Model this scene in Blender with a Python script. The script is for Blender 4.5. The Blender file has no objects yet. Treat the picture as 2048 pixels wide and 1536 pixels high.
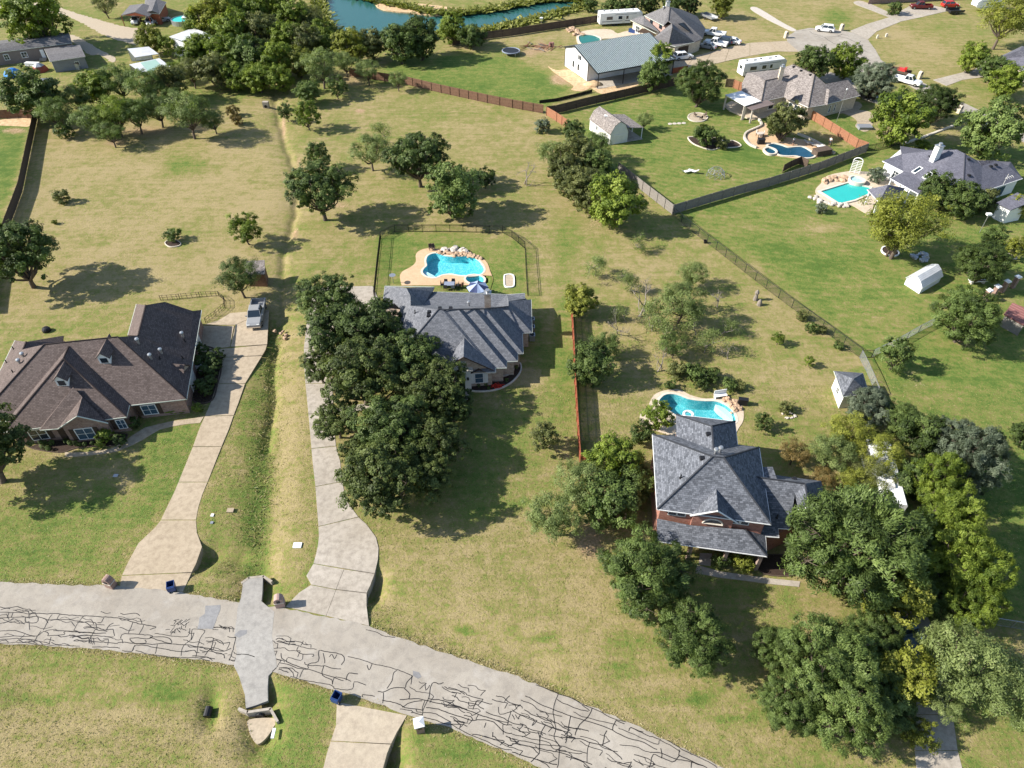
import bpy, bmesh, math, random
import numpy as np
from mathutils import Vector, Matrix
from mathutils.geometry import tessellate_polygon

sc = bpy.context.scene
COL = sc.collection
R_ = random.Random(7)

# ---------------------------------------------------------------- camera, sky, sun, exposure
CAM_H, PITCH, FOC = 62.0, math.radians(44.0), 1420.0      # metres up, degrees down, focal length in pixels of a 2048 wide frame
cd = bpy.data.cameras.new('camera'); cam = bpy.data.objects.new('camera', cd); COL.objects.link(cam)
cam.location = (0, 0, CAM_H); cam.rotation_euler = (math.pi/2 - PITCH, 0, 0)
cd.sensor_fit = 'HORIZONTAL'; cd.sensor_width = 36.0; cd.lens = FOC/2048*36.0
cd.clip_start = 0.5; cd.clip_end = 6000
sc.camera = cam

SUN_EL, SUN_AZ = math.radians(34), math.radians(270-3)    # azimuth clockwise from +Y: the sun stands to the left
w = bpy.data.worlds.new('World'); sc.world = w; w.use_nodes = True
nt = w.node_tree; bg = nt.nodes['Background']
sky = nt.nodes.new('ShaderNodeTexSky'); sky.sky_type = 'NISHITA'; sky.sun_disc = False
sky.sun_elevation = SUN_EL; sky.sun_rotation = SUN_AZ; sky.air_density = 1.0; sky.dust_density = 0.6; sky.ozone_density = 1.0
nt.links.new(sky.outputs[0], bg.inputs[0]); bg.inputs[1].default_value = 0.105
sd = bpy.data.lights.new('sun', 'SUN'); sd.energy = 5.0; sd.angle = math.radians(0.5); sd.color = (1.0, 0.945, 0.86)
so = bpy.data.objects.new('sun', sd); COL.objects.link(so); so.location = (-80, 0, 90)
sdir = Vector((-math.sin(SUN_AZ)*math.cos(SUN_EL), -math.cos(SUN_AZ)*math.cos(SUN_EL), -math.sin(SUN_EL)))
so.rotation_euler = sdir.to_track_quat('-Z', 'Y').to_euler()
vs = sc.view_settings; vs.view_transform = 'Standard'; vs.look = 'None'; vs.exposure = 0.93; vs.gamma = 1.0; vs.use_curve_mapping = False
sc.cycles.max_bounces = 6; sc.cycles.diffuse_bounces = 3; sc.cycles.transparent_max_bounces = 8
sc.cycles.sample_clamp_indirect = 4.0

# ---------------------------------------------------------------- helpers
_s, _c = math.sin(PITCH), math.cos(PITCH)
def G(px, py, z=0.0):
    """survey reading (photograph pixel + height) -> point of the place, in metres"""
    x = (px-1024)/FOC; v = (py-768)/FOC
    t = (CAM_H - z)/(_s + v*_c)
    return Vector((x*t, (_c - v*_s)*t, z))
def ppm(py):                       # pixels of the photograph per metre at that row
    return (FOC*_s + (py-768)*_c)/CAM_H
def tag(o, label=None, cat=None, group=None, kind=None):
    if label: o['label'] = label
    if cat: o['category'] = cat
    if group: o['group'] = group
    if kind: o['kind'] = kind
    return o
def empty(name, loc, label=None, cat=None, group=None, rz=0.0, sc_=None):
    o = bpy.data.objects.new(name, None); COL.objects.link(o)
    o.location = loc; o.rotation_euler = (0, 0, rz); o.empty_display_size = 0.3
    if sc_: o.scale = sc_
    return tag(o, label, cat, group)
def link(name, me, parent=None, loc=None, rz=0.0, scale=None):
    o = bpy.data.objects.new(name, me); COL.objects.link(o)
    if loc is not None: o.location = loc
    if rz: o.rotation_euler = (0, 0, rz)
    if scale is not None: o.scale = scale
    if parent: o.parent = parent
    return o
def copy_tree(o, parent=None):
    c = o.copy(); COL.objects.link(c); c.parent = parent
    for ch in list(o.children): copy_tree(ch, c)
    return c

class MB:
    def __init__(s): s.v = []; s.f = []
    def poly(s, pts):
        n = len(s.v); s.v += [tuple(p) for p in pts]; s.f.append(tuple(range(n, n+len(pts)))); return s
    def box(s, c, d, rz=0.0, taper=1.0, shift=(0, 0)):
        x, y, z = d[0]/2, d[1]/2, d[2]/2; n = len(s.v); cz, sz = math.cos(rz), math.sin(rz)
        for k, (a, b, e) in enumerate(((-1,-1,-1),(1,-1,-1),(1,1,-1),(-1,1,-1),(-1,-1,1),(1,-1,1),(1,1,1),(-1,1,1))):
            t = taper if e > 0 else 1.0
            u, v = a*x*t + (shift[0] if e > 0 else 0), b*y*t + (shift[1] if e > 0 else 0)
            s.v.append((c[0]+u*cz-v*sz, c[1]+u*sz+v*cz, c[2]+e*z))
        for q in ((0,3,2,1),(4,5,6,7),(0,1,5,4),(1,2,6,5),(2,3,7,6),(3,0,4,7)): s.f.append(tuple(n+i for i in q))
        return s
    def prism(s, pts, z0, z1, bottom=True):
        n = len(s.v); m = len(pts)
        a = sum(pts[i][0]*pts[(i+1) % m][1]-pts[(i+1) % m][0]*pts[i][1] for i in range(m))
        if a < 0: pts = pts[::-1]
        s.v += [(p[0], p[1], z0) for p in pts] + [(p[0], p[1], z1) for p in pts]
        s.f.append(tuple(range(n+m, n+2*m)))
        if bottom: s.f.append(tuple(range(n+m-1, n-1, -1)))
        for i in range(m):
            j = (i+1) % m; s.f.append((n+i, n+j, n+m+j, n+m+i))
        return s
    def tube(s, pts, r, k=6, caps=True):
        pts = [Vector(p) for p in pts]; m = len(pts)
        if not hasattr(r, '__len__'): r = [r]*m
        n = len(s.v); prev = None
        for i, p in enumerate(pts):
            d = (pts[min(i+1, m-1)]-pts[max(i-1, 0)]).normalized()
            if prev is None:
                a = Vector((0, 0, 1)) if abs(d.z) < .9 else Vector((1, 0, 0))
                u = d.cross(a).normalized()
            else:
                u = (prev - d*prev.dot(d)).normalized()
            prev = u; w_ = d.cross(u)
            for j in range(k):
                t = 2*math.pi*j/k + math.pi/k
                q = p + (u*math.cos(t) + w_*math.sin(t))*r[i]; s.v.append(tuple(q))
        for i in range(m-1):
            for j in range(k):
                j2 = (j+1) % k; s.f.append((n+i*k+j, n+i*k+j2, n+(i+1)*k+j2, n+(i+1)*k+j))
        if caps:
            s.f.append(tuple(n+j for j in range(k-1, -1, -1))); s.f.append(tuple(n+(m-1)*k+j for j in range(k)))
        return s
    def lathe(s, prof, c=(0, 0, 0), k=12):
        n = len(s.v); m = len(prof)
        for r, z in prof:
            for j in range(k):
                t = 2*math.pi*j/k; s.v.append((c[0]+r*math.cos(t), c[1]+r*math.sin(t), c[2]+z))
        for i in range(m-1):
            for j in range(k):
                j2 = (j+1) % k; s.f.append((n+i*k+j, n+i*k+j2, n+(i+1)*k+j2, n+(i+1)*k+j))
        s.f.append(tuple(n+j for j in range(k-1, -1, -1))); s.f.append(tuple(n+(m-1)*k+j for j in range(k)))
        return s
    def ribbon(s, pts, wd, z):
        m = len(pts); n = len(s.v)
        for i in range(m):
            a, b = Vector(pts[max(i-1, 0)][:2]), Vector(pts[min(i+1, m-1)][:2]); d = (b-a)
            if d.length < 1e-6: d = Vector((1, 0))
            d.normalize(); q = Vector((-d.y, d.x))*wd/2; p = Vector(pts[i][:2])
            s.v += [(p.x+q.x, p.y+q.y, z), (p.x-q.x, p.y-q.y, z)]
        for i in range(m-1): s.f.append((n+2*i, n+2*i+1, n+2*i+3, n+2*i+2))
        return s
    def rock(s, c, r, rnd, k=7):
        n = len(s.v); ang = rnd.random()*6
        for lv, (z, q) in enumerate(((-.1, .9), (.45, 1.0), (.85, .6))):
            for j in range(k):
                t = ang+2*math.pi*j/k; rr = r*q*rnd.uniform(.75, 1.15)
                s.v.append((c[0]+rr*math.cos(t), c[1]+rr*math.sin(t)*.85, c[2]+r*z*rnd.uniform(.8, 1.1)))
        for i in range(2):
            for j in range(k):
                j2 = (j+1) % k; s.f.append((n+i*k+j, n+i*k+j2, n+(i+1)*k+j2, n+(i+1)*k+j))
        s.f.append(tuple(n+2*k+j for j in range(k))); return s
    def mesh(s, name, mat, uv=False, smooth=False):
        me = bpy.data.meshes.new(name); me.from_pydata(s.v, [], s.f); me.update()
        if mat: me.materials.append(mat)
        if uv: auto_uv(me)
        if smooth: me.shade_smooth()
        return me
    def obj(s, name, mat, parent=None, uv=False, smooth=False, local=False):
        me = s.mesh(name, mat, uv, smooth); o = link(name, me, parent)
        if parent and not local: o.matrix_parent_inverse = Matrix.Translation(-parent.location)
        return o
def auto_uv(me):
    ul = me.uv_layers.new(name='UVMap'); Z = Vector((0, 0, 1))
    for p in me.polygons:
        nrm = p.normal; u = Z.cross(nrm)
        u = u.normalized() if u.length > .05 else Vector((1, 0, 0))
        v = nrm.cross(u)
        for li in p.loop_indices:
            co = me.vertices[me.loops[li].vertex_index].co; ul.data[li].uv = (co.dot(u), co.dot(v))
def inset(pts, d):
    m = len(pts); a = sum(pts[i][0]*pts[(i+1) % m][1]-pts[(i+1) % m][0]*pts[i][1] for i in range(m))
    sg = 1 if a > 0 else -1; out = []
    for i in range(m):
        p0, p1, p2 = [Vector((q[0], q[1])) for q in (pts[i-1], pts[i], pts[(i+1) % m])]
        d1 = (p1-p0).normalized(); d2 = (p2-p1).normalized()
        n1 = Vector((-d1.y, d1.x))*sg; n2 = Vector((-d2.y, d2.x))*sg
        k = 1+n1.dot(n2)
        q = p1 + (n1+n2)*(d/max(k, .35)); out.append((q.x, q.y))
    return out

# ---------------------------------------------------------------- materials
class NT:
    def __init__(s, name):
        s.m = bpy.data.materials.new(name); s.m.use_nodes = True; s.t = s.m.node_tree
        s.b = s.t.nodes['Principled BSDF']; s.o = s.t.nodes['Material Output']
    def n(s, typ, **kw):
        o = s.t.nodes.new(typ)
        for k, v in kw.items():
            if k.startswith('i_'):
                key = k[2:]; o.inputs[int(key) if key.isdigit() else key].default_value = v
            else: setattr(o, k, v)
        return o
    def l(s, a, b): s.t.links.new(a, b)
    def coord(s, kind='Object'):
        return s.n('ShaderNodeTexCoord').outputs[kind]
    def noise(s, vec, scale, detail=4, rough=.55, dist=0.0):
        o = s.n('ShaderNodeTexNoise'); o.inputs['Scale'].default_value = scale; o.inputs['Detail'].default_value = detail
        o.inputs['Roughness'].default_value = rough; o.inputs['Distortion'].default_value = dist; s.l(vec, o.inputs['Vector']); return o.outputs['Fac']
    def ramp(s, fac, stops):
        o = s.n('ShaderNodeValToRGB'); e = o.color_ramp.elements
        while len(e) < len(stops): e.new(.5)
        for i, (p, c) in enumerate(stops):
            e[i].position = p; e[i].color = (c[0], c[1], c[2], 1) if hasattr(c, '__len__') else (c, c, c, 1)
        s.l(fac, o.inputs[0]); return o.outputs[0]
    def mix(s, fac, a, b, blend='MIX'):
        o = s.n('ShaderNodeMix', data_type='RGBA', blend_type=blend)
        for x, q in ((fac, o.inputs[0]), (a, o.inputs[6]), (b, o.inputs[7])):
            if hasattr(x, 'is_output') or hasattr(x, 'links'): s.l(x, q)
            elif hasattr(x, '__len__'): q.default_value = (x[0], x[1], x[2], 1)
            else: q.default_value = x if q.type == 'VALUE' else (x, x, x, 1)
        return o.outputs[2]
    def math(s, op, a, b=0.0, c=None):
        o = s.n('ShaderNodeMath', operation=op)
        for i, x in enumerate((a, b) if c is None else (a, b, c)):
            if hasattr(x, 'links'): s.l(x, o.inputs[i])
            else: o.inputs[i].default_value = x
        return o.outputs[0]
    def bump(s, h, strength=.3, dist=.05):
        o = s.n('ShaderNodeBump'); o.inputs['Strength'].default_value = strength; o.inputs['Distance'].default_value = dist
        s.l(h, o.inputs['Height']); s.l(o.outputs[0], s.b.inputs['Normal'])
    def set(s, col=None, rough=.8, metal=0.0, spec=.3):
        if col is not None:
            if hasattr(col, 'links'): s.l(col, s.b.inputs['Base Color'])
            else: s.b.inputs['Base Color'].default_value = (*col[:3], 1)
        s.b.inputs['Roughness'].default_value = rough; s.b.inputs['Metallic'].default_value = metal
        s.b.inputs['Specular IOR Level'].default_value = spec; return s.m
def plain(name, col, rough=.7, metal=0.0, var=.25, scale=1.5, spec=.3, bump=0.0, col2=None):
    t = NT(name); v = t.coord()
    f = t.noise(v, scale, 5, .6); f2 = t.noise(v, scale*9, 3, .6)
    f = t.math('ADD', t.math('MULTIPLY', f, .6), t.math('MULTIPLY', f2, .4))
    lo = tuple(c*(1-var) for c in col); hi = tuple(min(1, c*(1+var)) for c in (col2 or col))
    c = t.ramp(f, ((.3, lo), (.7, hi)))
    if bump: t.bump(f2, bump, .02)
    return t.set(c, rough, metal, spec)
def shingle(name, c1, c2, mortar, var=.5):
    t = NT(name); v = t.coord('UV')
    br = t.n('ShaderNodeTexBrick', offset=.37, squash=1.0)
    br.inputs['Scale'].default_value = 1.0; br.inputs['Brick Width'].default_value = .34; br.inputs['Row Height'].default_value = .19
    br.inputs['Mortar Size'].default_value = .012; br.inputs['Mortar Smooth'].default_value = .3; br.inputs['Bias'].default_value = 0.0
    br.inputs['Color1'].default_value = (*c1, 1); br.inputs['Color2'].default_value = (*c2, 1); br.inputs['Mortar'].default_value = (*mortar, 1)
    t.l(v, br.inputs['Vector'])
    n1 = t.noise(t.coord(), 1.1, 5, .6); n2 = t.noise(v, 6.0, 3, .7)
    c = t.mix(1.0, br.outputs['Color'], t.ramp(n1, ((.25, 1-var*.2), (.75, 1+var*.18))), 'MULTIPLY')
    c = t.mix(1.0, c, t.ramp(n2, ((.25, 1-var*.5), (.75, 1+var*.5))), 'MULTIPLY')
    t.bump(br.outputs['Fac'], -.35, .02)
    return t.set(c, .85, 0, .25)
def brick(name, c1, c2, mortar, wd=.21, hh=.075):
    t = NT(name); v = t.coord('UV'); br = t.n('ShaderNodeTexBrick')
    br.inputs['Scale'].default_value = 1.0; br.inputs['Brick Width'].default_value = wd; br.inputs['Row Height'].default_value = hh
    br.inputs['Mortar Size'].default_value = .009; br.inputs['Color1'].default_value = (*c1, 1); br.inputs['Color2'].default_value = (*c2, 1)
    br.inputs['Mortar'].default_value = (*mortar, 1); t.l(v, br.inputs['Vector'])
    n = t.noise(v, 2.3, 4, .7); c = t.mix(1.0, br.outputs['Color'], t.ramp(n, ((.2, .7), (.8, 1.35))), 'MULTIPLY')
    t.bump(br.outputs['Fac'], -.4, .01)
    return t.set(c, .85, 0, .2)
def stripes(name, c1, c2, period, rough=.45, metal=0.0, axis=0, bump=.5):
    """ribbed sheet metal or boards: the rib runs along the other UV axis"""
    t = NT(name); v = t.coord('UV'); sp = t.n('ShaderNodeSeparateXYZ'); t.l(v, sp.inputs[0])
    a = t.math('FRACT', t.math('DIVIDE', sp.outputs[axis], period))
    k = t.math('LESS_THAN', a, .22)
    n = t.noise(v, .8, 4, .6)
    c = t.mix(k, c1, c2); c = t.mix(1.0, c, t.ramp(n, ((.25, .85), (.75, 1.12))), 'MULTIPLY')
    t.bump(k, bump, .03)
    return t.set(c, rough, metal, .4)
def concrete(name, c1, c2, stain):
    t = NT(name); v = t.coord()
    n1 = t.noise(v, .22, 5, .6); n2 = t.noise(v, 1.7, 6, .65); n3 = t.noise(v, 14, 3, .6)
    c = t.ramp(n1, ((.3, c1), (.7, c2)))
    c = t.mix(t.ramp(n2, ((.42, 0.0), (.75, .7))), c, stain)
    c = t.mix(1.0, c, t.ramp(n3, ((.2, .82), (.8, 1.12))), 'MULTIPLY'); t.bump(n3, .15, .01)
    return t.set(c, .9, 0, .2)
def leafmat(name, c1, c2, c3=None, transl=.3):
    t = NT(name); a = t.n('ShaderNodeAttribute', attribute_name='tone'); oi = t.n('ShaderNodeObjectInfo')
    f = t.math('ADD', a.outputs['Fac'], t.math('MULTIPLY', t.math('SUBTRACT', oi.outputs['Random'], .5), .3))
    c = t.ramp(f, ((.05, c1), (.6, c2), (.98, c3 or tuple(x*1.35 for x in c2))))
    t.set(c, .55, 0, .25)
    tr = t.n('ShaderNodeBsdfTranslucent'); t.l(t.mix(1.0, c, (1.15, 1.25, .6), 'MULTIPLY'), tr.inputs[0])
    mx = t.n('ShaderNodeMixShader'); mx.inputs[0].default_value = transl
    t.l(t.b.outputs[0], mx.inputs[1]); t.l(tr.outputs[0], mx.inputs[2]); t.l(mx.outputs[0], t.o.inputs[0])
    return t.m
def glassy(name, col=(.02, .03, .04)):
    t = NT(name); return t.set(col, .08, 0, .8)

MT = {}
MT['shA'] = shingle('brown_shingles', (.088, .066, .058), (.140, .108, .097), (.036, .026, .024), .5)
MT['shB'] = shingle('grey_shingles', (.105, .11, .122), (.175, .18, .196), (.05, .052, .06), .4)
MT['shC'] = shingle('blue_grey_shingles', (.070, .076, .088), (.165, .174, .196), (.036, .039, .046), .6)
MT['shF'] = shingle('charcoal_shingles', (.12, .115, .115), (.18, .172, .175), (.06, .058, .06), .5)
MT['shG'] = shingle('taupe_shingles', (.15, .13, .118), (.30, .265, .245), (.09, .078, .07), .8)
MT['shH'] = shingle('slate_shingles', (.095, .095, .118), (.14, .14, .17), (.05, .05, .06), .4)
MT['brickA'] = brick('red_brown_brick', (.20, .095, .07), (.30, .19, .15), (.33, .29, .25))
MT['brickB'] = brick('tan_stone', (.33, .25, .19), (.45, .36, .28), (.4, .36, .3), .45, .2)
MT['brickC'] = brick('red_brick', (.27, .095, .065), (.36, .15, .105), (.30, .22, .18))
MT['brickT'] = brick('cream_brick', (.48, .40, .30), (.56, .48, .37), (.5, .45, .38), .3, .12)
MT['white'] = plain('white_paint', (.78, .78, .76), .5, var=.06)
MT['offwhite'] = plain('off_white_paint', (.66, .65, .60), .6, var=.1)
MT['trim'] = plain('pale_trim', (.55, .58, .50), .5, var=.1)
MT['siding'] = stripes('white_ribbed_siding', (.74, .75, .76), (.62, .63, .65), .3)
MT['tan_siding'] = stripes('taupe_siding', (.20, .165, .15), (.14, .115, .10), .2, axis=1)
MT['grey_siding'] = stripes('grey_lap_siding', (.23, .235, .25), (.16, .165, .18), .2, axis=1)
MT['glass'] = glassy('window_glass'); MT['glassblue'] = glassy('window_glass_blue', (.05, .09, .13))
MT['dark'] = plain('black_metal', (.015, .015, .017), .45, var=.2)
MT['darkwood'] = plain('dark_timber', (.07, .045, .03), .8, var=.35, scale=6)
MT['concL'] = concrete('tan_concrete', (.385, .312, .218), (.455, .372, .270), (.23, .178, .122))
MT['concM'] = concrete('grey_concrete', (.36, .315, .255), (.455, .405, .34), (.20, .172, .14))
MT['concD'] = concrete('old_concrete', (.41, .34, .25), (.48, .41, .31), (.27, .22, .17))
MT['patch'] = concrete('grey_asphalt_patch', (.30, .28, .25), (.39, .37, .335), (.19, .18, .165))
MT['deck'] = concrete('tan_pool_deck', (.55, .37, .22), (.62, .43, .27), (.44, .29, .17))
MT['deckC'] = concrete('cream_pool_deck', (.52, .43, .32), (.60, .51, .39), (.40, .31, .22))
MT['coping'] = concrete('pale_stone_coping', (.58, .52, .43), (.68, .62, .52), (.45, .38, .3))
MT['rock'] = plain('red_brown_rock', (.30, .17, .10), .9, var=.5, scale=3, bump=.4, col2=(.46, .33, .22))
MT['stone'] = plain('pale_stone', (.48, .43, .37), .9, var=.3, scale=3, bump=.3)
MT['mulch'] = plain('dark_mulch', (.045, .028, .02), .95, var=.5, scale=9, bump=.5)
MT['sand'] = plain('tan_gravel', (.40, .33, .24), .95, var=.25, scale=4, bump=.3)
MT['dirt'] = plain('orange_dirt', (.46, .29, .14), .95, var=.35, scale=1.3, bump=.4, col2=(.55, .40, .24))
MT['bark'] = plain('grey_bark', (.11, .085, .065), .95, var=.4, scale=5, bump=.6)
MT['palebark'] = plain('bleached_wood', (.22, .19, .16), .9, var=.3, scale=5, bump=.4)
MT['tar'] = plain('black_crack_sealant', (.018, .017, .017), .6, var=.2)
MT['chrome'] = plain('bright_metal', (.6, .6, .62), .25, 1.0, var=.05)
MT['galv'] = plain('galvanised_metal', (.42, .43, .44), .4, .7, var=.1)
# ---------------------------------------------------------------- outlines surveyed from the photograph
def crv(pts, closed=True, n=5):
    pts = [Vector((p[0], p[1])) for p in pts]; m = len(pts); out = []
    rng = range(m) if closed else range(m-1)
    for i in rng:
        p0 = pts[i-1] if (closed or i > 0) else pts[0]; p1 = pts[i]; p2 = pts[(i+1) % m]
        p3 = pts[(i+2) % m] if (closed or i+2 < m) else pts[-1]
        for k in range(n):
            t = k/n
            out.append(.5*((2*p1)+(p2-p0)*t+(2*p0-5*p1+4*p2-p3)*t*t+(3*p1-p0-3*p2+p3)*t**3))
    if not closed: out.append(pts[-1])
    return out
def W(pts, z=0.0): return [tuple(G(p[0], p[1], z))[:2] for p in pts]
def cropped(ox, oy, s, pts): return [(ox+p[0]/s, oy+p[1]/s) for p in pts]

POOLB = W(crv(cropped(512, 384, 4, [(1440,492),(1520,515),(1600,520),(1700,518),(1770,545),(1810,590),(1822,625),(1800,655),(1740,668),(1640,668),(1560,655),(1490,662),(1430,685),(1370,675),(1335,645),(1345,615),(1368,590),(1362,550),(1380,510)])))
SPAB = W(crv(cropped(512, 384, 4, [(1740,668),(1790,675),(1822,695),(1815,725),(1760,738),(1705,725),(1678,700),(1695,677)])))
DECKB = W(crv(cropped(512, 384, 4, [(1390,450),(1440,455),(1500,462),(1600,460),(1700,480),(1800,525),(1850,570),(1872,630),(1895,700),(1880,760),(1862,800),(1820,850),(1600,860),(1300,860),(1190,790),(1152,690),(1170,640),(1240,600),(1278,560),(1280,500),(1320,465)])))
POOLC = W(crv(cropped(1280, 780, 4.388, [(170,90),(220,45),(290,38),(350,52),(420,80),(500,95),(580,100),(660,102),(730,125),(790,165),(825,215),(830,280),(700,330),(520,330),(330,230),(240,170),(180,120)])))
DECKC = W(crv(cropped(1280, 780, 4.388, [(80,120),(130,40),(240,0),(350,0),(440,45),(560,75),(680,72),(790,75),(880,120),(908,190),(905,270),(870,330),(820,400),(700,440),(500,440),(300,430),(260,400),(60,330),(0,270),(10,200),(70,160)])))
POND = W(crv([(560,-40),(637,-8),(641,28),(655,52),(672,72),(700,84),(760,86),(830,78),(900,70),(960,66),(1010,55),(1060,44),(1130,25),(1172,12),(1160,4),(1100,3),(1040,12),(990,22),(930,29),(880,30),(845,25),(810,16),(770,8),(735,1),(700,-12),(640,-40)], n=3), -.25)

# swales, the incised creek and drain pits: polyline (px), width, depth
SWALE = [
 ([(548,640),(550,690),(548,745),(545,800),(540,860),(535,930),(528,1010),(522,1080),(515,1150),(512,1190)], 2.4, .5), ([(524,1090),(515,1150),(512,1190)], 1.6, .35),
 ([(552,690),(545,720),(543,760),(546,800),(536,850),(528,900)], .55, .45),
 ([(470,1112),(430,1106),(412,1112)], 1.3, .8), ([(412,1112),(398,1128)], 1.0, .5),
 ([(745,1160),(742,1185)], 1.0, 1.0), ([(775,1490),(768,1530)], 1.1, 1.0), ([(800,1530),(780,1510)], .8, .5),
 ([(418,1395),(417,1440)], .75, .55), ([(520,1400),(519,1440),(523,1480)], 1.3, .9),
 ([(60,1400),(160,1425),(300,1440),(418,1425),(500,1440)], 2.6, .25),
 ([(740,1180),(820,1245),(930,1285),(1060,1330)], 2.5, .25),
]
CREEK = [(545,170),(550,205),(556,235),(562,262),(569,290),(580,315),(590,335),(594,370),(592,405),(583,438),(577,468),(570,505),(565,560),(560,610),(553,655)]
ROADT = [(-160,1160),(0,1164),(105,1169),(215,1172),(300,1179),(362,1184),(462,1203),(571,1217),(650,1233),(737,1252),(792,1274),(862,1297),(924,1318),(1024,1349),(1116,1388),(1184,1414),(1254,1444),(1329,1479),(1436,1532),(1560,1600)]
ROADB = [(-160,1285),(0,1287),(52,1289),(175,1297),(240,1304),(340,1314),(425,1324),(457,1330),(556,1347),(587,1357),(632,1369),(667,1380),(709,1391),(760,1409),(814,1430),(857,1443),(887,1451),(944,1474),(1024,1508),(1081,1536),(1160,1575),(1230,1610)]

def lines(segs):                    # distance of many points from a polyline
    def f(X, Y):
        d = np.full(X.shape, 1e9)
        for a, b in zip(segs[:-1], segs[1:]):
            ax, ay = a[0], a[1]; bx, by = b[0]-ax, b[1]-ay; L = bx*bx+by*by+1e-9
            t = np.clip(((X-ax)*bx+(Y-ay)*by)/L, 0, 1); d = np.minimum(d, (X-ax-t*bx)**2+(Y-ay-t*by)**2)
        return np.sqrt(d)
    return f
def inside(poly, X, Y):
    r = np.zeros(X.shape, bool); m = len(poly)
    for i in range(m):
        x0, y0 = poly[i]; x1, y1 = poly[(i+1) % m]
        c = (y0 > Y) != (y1 > Y)
        with np.errstate(divide='ignore', invalid='ignore'): xi = (x1-x0)*(Y-y0)/(y1-y0)+x0
        r ^= c & (X < xi)
    return r
def near(poly, d, X, Y):
    return inside(poly, X, Y) | (lines(list(poly)+[poly[0]])(X, Y) < d)

def axis(spans):
    out = []
    for a, b, st in spans:
        n = max(1, round((b-a)/st)); out += [a+(b-a)*k/n for k in range(n)]
    out.append(spans[-1][1]); return np.array(out)
gx = axis([(-3000,-600,800),(-600,-180,60),(-180,-70,1.1),(-70,-15,.34),(-15,40,.36),(40,75,.6),(75,190,1.1),(190,600,60),(600,3000,800)])
gy = axis([(-400,10,60),(10,26,.8),(26,115,.36),(115,150,.6),(150,270,1.1),(270,420,15),(420,1000,145),(1000,4000,1000)])
X, Y = np.meshgrid(gx, gy); Z = np.zeros(X.shape)
rn = np.random.RandomState(3)
def smooth_noise(sc_, seed):
    r = np.random.RandomState(seed); z = 0
    for k in range(7):
        a = r.uniform(0, 6.28); f = sc_*r.uniform(.6, 1.8); z = z + np.sin((X*np.cos(a)+Y*np.sin(a))*f + r.uniform(0, 6.28))
    return z/7
Z += .05*smooth_noise(.35, 1)*(np.abs(X) < 200)
for pts, wd, dp in SWALE:
    Z -= dp*np.exp(-(lines(W(pts))(X, Y)/wd)**2)
dcr = lines(W(CREEK))(X + .5*smooth_noise(.9, 4), Y)
Z -= .22*np.exp(-(dcr/2.4)**2) + .34*np.exp(-(dcr/.55)**2)
for pool in (POOLB, SPAB, POOLC): Z[near(pool, .42, X, Y)] = -2.6
ponddist = lines(list(POND)+[POND[0]])(X, Y)
inp = inside(POND, X, Y)
Z = np.where(inp, -.35-np.minimum(ponddist*.25, 2.5), np.where(ponddist < 3, np.minimum(Z, -.32+ponddist*.12), Z))
roadpoly = W(ROADT)+W(ROADB)[::-1]
Z[near(roadpoly, .25, X, Y)] = 0.0

# ---- what grows where: r = green (0 dry straw .. 1 watered lawn), g = bare soil, b = rough / stripe strength
T = np.zeros(X.shape+(3,)); T[..., 0] = .36
dth = FOC*_s
PXv = None
tt = (CAM_H)/np.maximum(_s*1.0, .1)
zc_ = Y*_c + CAM_H*_s                                # survey frame of every ground point
with np.errstate(divide='ignore', invalid='ignore'):
    PXg = 1024 + FOC*X/zc_; PYg = 768 + FOC*(CAM_H*_c - Y*_s)/zc_
PXg[zc_ < 1] = -9999; PYg[zc_ < 1] = -9999
def zone(poly, ch, val, soft=6):
    mk = inside(poly, PXg, PYg)
    d = lines(list(poly)+[poly[0]])(PXg, PYg)
    k = np.where(mk, np.clip(.5+d/soft/2, 0, 1), np.clip(.5-d/soft/2, 0, 1))
    T[..., ch] = T[..., ch]*(1-k)+val*k
def blob(px, py, rx, ry, ch, val):
    k = np.exp(-(((PXg-px)/rx)**2+((PYg-py)/ry)**2)**1.5)
    T[..., ch] = T[..., ch]*(1-k)+val*k
zone([(-200,-50),(600,-50),(560,200),(60,235),(-200,235)], 0, .45, 30)
zone([(30,260),(545,215),(580,330),(565,640),(470,630),(400,600),(280,600),(0,680),(-40,400)], 0, .15, 30)
zone([(-200,690),(-200,240),(62,240),(2,455)], 0, .85, 4)
zone([(620,230),(1100,225),(1150,330),(1130,620),(1130,560),(760,440),(610,420)], 0, .27, 30)
zone([(800,110),(1010,105),(1100,150),(1140,182),(1095,215),(840,170),(720,160)], 0, .78, 8)
zone([(860,100),(960,60),(1190,50),(1190,90),(1120,150),(1020,105)], 0, .2, 14)
zone([(1110,225),(1350,165),(1470,175),(1560,265),(1725,300),(1345,425),(1225,335)], 0, .66, 4)
zone([(1345,425),(1745,285),(2200,300),(2200,690),(1870,655),(1728,712)], 0, .64, 4)
zone([(1730,715),(1870,650),(2200,690),(2200,1300),(1960,1200),(1950,900),(1800,800)], 0, .66, 8)
zone([(1980,860),(2200,860),(2200,1260),(1990,1240)], 0, .8, 20)
zone([(1610,225),(1725,297),(1760,280),(1700,235),(1650,205)], 0, .75, 4)
zone([(1460,20),(1560,60),(1590,80),(1400,100),(1390,40)], 0, .16, 14)
zone([(1500,-60),(1720,0),(1790,30),(1700,62),(1600,55),(1520,20)], 0, .24, 10)
zone([(1735,75),(1900,20),(2100,10),(2100,130),(1910,160),(1840,165)], 0, .34, 10)
zone([(755,480),(800,465),(1040,470),(1056,585),(750,590)], 0, .62, 10)
zone([(760,1060),(1050,1010),(1200,1150),(1300,1330),(1560,1480),(1560,1540),(1240,1430),(900,1295),(745,1235)], 0, .21, 30)
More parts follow.
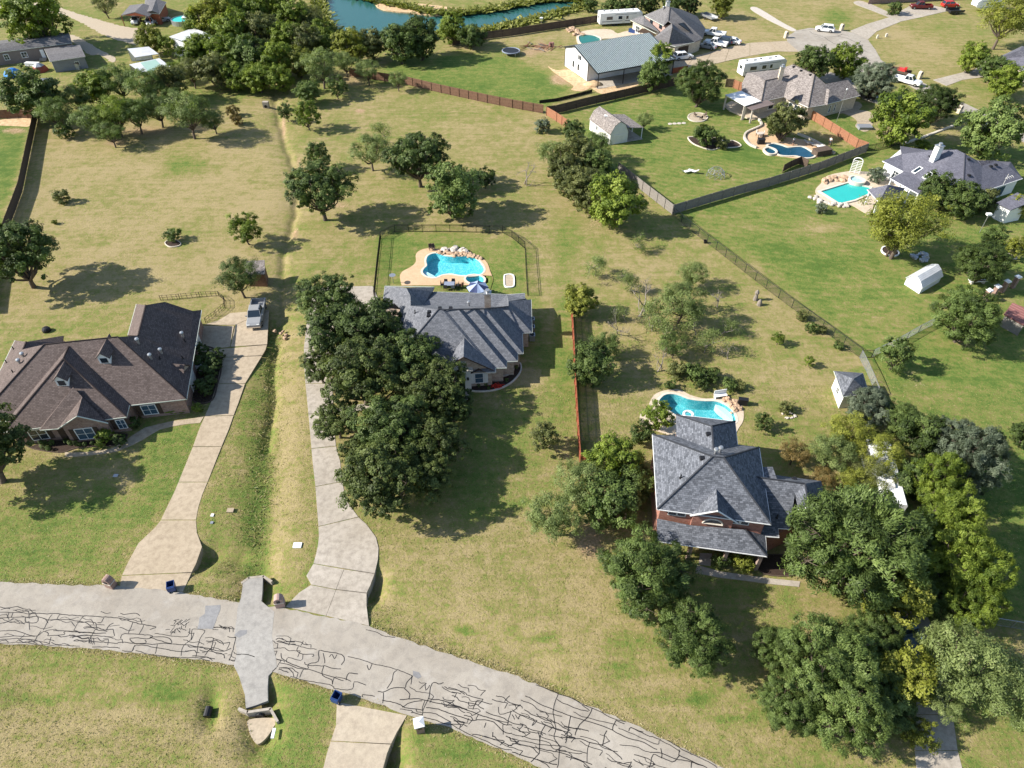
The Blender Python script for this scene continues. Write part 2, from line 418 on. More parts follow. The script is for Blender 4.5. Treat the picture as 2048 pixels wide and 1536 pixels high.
zone([(290,880),(405,850),(380,960),(320,1040),(200,1100),(60,1060),(270,930)], 0, .72, 16)
zone([(-200,1000),(60,1000),(310,1060),(240,1170),(-200,1170)], 0, .52, 20)
zone([(405,1060),(440,900),(500,740),(540,640),(556,660),(545,900),(520,1150),(400,1160)], 0, .50, 16)
zone([(560,660),(610,640),(612,760),(636,1060),(600,1170),(530,1160),(545,880)], 0, .14, 12)
zone([(500,860),(545,860),(525,1140),(480,1150)], 0, .78, 14)
zone([(1060,600),(1140,600),(1150,900),(1060,780)], 0, .6, 20)
zone([(940,780),(1060,770),(1070,1000),(900,1060)], 0, .55, 20)
zone([(1110,430),(1160,430),(1150,620),(1120,610)], 0, .52, 14)
zone([(1160,560),(1500,500),(1720,720),(1660,800),(1200,830)], 0, .30, 20)
zone([(-200,1296),(180,1310),(460,1340),(480,1400),(-200,1420)], 0, .40, 16)
zone([(-200,1420),(400,1430),(470,1600),(-200,1700)], 0, .16, 40)
zone([(548,1352),(665,1388),(650,1560),(520,1560)], 0, .66, 10)
zone([(815,1435),(1030,1515),(1030,1640),(770,1640)], 0, .55, 10)
zone([(1940,1250),(2200,1250),(2200,1700),(1900,1700),(1900,1480)], 0, .5, 20)
for b in [(60,420,60,25,0,.10),(250,330,70,30,0,.12),(270,505,60,14,0,.08),(310,540,45,20,0,.06),(95,470,40,22,0,.06),(380,330,60,25,0,.55),(200,480,40,18,0,.5),
          (1220,345,20,14,0,.95),(1470,300,50,20,0,.85),(1500,320,40,14,0,.85),(1320,320,30,8,0,.85),(1590,500,70,25,0,.85),(1660,530,60,20,0,.9),(1740,590,25,14,0,.95),(1570,420,25,10,0,.85),(1640,455,60,10,0,.3),
          (1840,105,40,14,0,.0),(1840,95,60,25,0,.1),(1800,70,40,10,0,.1),(1550,15,25,20,0,.25),(1670,35,30,20,0,.7),(2000,420,40,40,0,.7),
          (1250,1290,42,30,0,.66),(1240,1332,30,16,0,.68),(1262,1352,28,12,0,.64),(1100,1275,40,8,0,.8),(1400,1400,30,14,0,.85),(1480,1440,60,14,0,.7),(930,1260,20,10,0,.8),(1320,1390,30,8,0,.75),
          (1150,1240,50,60,0,.05),(1310,1370,60,20,0,.03),(250,1440,100,25,0,.0),(430,1480,60,60,0,.05),(320,1480,60,40,0,.1),(330,1380,30,20,0,.75),(420,1420,12,45,0,1.0),(60,1395,60,10,0,.75),(40,1500,60,30,0,.12),
          (460,920,30,30,0,.3),(380,1210,10,10,0,.6),(1130,780,20,60,0,.7),(1060,760,30,20,0,.15),(250,960,20,40,0,.25),(100,905,60,10,0,.05),
          (590,860,16,50,0,.04),(585,1010,16,60,0,.05),(610,1000,14,40,0,.3),(650,430,60,12,0,.12),(900,430,60,12,0,.15),(1090,520,22,70,0,.12),(1095,620,18,60,0,.2)]: blob(*b)
for b in [(1170,168,30,10,1,.95),(1120,158,28,14,1,.75),(1060,105,20,12,1,.6),(1080,85,16,10,1,.5),(1215,182,30,8,1,.7),(1135,145,14,10,1,.8),(1085,98,20,8,1,.8),
          (290,262,70,14,1,.55),(230,285,30,10,1,.6),(395,258,30,8,1,.5),(720,222,12,5,1,.8),(700,160,50,18,1,.55),(670,410,40,10,1,.55),(910,415,40,14,1,.45),(1200,440,26,16,1,.5),(1180,455,30,10,1,.4),
          (590,465,9,14,1,.7),(567,250,5,30,1,.7),(598,330,7,25,1,.6),(1180,1080,40,50,1,.65),(1330,1130,20,50,1,.3),(1160,560,16,10,1,.4),(1880,155,12,5,1,.5),(1830,770,30,16,1,.35),(1820,745,20,10,1,.4),
          (860,30,60,12,1,1.0),(800,15,40,8,1,1.0),(915,26,30,6,1,.9),(1640,1080,20,14,1,.4),(1660,1210,30,14,1,.4),(1590,1110,30,20,1,.8),(30,262,30,8,1,.7),(1040,80,26,8,1,.3),(1480,45,30,8,1,.3),(1440,55,20,10,1,.3),
          (1760,275,14,5,1,.5),(620,240,10,6,1,.4),(250,900,40,10,1,.2),(60,1010,60,10,1,.25),(515,660,20,8,1,.3),(1800,1450,60,30,1,.25),(1960,1460,60,20,1,.3),(1740,930,60,30,1,.45),(1620,960,30,12,1,.6),(860,1000,80,50,1,.2),(880,830,60,60,1,.3)]: blob(*b)
kb = np.exp(-(dcr/1.2)**2); T[..., 1] = np.maximum(T[..., 1], .30*kb*(PYg < 480))
zone([(1110,225),(1350,165),(1470,175),(1560,265),(1725,300),(1345,425),(1225,335)], 2, .55, 4)
zone([(1345,425),(1745,285),(2200,300),(2200,690),(1870,655),(1728,712)], 2, .45, 4)
zone([(1730,715),(1870,650),(2200,690),(2200,1300),(1960,1200)], 2, .4, 4)

n0, n1 = X.shape
idx = np.arange(n0*n1).reshape(n0, n1)
quads = np.stack([idx[:-1, :-1], idx[:-1, 1:], idx[1:, 1:], idx[1:, :-1]], -1).reshape(-1, 4)
def np_mesh(name, V, Q, mat=None, smooth=False):
    me = bpy.data.meshes.new(name); k = Q.shape[1]
    me.vertices.add(len(V)); me.vertices.foreach_set('co', np.asarray(V, np.float32).ravel())
    me.loops.add(Q.size); me.loops.foreach_set('vertex_index', Q.astype(np.int32).ravel())
    me.polygons.add(len(Q)); me.polygons.foreach_set('loop_start', np.arange(0, Q.size, k, dtype=np.int32))
    me.polygons.foreach_set('loop_total', np.full(len(Q), k, np.int32))
    me.update(calc_edges=True)
    if smooth: me.polygons.foreach_set('use_smooth', np.ones(len(Q), bool))
    if mat: me.materials.append(mat)
    return me
def ground_material():
    t = NT('grass_ground'); v = t.coord(); a = t.n('ShaderNodeAttribute', attribute_name='tone')
    sp = t.n('ShaderNodeSeparateColor'); t.l(a.outputs['Color'], sp.inputs[0])
    nL = t.noise(v, .085, 5, .62, .4); nM = t.noise(v, .55, 5, .65, .3); nF = t.noise(v, 3.2, 5, .7); nX = t.noise(v, 13.0, 3, .7)
    mp = t.n('ShaderNodeMapping'); mp.inputs['Rotation'].default_value = (0, 0, math.radians(24)); t.l(v, mp.inputs[0])
    wv = t.n('ShaderNodeTexWave', wave_type='BANDS', bands_direction='Y'); wv.inputs['Scale'].default_value = .24; wv.inputs['Distortion'].default_value = 7.0
    wv.inputs['Detail'].default_value = 3; wv.inputs['Detail Scale'].default_value = .6; t.l(mp.outputs[0], wv.inputs['Vector'])
    mpS = t.n('ShaderNodeMapping'); mpS.inputs['Rotation'].default_value = (0, 0, math.radians(-12)); mpS.inputs['Scale'].default_value = (.14, 1.1, 1); t.l(v, mpS.inputs[0])
    f = t.math('ADD', sp.outputs[0], t.math('MULTIPLY', t.math('SUBTRACT', nL, .5), 1.15))
    f = t.math('ADD', f, t.math('MULTIPLY', t.math('SUBTRACT', nM, .5), 1.2))
    f = t.math('ADD', f, t.math('MULTIPLY', t.math('SUBTRACT', nF, .5), 1.7))
    f = t.math('ADD', f, t.math('MULTIPLY', t.math('SUBTRACT', t.noise(v, 1.35, 5, .72, .8), .5), 1.3))
    f = t.math('ADD', f, t.math('MULTIPLY', t.math('SUBTRACT', nX, .5), 1.4))
    f = t.math('ADD', f, t.math('MULTIPLY', t.math('SUBTRACT', t.noise(mpS.outputs[0], 1.0, 4, .6), .5), .85))
    f = t.math('ADD', f, t.math('MULTIPLY', t.math('MULTIPLY', t.math('SUBTRACT', wv.outputs['Fac'], .5), .26), sp.outputs[2]))
    c = t.ramp(f, ((0.0, (.335, .268, .135)), (.22, (.268, .226, .092)), (.45, (.200, .196, .060)), (.68, (.156, .198, .046)), (1.0, (.080, .136, .027))))
    so_ = t.math('ADD', sp.outputs[1], t.math('MULTIPLY', t.math('SUBTRACT', nF, .5), 1.7))
    so_ = t.math('ADD', so_, t.math('MULTIPLY', t.math('SUBTRACT', nM, .5), .7))
    sm = t.n('ShaderNodeMapRange'); sm.inputs[1].default_value = .32; sm.inputs[2].default_value = .72; t.l(so_, sm.inputs[0])
    c = t.mix(sm.outputs[0], c, t.ramp(nM, ((.3, (.30, .19, .115)), (.7, (.44, .31, .19)))))
    c = t.mix(1.0, c, t.ramp(nX, ((.22, .48), (.5, 1.0), (.8, 1.6))), 'MULTIPLY')
    c = t.mix(1.0, c, t.ramp(nF, ((.25, .74), (.75, 1.24))), 'MULTIPLY')
    h = t.math('ADD', t.math('MULTIPLY', nX, .6), t.math('MULTIPLY', nF, .8)); t.bump(h, .75, .16)
    return t.set(c, .95, 0, .1)
gm = np_mesh('ground', np.stack([X, Y, Z], -1).reshape(-1, 3), quads, ground_material(), True)
ca = gm.color_attributes.new('tone', 'FLOAT_COLOR', 'POINT')
ca.data.foreach_set('color', np.concatenate([T, np.ones(T.shape[:2]+(1,))], -1).astype(np.float32).ravel())
tag(link('ground', gm), 'dry and green mown grass covering the lots', kind='structure')

# ---------------------------------------------------------------- flat sheets, slabs, holes
def slab(name, mat, outer, z0, z1, holes=(), parent=None, kind=None, uv=False):
    loops = [[Vector((p[0], p[1], 0)) for p in outer]]+[[Vector((p[0], p[1], 0)) for p in h] for h in holes]
    tri = tessellate_polygon(loops); flat = [p for lp in loops for p in lp]; n = len(flat)
    v = [(p.x, p.y, z1) for p in flat]+[(p.x, p.y, z0) for p in flat]; f = []
    for a, b, c in tri:
        nz = (flat[b]-flat[a]).cross(flat[c]-flat[a]).z
        f.append((a, b, c) if nz > 0 else (c, b, a))
    k = 0
    for li, lp in enumerate(loops):
        m = len(lp); ar = sum(lp[i].x*lp[(i+1) % m].y-lp[(i+1) % m].x*lp[i].y for i in range(m))
        for i in range(m):
            a, b = k+i, k+(i+1) % m
            out = (ar > 0) == (li == 0)
            f.append((a+n, b+n, b, a) if out else (a, b, b+n, a+n))
        k += m
    me = bpy.data.meshes.new(name); me.from_pydata(v, [], f); me.update(); me.materials.append(mat)
    if uv: auto_uv(me)
    o = link(name, me, parent)
    if parent: o.matrix_parent_inverse = Matrix.Translation(-parent.location)
    if kind: o['kind'] = kind
    return o
def ragged(pts, amp, step, seed):           # break long straight edges into an uneven worn edge
    r = random.Random(seed); out = []; m = len(pts)
    for i in range(m):
        a, b = Vector(pts[i]), Vector(pts[(i+1) % m]); L = (b-a).length; n = max(1, int(L/step)); q = (b-a).normalized(); q = Vector((-q.y, q.x))
        for k in range(n): out.append(tuple(a.lerp(b, k/n)+(q*r.uniform(-amp, amp) if k else q*0)))
    return out
def asphalt(name):
    t = NT(name); v = t.coord()
    n1 = t.noise(v, .16, 5, .6, .5); n2 = t.noise(v, 1.1, 6, .7, .4); n3 = t.noise(v, 16, 3, .7); n4 = t.noise(v, .5, 3, .6)
    c = t.ramp(n1, ((.3, (.295, .260, .213)), (.7, (.388, .350, .295))))
    c = t.mix(t.ramp(n2, ((.46, 0.0), (.78, .65))), c, (.19, .172, .15))
    c = t.mix(t.ramp(n4, ((.55, 0.0), (.8, .6))), c, (.43, .40, .36))
    c = t.mix(1.0, c, t.ramp(n3, ((.2, .78), (.8, 1.2))), 'MULTIPLY'); t.bump(n3, .35, .015)
    return t.set(c, .93, 0, .2)
MT['asphalt'] = asphalt('worn_asphalt')
road = slab('road', MT['asphalt'], ragged(roadpoly, .10, .5, 5), -.12, .05, kind='structure')
tag(road, 'pale worn asphalt street with black crack sealing')

# patched culvert crossing
patch = slab('culvert_crossing', MT['patch'], ragged(W([(487,1164),(500,1157),(526,1154),(525,1185),(523,1203),(549,1224),(544,1272),(554,1335),(537,1352),(536,1402),(512,1411),(492,1417),(490,1390),(478,1352),(468,1332),(474,1307),(470,1260),(475,1217),(482,1197)]), .045, .9, 9), -.3, .058, kind='structure')
tag(patch, 'grey patched asphalt strip crossing the street over a culvert')
def sub_patch(px, tone):
    p = slab('repair_patch', tone, ragged(W(px), .04, .4, len(px)), .02, .062, parent=road)
    return p
MT['patch2'] = concrete('dark_asphalt_patch', (.21, .205, .205), (.29, .285, .28), (.14, .14, .14))
sub_patch([(411,1212),(441,1210),(441,1219),(426,1259),(395,1258),(399,1236),(410,1228)], MT['patch2'])
sub_patch([(480,1261),(494,1260),(494,1268),(478,1276),(468,1271)], MT['patch2'])
sub_patch([(826,1342),(838,1345),(843,1354),(836,1358),(826,1352)], MT['patch2'])

# black crack sealant, poured in wandering lines: main joints traced, the network between them random
def road_pt(u, t):                  # u = fraction along the traced edges, t = 0 far edge .. 1 near edge
    def at(P):
        m = len(P)-1; q = min(max(u*m, 0), m-1e-6); i = int(q); k = q-i
        return P[i].lerp(P[i+1], k)
    return at(RT_).lerp(at(RB_), t)
def resample(P, n):
    P = [Vector(p) for p in P]; L = [0]
    for a, b in zip(P[:-1], P[1:]): L.append(L[-1]+(b-a).length)
    out = []
    for k in range(n+1):
        s = L[-1]*k/n; i = max(j for j in range(len(L)-1) if L[j] <= s+1e-9); q = (s-L[i])/(L[i+1]-L[i]); out.append(P[i].lerp(P[i+1], min(q, 1)))
    return out
RT_, RB_ = resample(W(ROADT), 120), resample(W(ROADB), 120)
tar = MB(); rc = random.Random(21)
def wob(P, amp=.07, step=.28):
    out = []; off = 0
    for a, b in zip(P[:-1], P[1:]):
        a, b = Vector(a[:2]), Vector(b[:2]); n = max(1, int((b-a).length/step)); d = (b-a).normalized() if (b-a).length > 1e-6 else Vector((1, 0)); q = Vector((-d.y, d.x))
        for k in range(n): off = .6*off+rc.uniform(-amp, amp); out.append(a.lerp(b, k/n)+q*off)
    out.append(Vector(P[-1][:2])); return out
def seal(px, wd=.066):
    if len(px) > 2: px = crv(px, closed=False, n=3)
    tar.ribbon(wob(W(px), .04, .22), wd*rc.uniform(.85, 1.15), .058)
C1 = lambda pts: cropped(0, 1152, 4, pts)
C2 = lambda pts: cropped(512, 1152, 4, pts)
C3 = lambda pts: cropped(1024, 1152, 4, pts)
for L in ([(0,290),(110,295),(200,298)],[(235,318),(265,300),(450,305),(640,320),(780,325),(910,335),(1065,370),(1130,390),(1235,405),(1240,420),(1200,430)],[(0,338),(130,332),(210,330),(290,325),(390,350),(500,350),(640,370),(700,385),(760,425),(860,447)],[(205,335),(215,370),(290,372),(310,335)],[(60,340),(75,292)],[(95,335),(108,292)],[(345,435),(390,355),(420,310)],[(460,345),(480,310)],[(590,440),(630,370),(680,318)],[(850,440),(880,395),(910,378)],[(765,425),(735,490),(712,540)],[(1030,460),(1065,372)],[(1112,470),(1150,395)],[(780,378),(815,370),(835,335)],[(0,440),(120,437),(210,465),(300,480),(350,445),(390,465),(390,482),(520,470),(525,445),(760,458)],[(430,437),(600,445),(750,460),(850,458)],[(0,490),(120,485),(190,490),(280,485)],[(0,510),(200,505),(290,515),(400,545)],[(560,490),(700,478),(910,490)],[(590,520),(700,522),(830,530),(930,545),(960,530),(1100,540),(1240,548),(1340,540),(1480,555),(1590,570),(1700,590),(1790,605),(1850,580)],[(0,538),(200,533),(340,550),(520,558),(640,563)],[(740,570),(860,570),(960,580)],[(980,600),(1060,605),(1090,560),(1230,572),(1330,590),(1440,610),(1530,600)],[(1085,600),(1180,625),(1290,640),(1400,650),(1560,655),(1680,680)],[(968,502),(1000,465),(1200,475),(1195,500),(1040,500),(1080,540),(1165,540),(1160,515)],[(1200,490),(1310,490),(1360,510),(1370,540),(1260,510),(1200,495)],[(1240,460),(1380,480),(1500,485),(1520,420)],[(1240,625),(1260,550)],[(1060,605),(1080,555)],[(1570,650),(1600,510),(1640,440),(1560,425),(1535,440),(1530,510),(1470,560),(1450,640)],[(1640,500),(1690,490),(1720,500),(1780,530),(1790,555)],[(1690,590),(1710,500)],[(1600,590),(1650,605),(1700,575),(1790,600)],[(1540,640),(1640,650),(1720,665)],[(1835,680),(1860,610),(1890,500),(1870,495)],[(1640,640),(1680,590),(1720,610),(1790,630),(1800,660)],[(270,535),(300,485),(330,445)],[(395,545),(410,490)],[(130,530),(200,470)],[(0,385),(60,365),(110,340)],[(1890,632),(1960,628),(2040,650)]): seal(C1(L))
for L in ([(160,510),(185,502),(230,515)],[(165,525),(250,545),(340,565),(400,580),(485,590)],[(340,565),(330,600),(375,630),(455,632),(450,645)],[(375,630),(360,675),(260,655),(250,690)],[(205,620),(210,660),(300,710),(410,745),(420,710),(500,685),(505,600),(570,610),(640,620),(700,640),(710,680),(685,715)],[(190,695),(250,710),(330,740),(420,750),(500,770),(570,800),(640,820),(700,840)],[(180,750),(260,775)],[(275,805),(340,825),(430,850),(520,860),(610,880),(640,905),(770,905),(785,850),(880,875)],[(390,690),(410,715),(550,720),(600,735),(680,745)],[(545,720),(535,790),(610,830),(610,870)],[(350,815),(380,750)],[(735,648),(830,670),(930,705),(1040,730),(1140,755),(1250,800)],[(720,835),(745,780),(815,785)],[(610,865),(640,810),(760,845)],[(890,715),(905,755),(930,705)],[(1045,900),(1085,840),(1105,780),(1130,760)],[(1250,800),(1205,860),(1190,900),(1100,895),(1030,930),(975,925)],[(1190,900),(1230,950),(1220,985)],[(855,970),(860,950),(950,965)],[(1010,1020),(1020,935)],[(1010,995),(1140,1025),(1190,1050),(1260,1060),(1330,1075)],[(1150,990),(1260,985),(1380,1000),(1500,1030),(1600,1050),(1690,1075),(1780,1110),(1900,1150),(1980,1190),(2048,1195)],[(1380,980),(1410,860),(1460,865),(1500,855)],[(1350,870),(1360,920),(1390,875)],[(1380,985),(1500,1000),(1560,1030),(1690,1070)],[(1330,1120),(1350,1050),(1380,980)],[(1170,1050),(1240,1010),(1330,1000)],[(1240,1095),(1330,1110)],[(1330,1095),(1440,1110),(1560,1170)],[(1360,1055),(1460,1065),(1540,1100),(1640,1130),(1720,1160),(1800,1150),(1900,1170),(1975,1240),(2048,1260)],[(1340,1130),(1440,1160),(1530,1190),(1640,1190),(1690,1205)],[(1560,1190),(1640,1235),(1740,1280),(1850,1330),(1960,1380),(2048,1395)],[(1690,1170),(1700,1140)],[(1760,1150),(1780,1110)],[(1830,1215),(1840,1175)],[(1890,1290),(1895,1250)],[(1980,1270),(1975,1190)],[(2010,1190),(2040,1080)],[(1700,1010),(1705,1040),(1750,1035),(1770,1000),(1820,1010),(1890,1025)],[(1735,1070),(1760,1010)],[(1940,1050),(1950,1110),(2048,1085)],[(880,435),(950,445),(1010,480),(1115,495)],[(130,765),(165,735)],[(1540,890),(1620,915),(1670,950)],[(1565,930),(1640,945)],[(1990,1010),(2030,960)],[(360,560),(380,520)],[(535,620),(550,700)],[(590,650),(610,630),(630,665),(650,630)],[(1730,1270),(1860,1290),(1990,1340),(2048,1360)],[(1250,800),(1240,870)],[(1350,1000),(1330,1080)]): seal(C2(L))
for L in ([(190,875),(280,905),(370,945),(480,985),(560,1030),(640,1060),(720,1100),(810,1140),(910,1170)],[(370,945),(330,1060),(335,1150),(350,1215),(335,1300),(380,1370),(360,1536)],[(0,1075),(60,1110),(140,1150),(250,1190),(340,1215)],[(70,995),(160,1030),(220,1075),(330,1110),(400,1125)],[(105,960),(160,985),(230,1030),(340,1070),(460,1120),(580,1155),(700,1195),(800,1240),(900,1290),(1000,1320),(1080,1350),(1160,1390)],[(360,990),(440,1030),(520,1060),(610,1085)],[(490,1090),(560,1125),(640,1145),(760,1180),(840,1200)],[(500,1275),(540,1190),(600,1140),(640,1060)],[(430,1340),(450,1230),(470,1120)],[(0,1210),(60,1240),(110,1270)],[(0,1300),(120,1330),(230,1350),(380,1360),(480,1390),(600,1420)],[(0,1270),(100,1290),(190,1310),(300,1340),(330,1380),(460,1410),(560,1420)],[(0,1340),(140,1365),(240,1390),(380,1415),(520,1460),(640,1510)],[(0,1410),(90,1440),(200,1470),(300,1500),(360,1510)],[(210,1250),(220,1330),(215,1420),(150,1490)],[(270,1190),(240,1250),(220,1330)],[(390,1290),(500,1300),(560,1310),(640,1340),(740,1370),(850,1440),(880,1470)],[(600,1490),(610,1380),(620,1330)],[(720,1360),(740,1270),(760,1240)],[(860,1355),(960,1360),(1040,1390),(1110,1415)],[(850,1220),(900,1240),(990,1280),(1060,1310),(1170,1350),(1190,1320),(1330,1390),(1340,1410)],[(800,1235),(810,1195),(830,1160)],[(930,1240),(950,1215),(1050,1250)],[(950,1215),(1080,1270),(1190,1310)],[(1100,1536),(1130,1430),(1200,1460),(1280,1490),(1330,1440),(1335,1390)],[(1110,1415),(1200,1420),(1290,1460),(1430,1490),(1560,1536)],[(1190,1380),(1195,1460)],[(1330,1430),(1440,1480),(1530,1520)],[(1430,1536),(1440,1480)],[(760,1460),(820,1490),(890,1500),(960,1490),(930,1536)],[(970,1470),(1050,1520)],[(540,1320),(620,1370),(720,1400),(700,1440)],[(430,1445),(540,1480),(620,1536)],[(200,1470),(260,1500),(300,1536)],[(560,1030),(620,1080)],[(830,1160),(900,1185)],[(1240,1320),(1330,1370),(1400,1410),(1500,1450),(1570,1490),(1640,1536)],[(1380,1400),(1440,1430)],[(160,1200),(170,1150),(60,1110)],[(0,1110),(20,1150)],[(50,1150),(70,1110)]): seal(C3(L))
for k in range(175):                  # fill of short random runs where the street is most cracked
    u = rc.choice([rc.uniform(.02, .27), rc.uniform(.36, .52), rc.uniform(.66, .99), rc.uniform(.7, .99)])
    t = rc.uniform(.42, .97) if u < .6 else rc.uniform(.30, .97)
    if .285 < u < .345: continue
    n = rc.randint(3, 7); du = rc.uniform(.004, .008)
    P = [road_pt(min(u+du*i, .999), t+.016*math.sin(i*1.7+k)) for i in range(n)]
    tar.ribbon(wob(crv(P, closed=False, n=3), .035, .2), rc.uniform(.045, .075), .057)
    if rc.random() < .55: tar.ribbon(wob([P[-1], road_pt(min(u+du*n, .999), min(t+rc.uniform(.05, .12), .98))], .04), .06, .0565)
for k in range(70):
    u = rc.uniform(.335, .35); t = rc.uniform(.42, .66); p = road_pt(u, t); q = p+Vector((rc.uniform(-.5, .5), rc.uniform(-.5, .5)))
    if k < 26: tar.ribbon(wob([p, q], .03, .15), .055, .0575)
tr_ = tar.obj('crack_sealant', MT['tar'], road); tr_['kind'] = 'stuff'

# hairline joints on the asphalt outside the traced seal are left to the material
def drive(name, label, mat, rows, z=.045, thick=.16, joints=(), crack=()):
    """rows: list of slabs, each a list of (left px, right px) stations; every slab is one piece with an open joint"""
    first = rows[0][0]; root = empty(name, G(first[0][0], first[0][1]), label); root['kind'] = 'structure'
    for i, st in enumerate(rows):
        Lp = [Vector(p) for p in W([a for a, b in st])]; Rp = [Vector(p) for p in W([b for a, b in st])]
        cen = sum(Lp+Rp, Vector((0, 0)))/(2*len(Lp))
        def pull(p, q): return p+(q-p).normalized()*.015
        L2 = list(Lp); R2 = list(Rp); L2[0] = pull(L2[0], Lp[1]); R2[0] = pull(R2[0], Rp[1]); L2[-1] = pull(L2[-1], Lp[-2]); R2[-1] = pull(R2[-1], Rp[-2])
        slab('slab', mat, [tuple(p) for p in L2+R2[::-1]], z-(thick if i not in joints else 1.1), z+.003*((i*7) % 3), parent=root)
    # bedding below the open joints
    for st in rows: pass
    return root
drive('driveway', 'tan concrete driveway climbing to the brown roofed brick house', MT['concL'], [
 [((244,1152),(383,1146)),((240,1177),(366,1184))],
 [((322,1041),(392,1041)),((310,1056),(394,1066)),((277,1087),(404,1094)),((255,1128),(392,1128)),((244.5,1151),(383.3,1145))],
 [((357,965),(415,965)),((348,987),(405,989)),((335,1013),(397,1014)),((322.3,1040),(392.2,1040))],
 [((386,894),(443,894)),((357.3,964.3),(415.3,964.3))],
 [((410,833),(467,832)),((400,855),(458,858)),((386.3,893.3),(443.3,893.3))],
 [((434,768),(490,768)),((422,805),(477,806)),((410.3,832.2),(467.3,831.3))],
 [((441,716),(524,712)),((440,740),(508,738)),((434.2,767.2),(490.3,767.2))],
 [((393,703),(534,690)),((440,706),(531,700)),((441.2,715.2),(524.4,711.2))],
 [((407,652),(468,652)),((393.3,702.2),(460,694))],
 [((408,650),(470,650)),((437,641),(500,637)),((460,627),(538,621)),((460.3,626.7),(538,620))] ,
 [((471,650),(538,622)),((462,692),(536,660)),((461,694),(534.3,689.2))],
], joints=(0, 1, 2))
drive('driveway', 'grey concrete driveway passing left of the dark oaks', MT['concM'], [
 [((571,1214),(652,1232)),((598,1186),(668,1190)),((622,1170.5),(672,1180))],
 [((652.7,1232),(738,1252)),((668.7,1190),(733,1212)),((672.7,1180),(733,1187))],
 [((627,1128),(688,1139)),((613,1152),(680,1158)),((622.5,1169.5),(672,1179))],
 [((688.7,1139),(749,1148)),((680.7,1158),(740,1172)),((672.7,1179),(733.3,1186))],
 [((637,1054),(717,1035)),((638,1073),(732,1048)),((636,1092),(752,1075)),((632,1110),(757,1096)),((628,1124),(756,1118)),((627.2,1127.2),(749.3,1147.2))],
 [((631,974),(685,964)),((634,1014),(691,1000)),((637,1053.2),(716.5,1034.2))],
 [((623,898),(672,893)),((626,930),(680,922)),((631,973.2),(684.7,963.2))],
 [((617,829),(667,826)),((620,862),(668,858)),((623,897.2),(671.9,892.2))],
 [((611,768),(664,768)),((614,798),(666,798)),((617,828.2),(667,825.3))],
 [((608,697),(664,700)),((608,730),(664,732)),((611,767.2),(664,767.2))],
 [((615,632),(690,640)),((612,660),(670,668)),((608,696.2),(664,699.2))],
 [((640,575),(745,572)),((622,600),(760,606)),((615,631.2),(690,639.2))],
], joints=(0, 1, 2, 3, 4))
drive('driveway', 'tan concrete driveway at the bottom edge, cracked down the middle', MT['concD'], [
 [((674,1404),(814,1431)),((672,1452),(794,1464)),((662,1482),(782,1488))],
 [((661.8,1483),(781.5,1489)),((654,1507),(774,1507)),((647,1536),(766,1537)),((636,1580),(752,1580)),((625,1620),(742,1620))],
], joints=(0, 1))
drive('driveway', 'shaded concrete driveway under the trees at lower right', MT['concM'], [
 [((1829,1502),(1915,1502)),((1833,1537),(1924,1537)),((1840,1620),(1945,1620))],
 [((1833,1430),(1905,1430)),((1829,1501.2),(1914.8,1501.2))],
 [((1832,1350),(1893,1350)),((1833,1429.2),(1904.8,1429.2))],
 [((1815,1270),(1868,1262)),((1832,1349.2),(1892.8,1349.2))],
 [((1750,1195),(1820,1190)),((1775,1235),(1850,1225)),((1815,1269.2),(1867.8,1261.2))],
])
# small walks
def walk(name, label, mat, px_pairs, z=.04):
    L = W([a for a, b in px_pairs]); Rr = W([b for a, b in px_pairs]); root = empty(name, (*L[0], 0), label); root['kind'] = 'structure'
    for i in range(len(L)-1):
        a, b, c, d = [Vector(p) for p in (L[i], Rr[i], Rr[i+1], L[i+1])]
        k = .012/max((d-a).length, .1); a2, b2 = a.lerp(d, k), b.lerp(c, k)
        slab('slab', mat, [tuple(a2), tuple(b2), tuple(c), tuple(d)], z-.12, z, parent=root)
    return root
cb = lambda pts: cropped(0, 768, 4, pts)
walk('front_walk', 'curved concrete walk along the front of the brown roofed house', MT['concL'], list(zip(
 cb([(1632,262),(1500,282),(1370,300),(1240,330),(1160,350),(1080,400),(1000,455),(960,475),(930,500),(880,520),(780,535),(690,545),(580,550),(520,545)]),
 cb([(1602,312),(1490,322),(1370,342),(1280,365),(1210,405),(1140,448),(1060,490),(985,520),(950,535),(880,552),(780,565),(690,575),(580,584),(520,582)]))))
walk('front_walk', 'grey concrete walk from the middle driveway to the grey house door', MT['concM'], list(zip(
 [(668,818),(700,812),(735,807),(790,803),(850,803),(900,797),(930,790),(932,776),(933,765)], [(668,830),(705,824),(740,818),(792,815),(852,815),(905,812),(938,800),(940,776),(940,765)])))
walk('front_walk', 'concrete walk in front of the two storey brick house', MT['concM'], [((1394,1130),(1390,1146)),((1440,1143),(1438,1155)),((1490,1150),(1489,1161)),((1540,1157),(1539,1168)),((1600,1163),(1598,1174))])
walk('front_walk', 'short concrete stub from the porch of the two storey brick house', MT['concM'], [((1400,1106),(1424,1107)),((1397,1129.5),(1421,1132))])

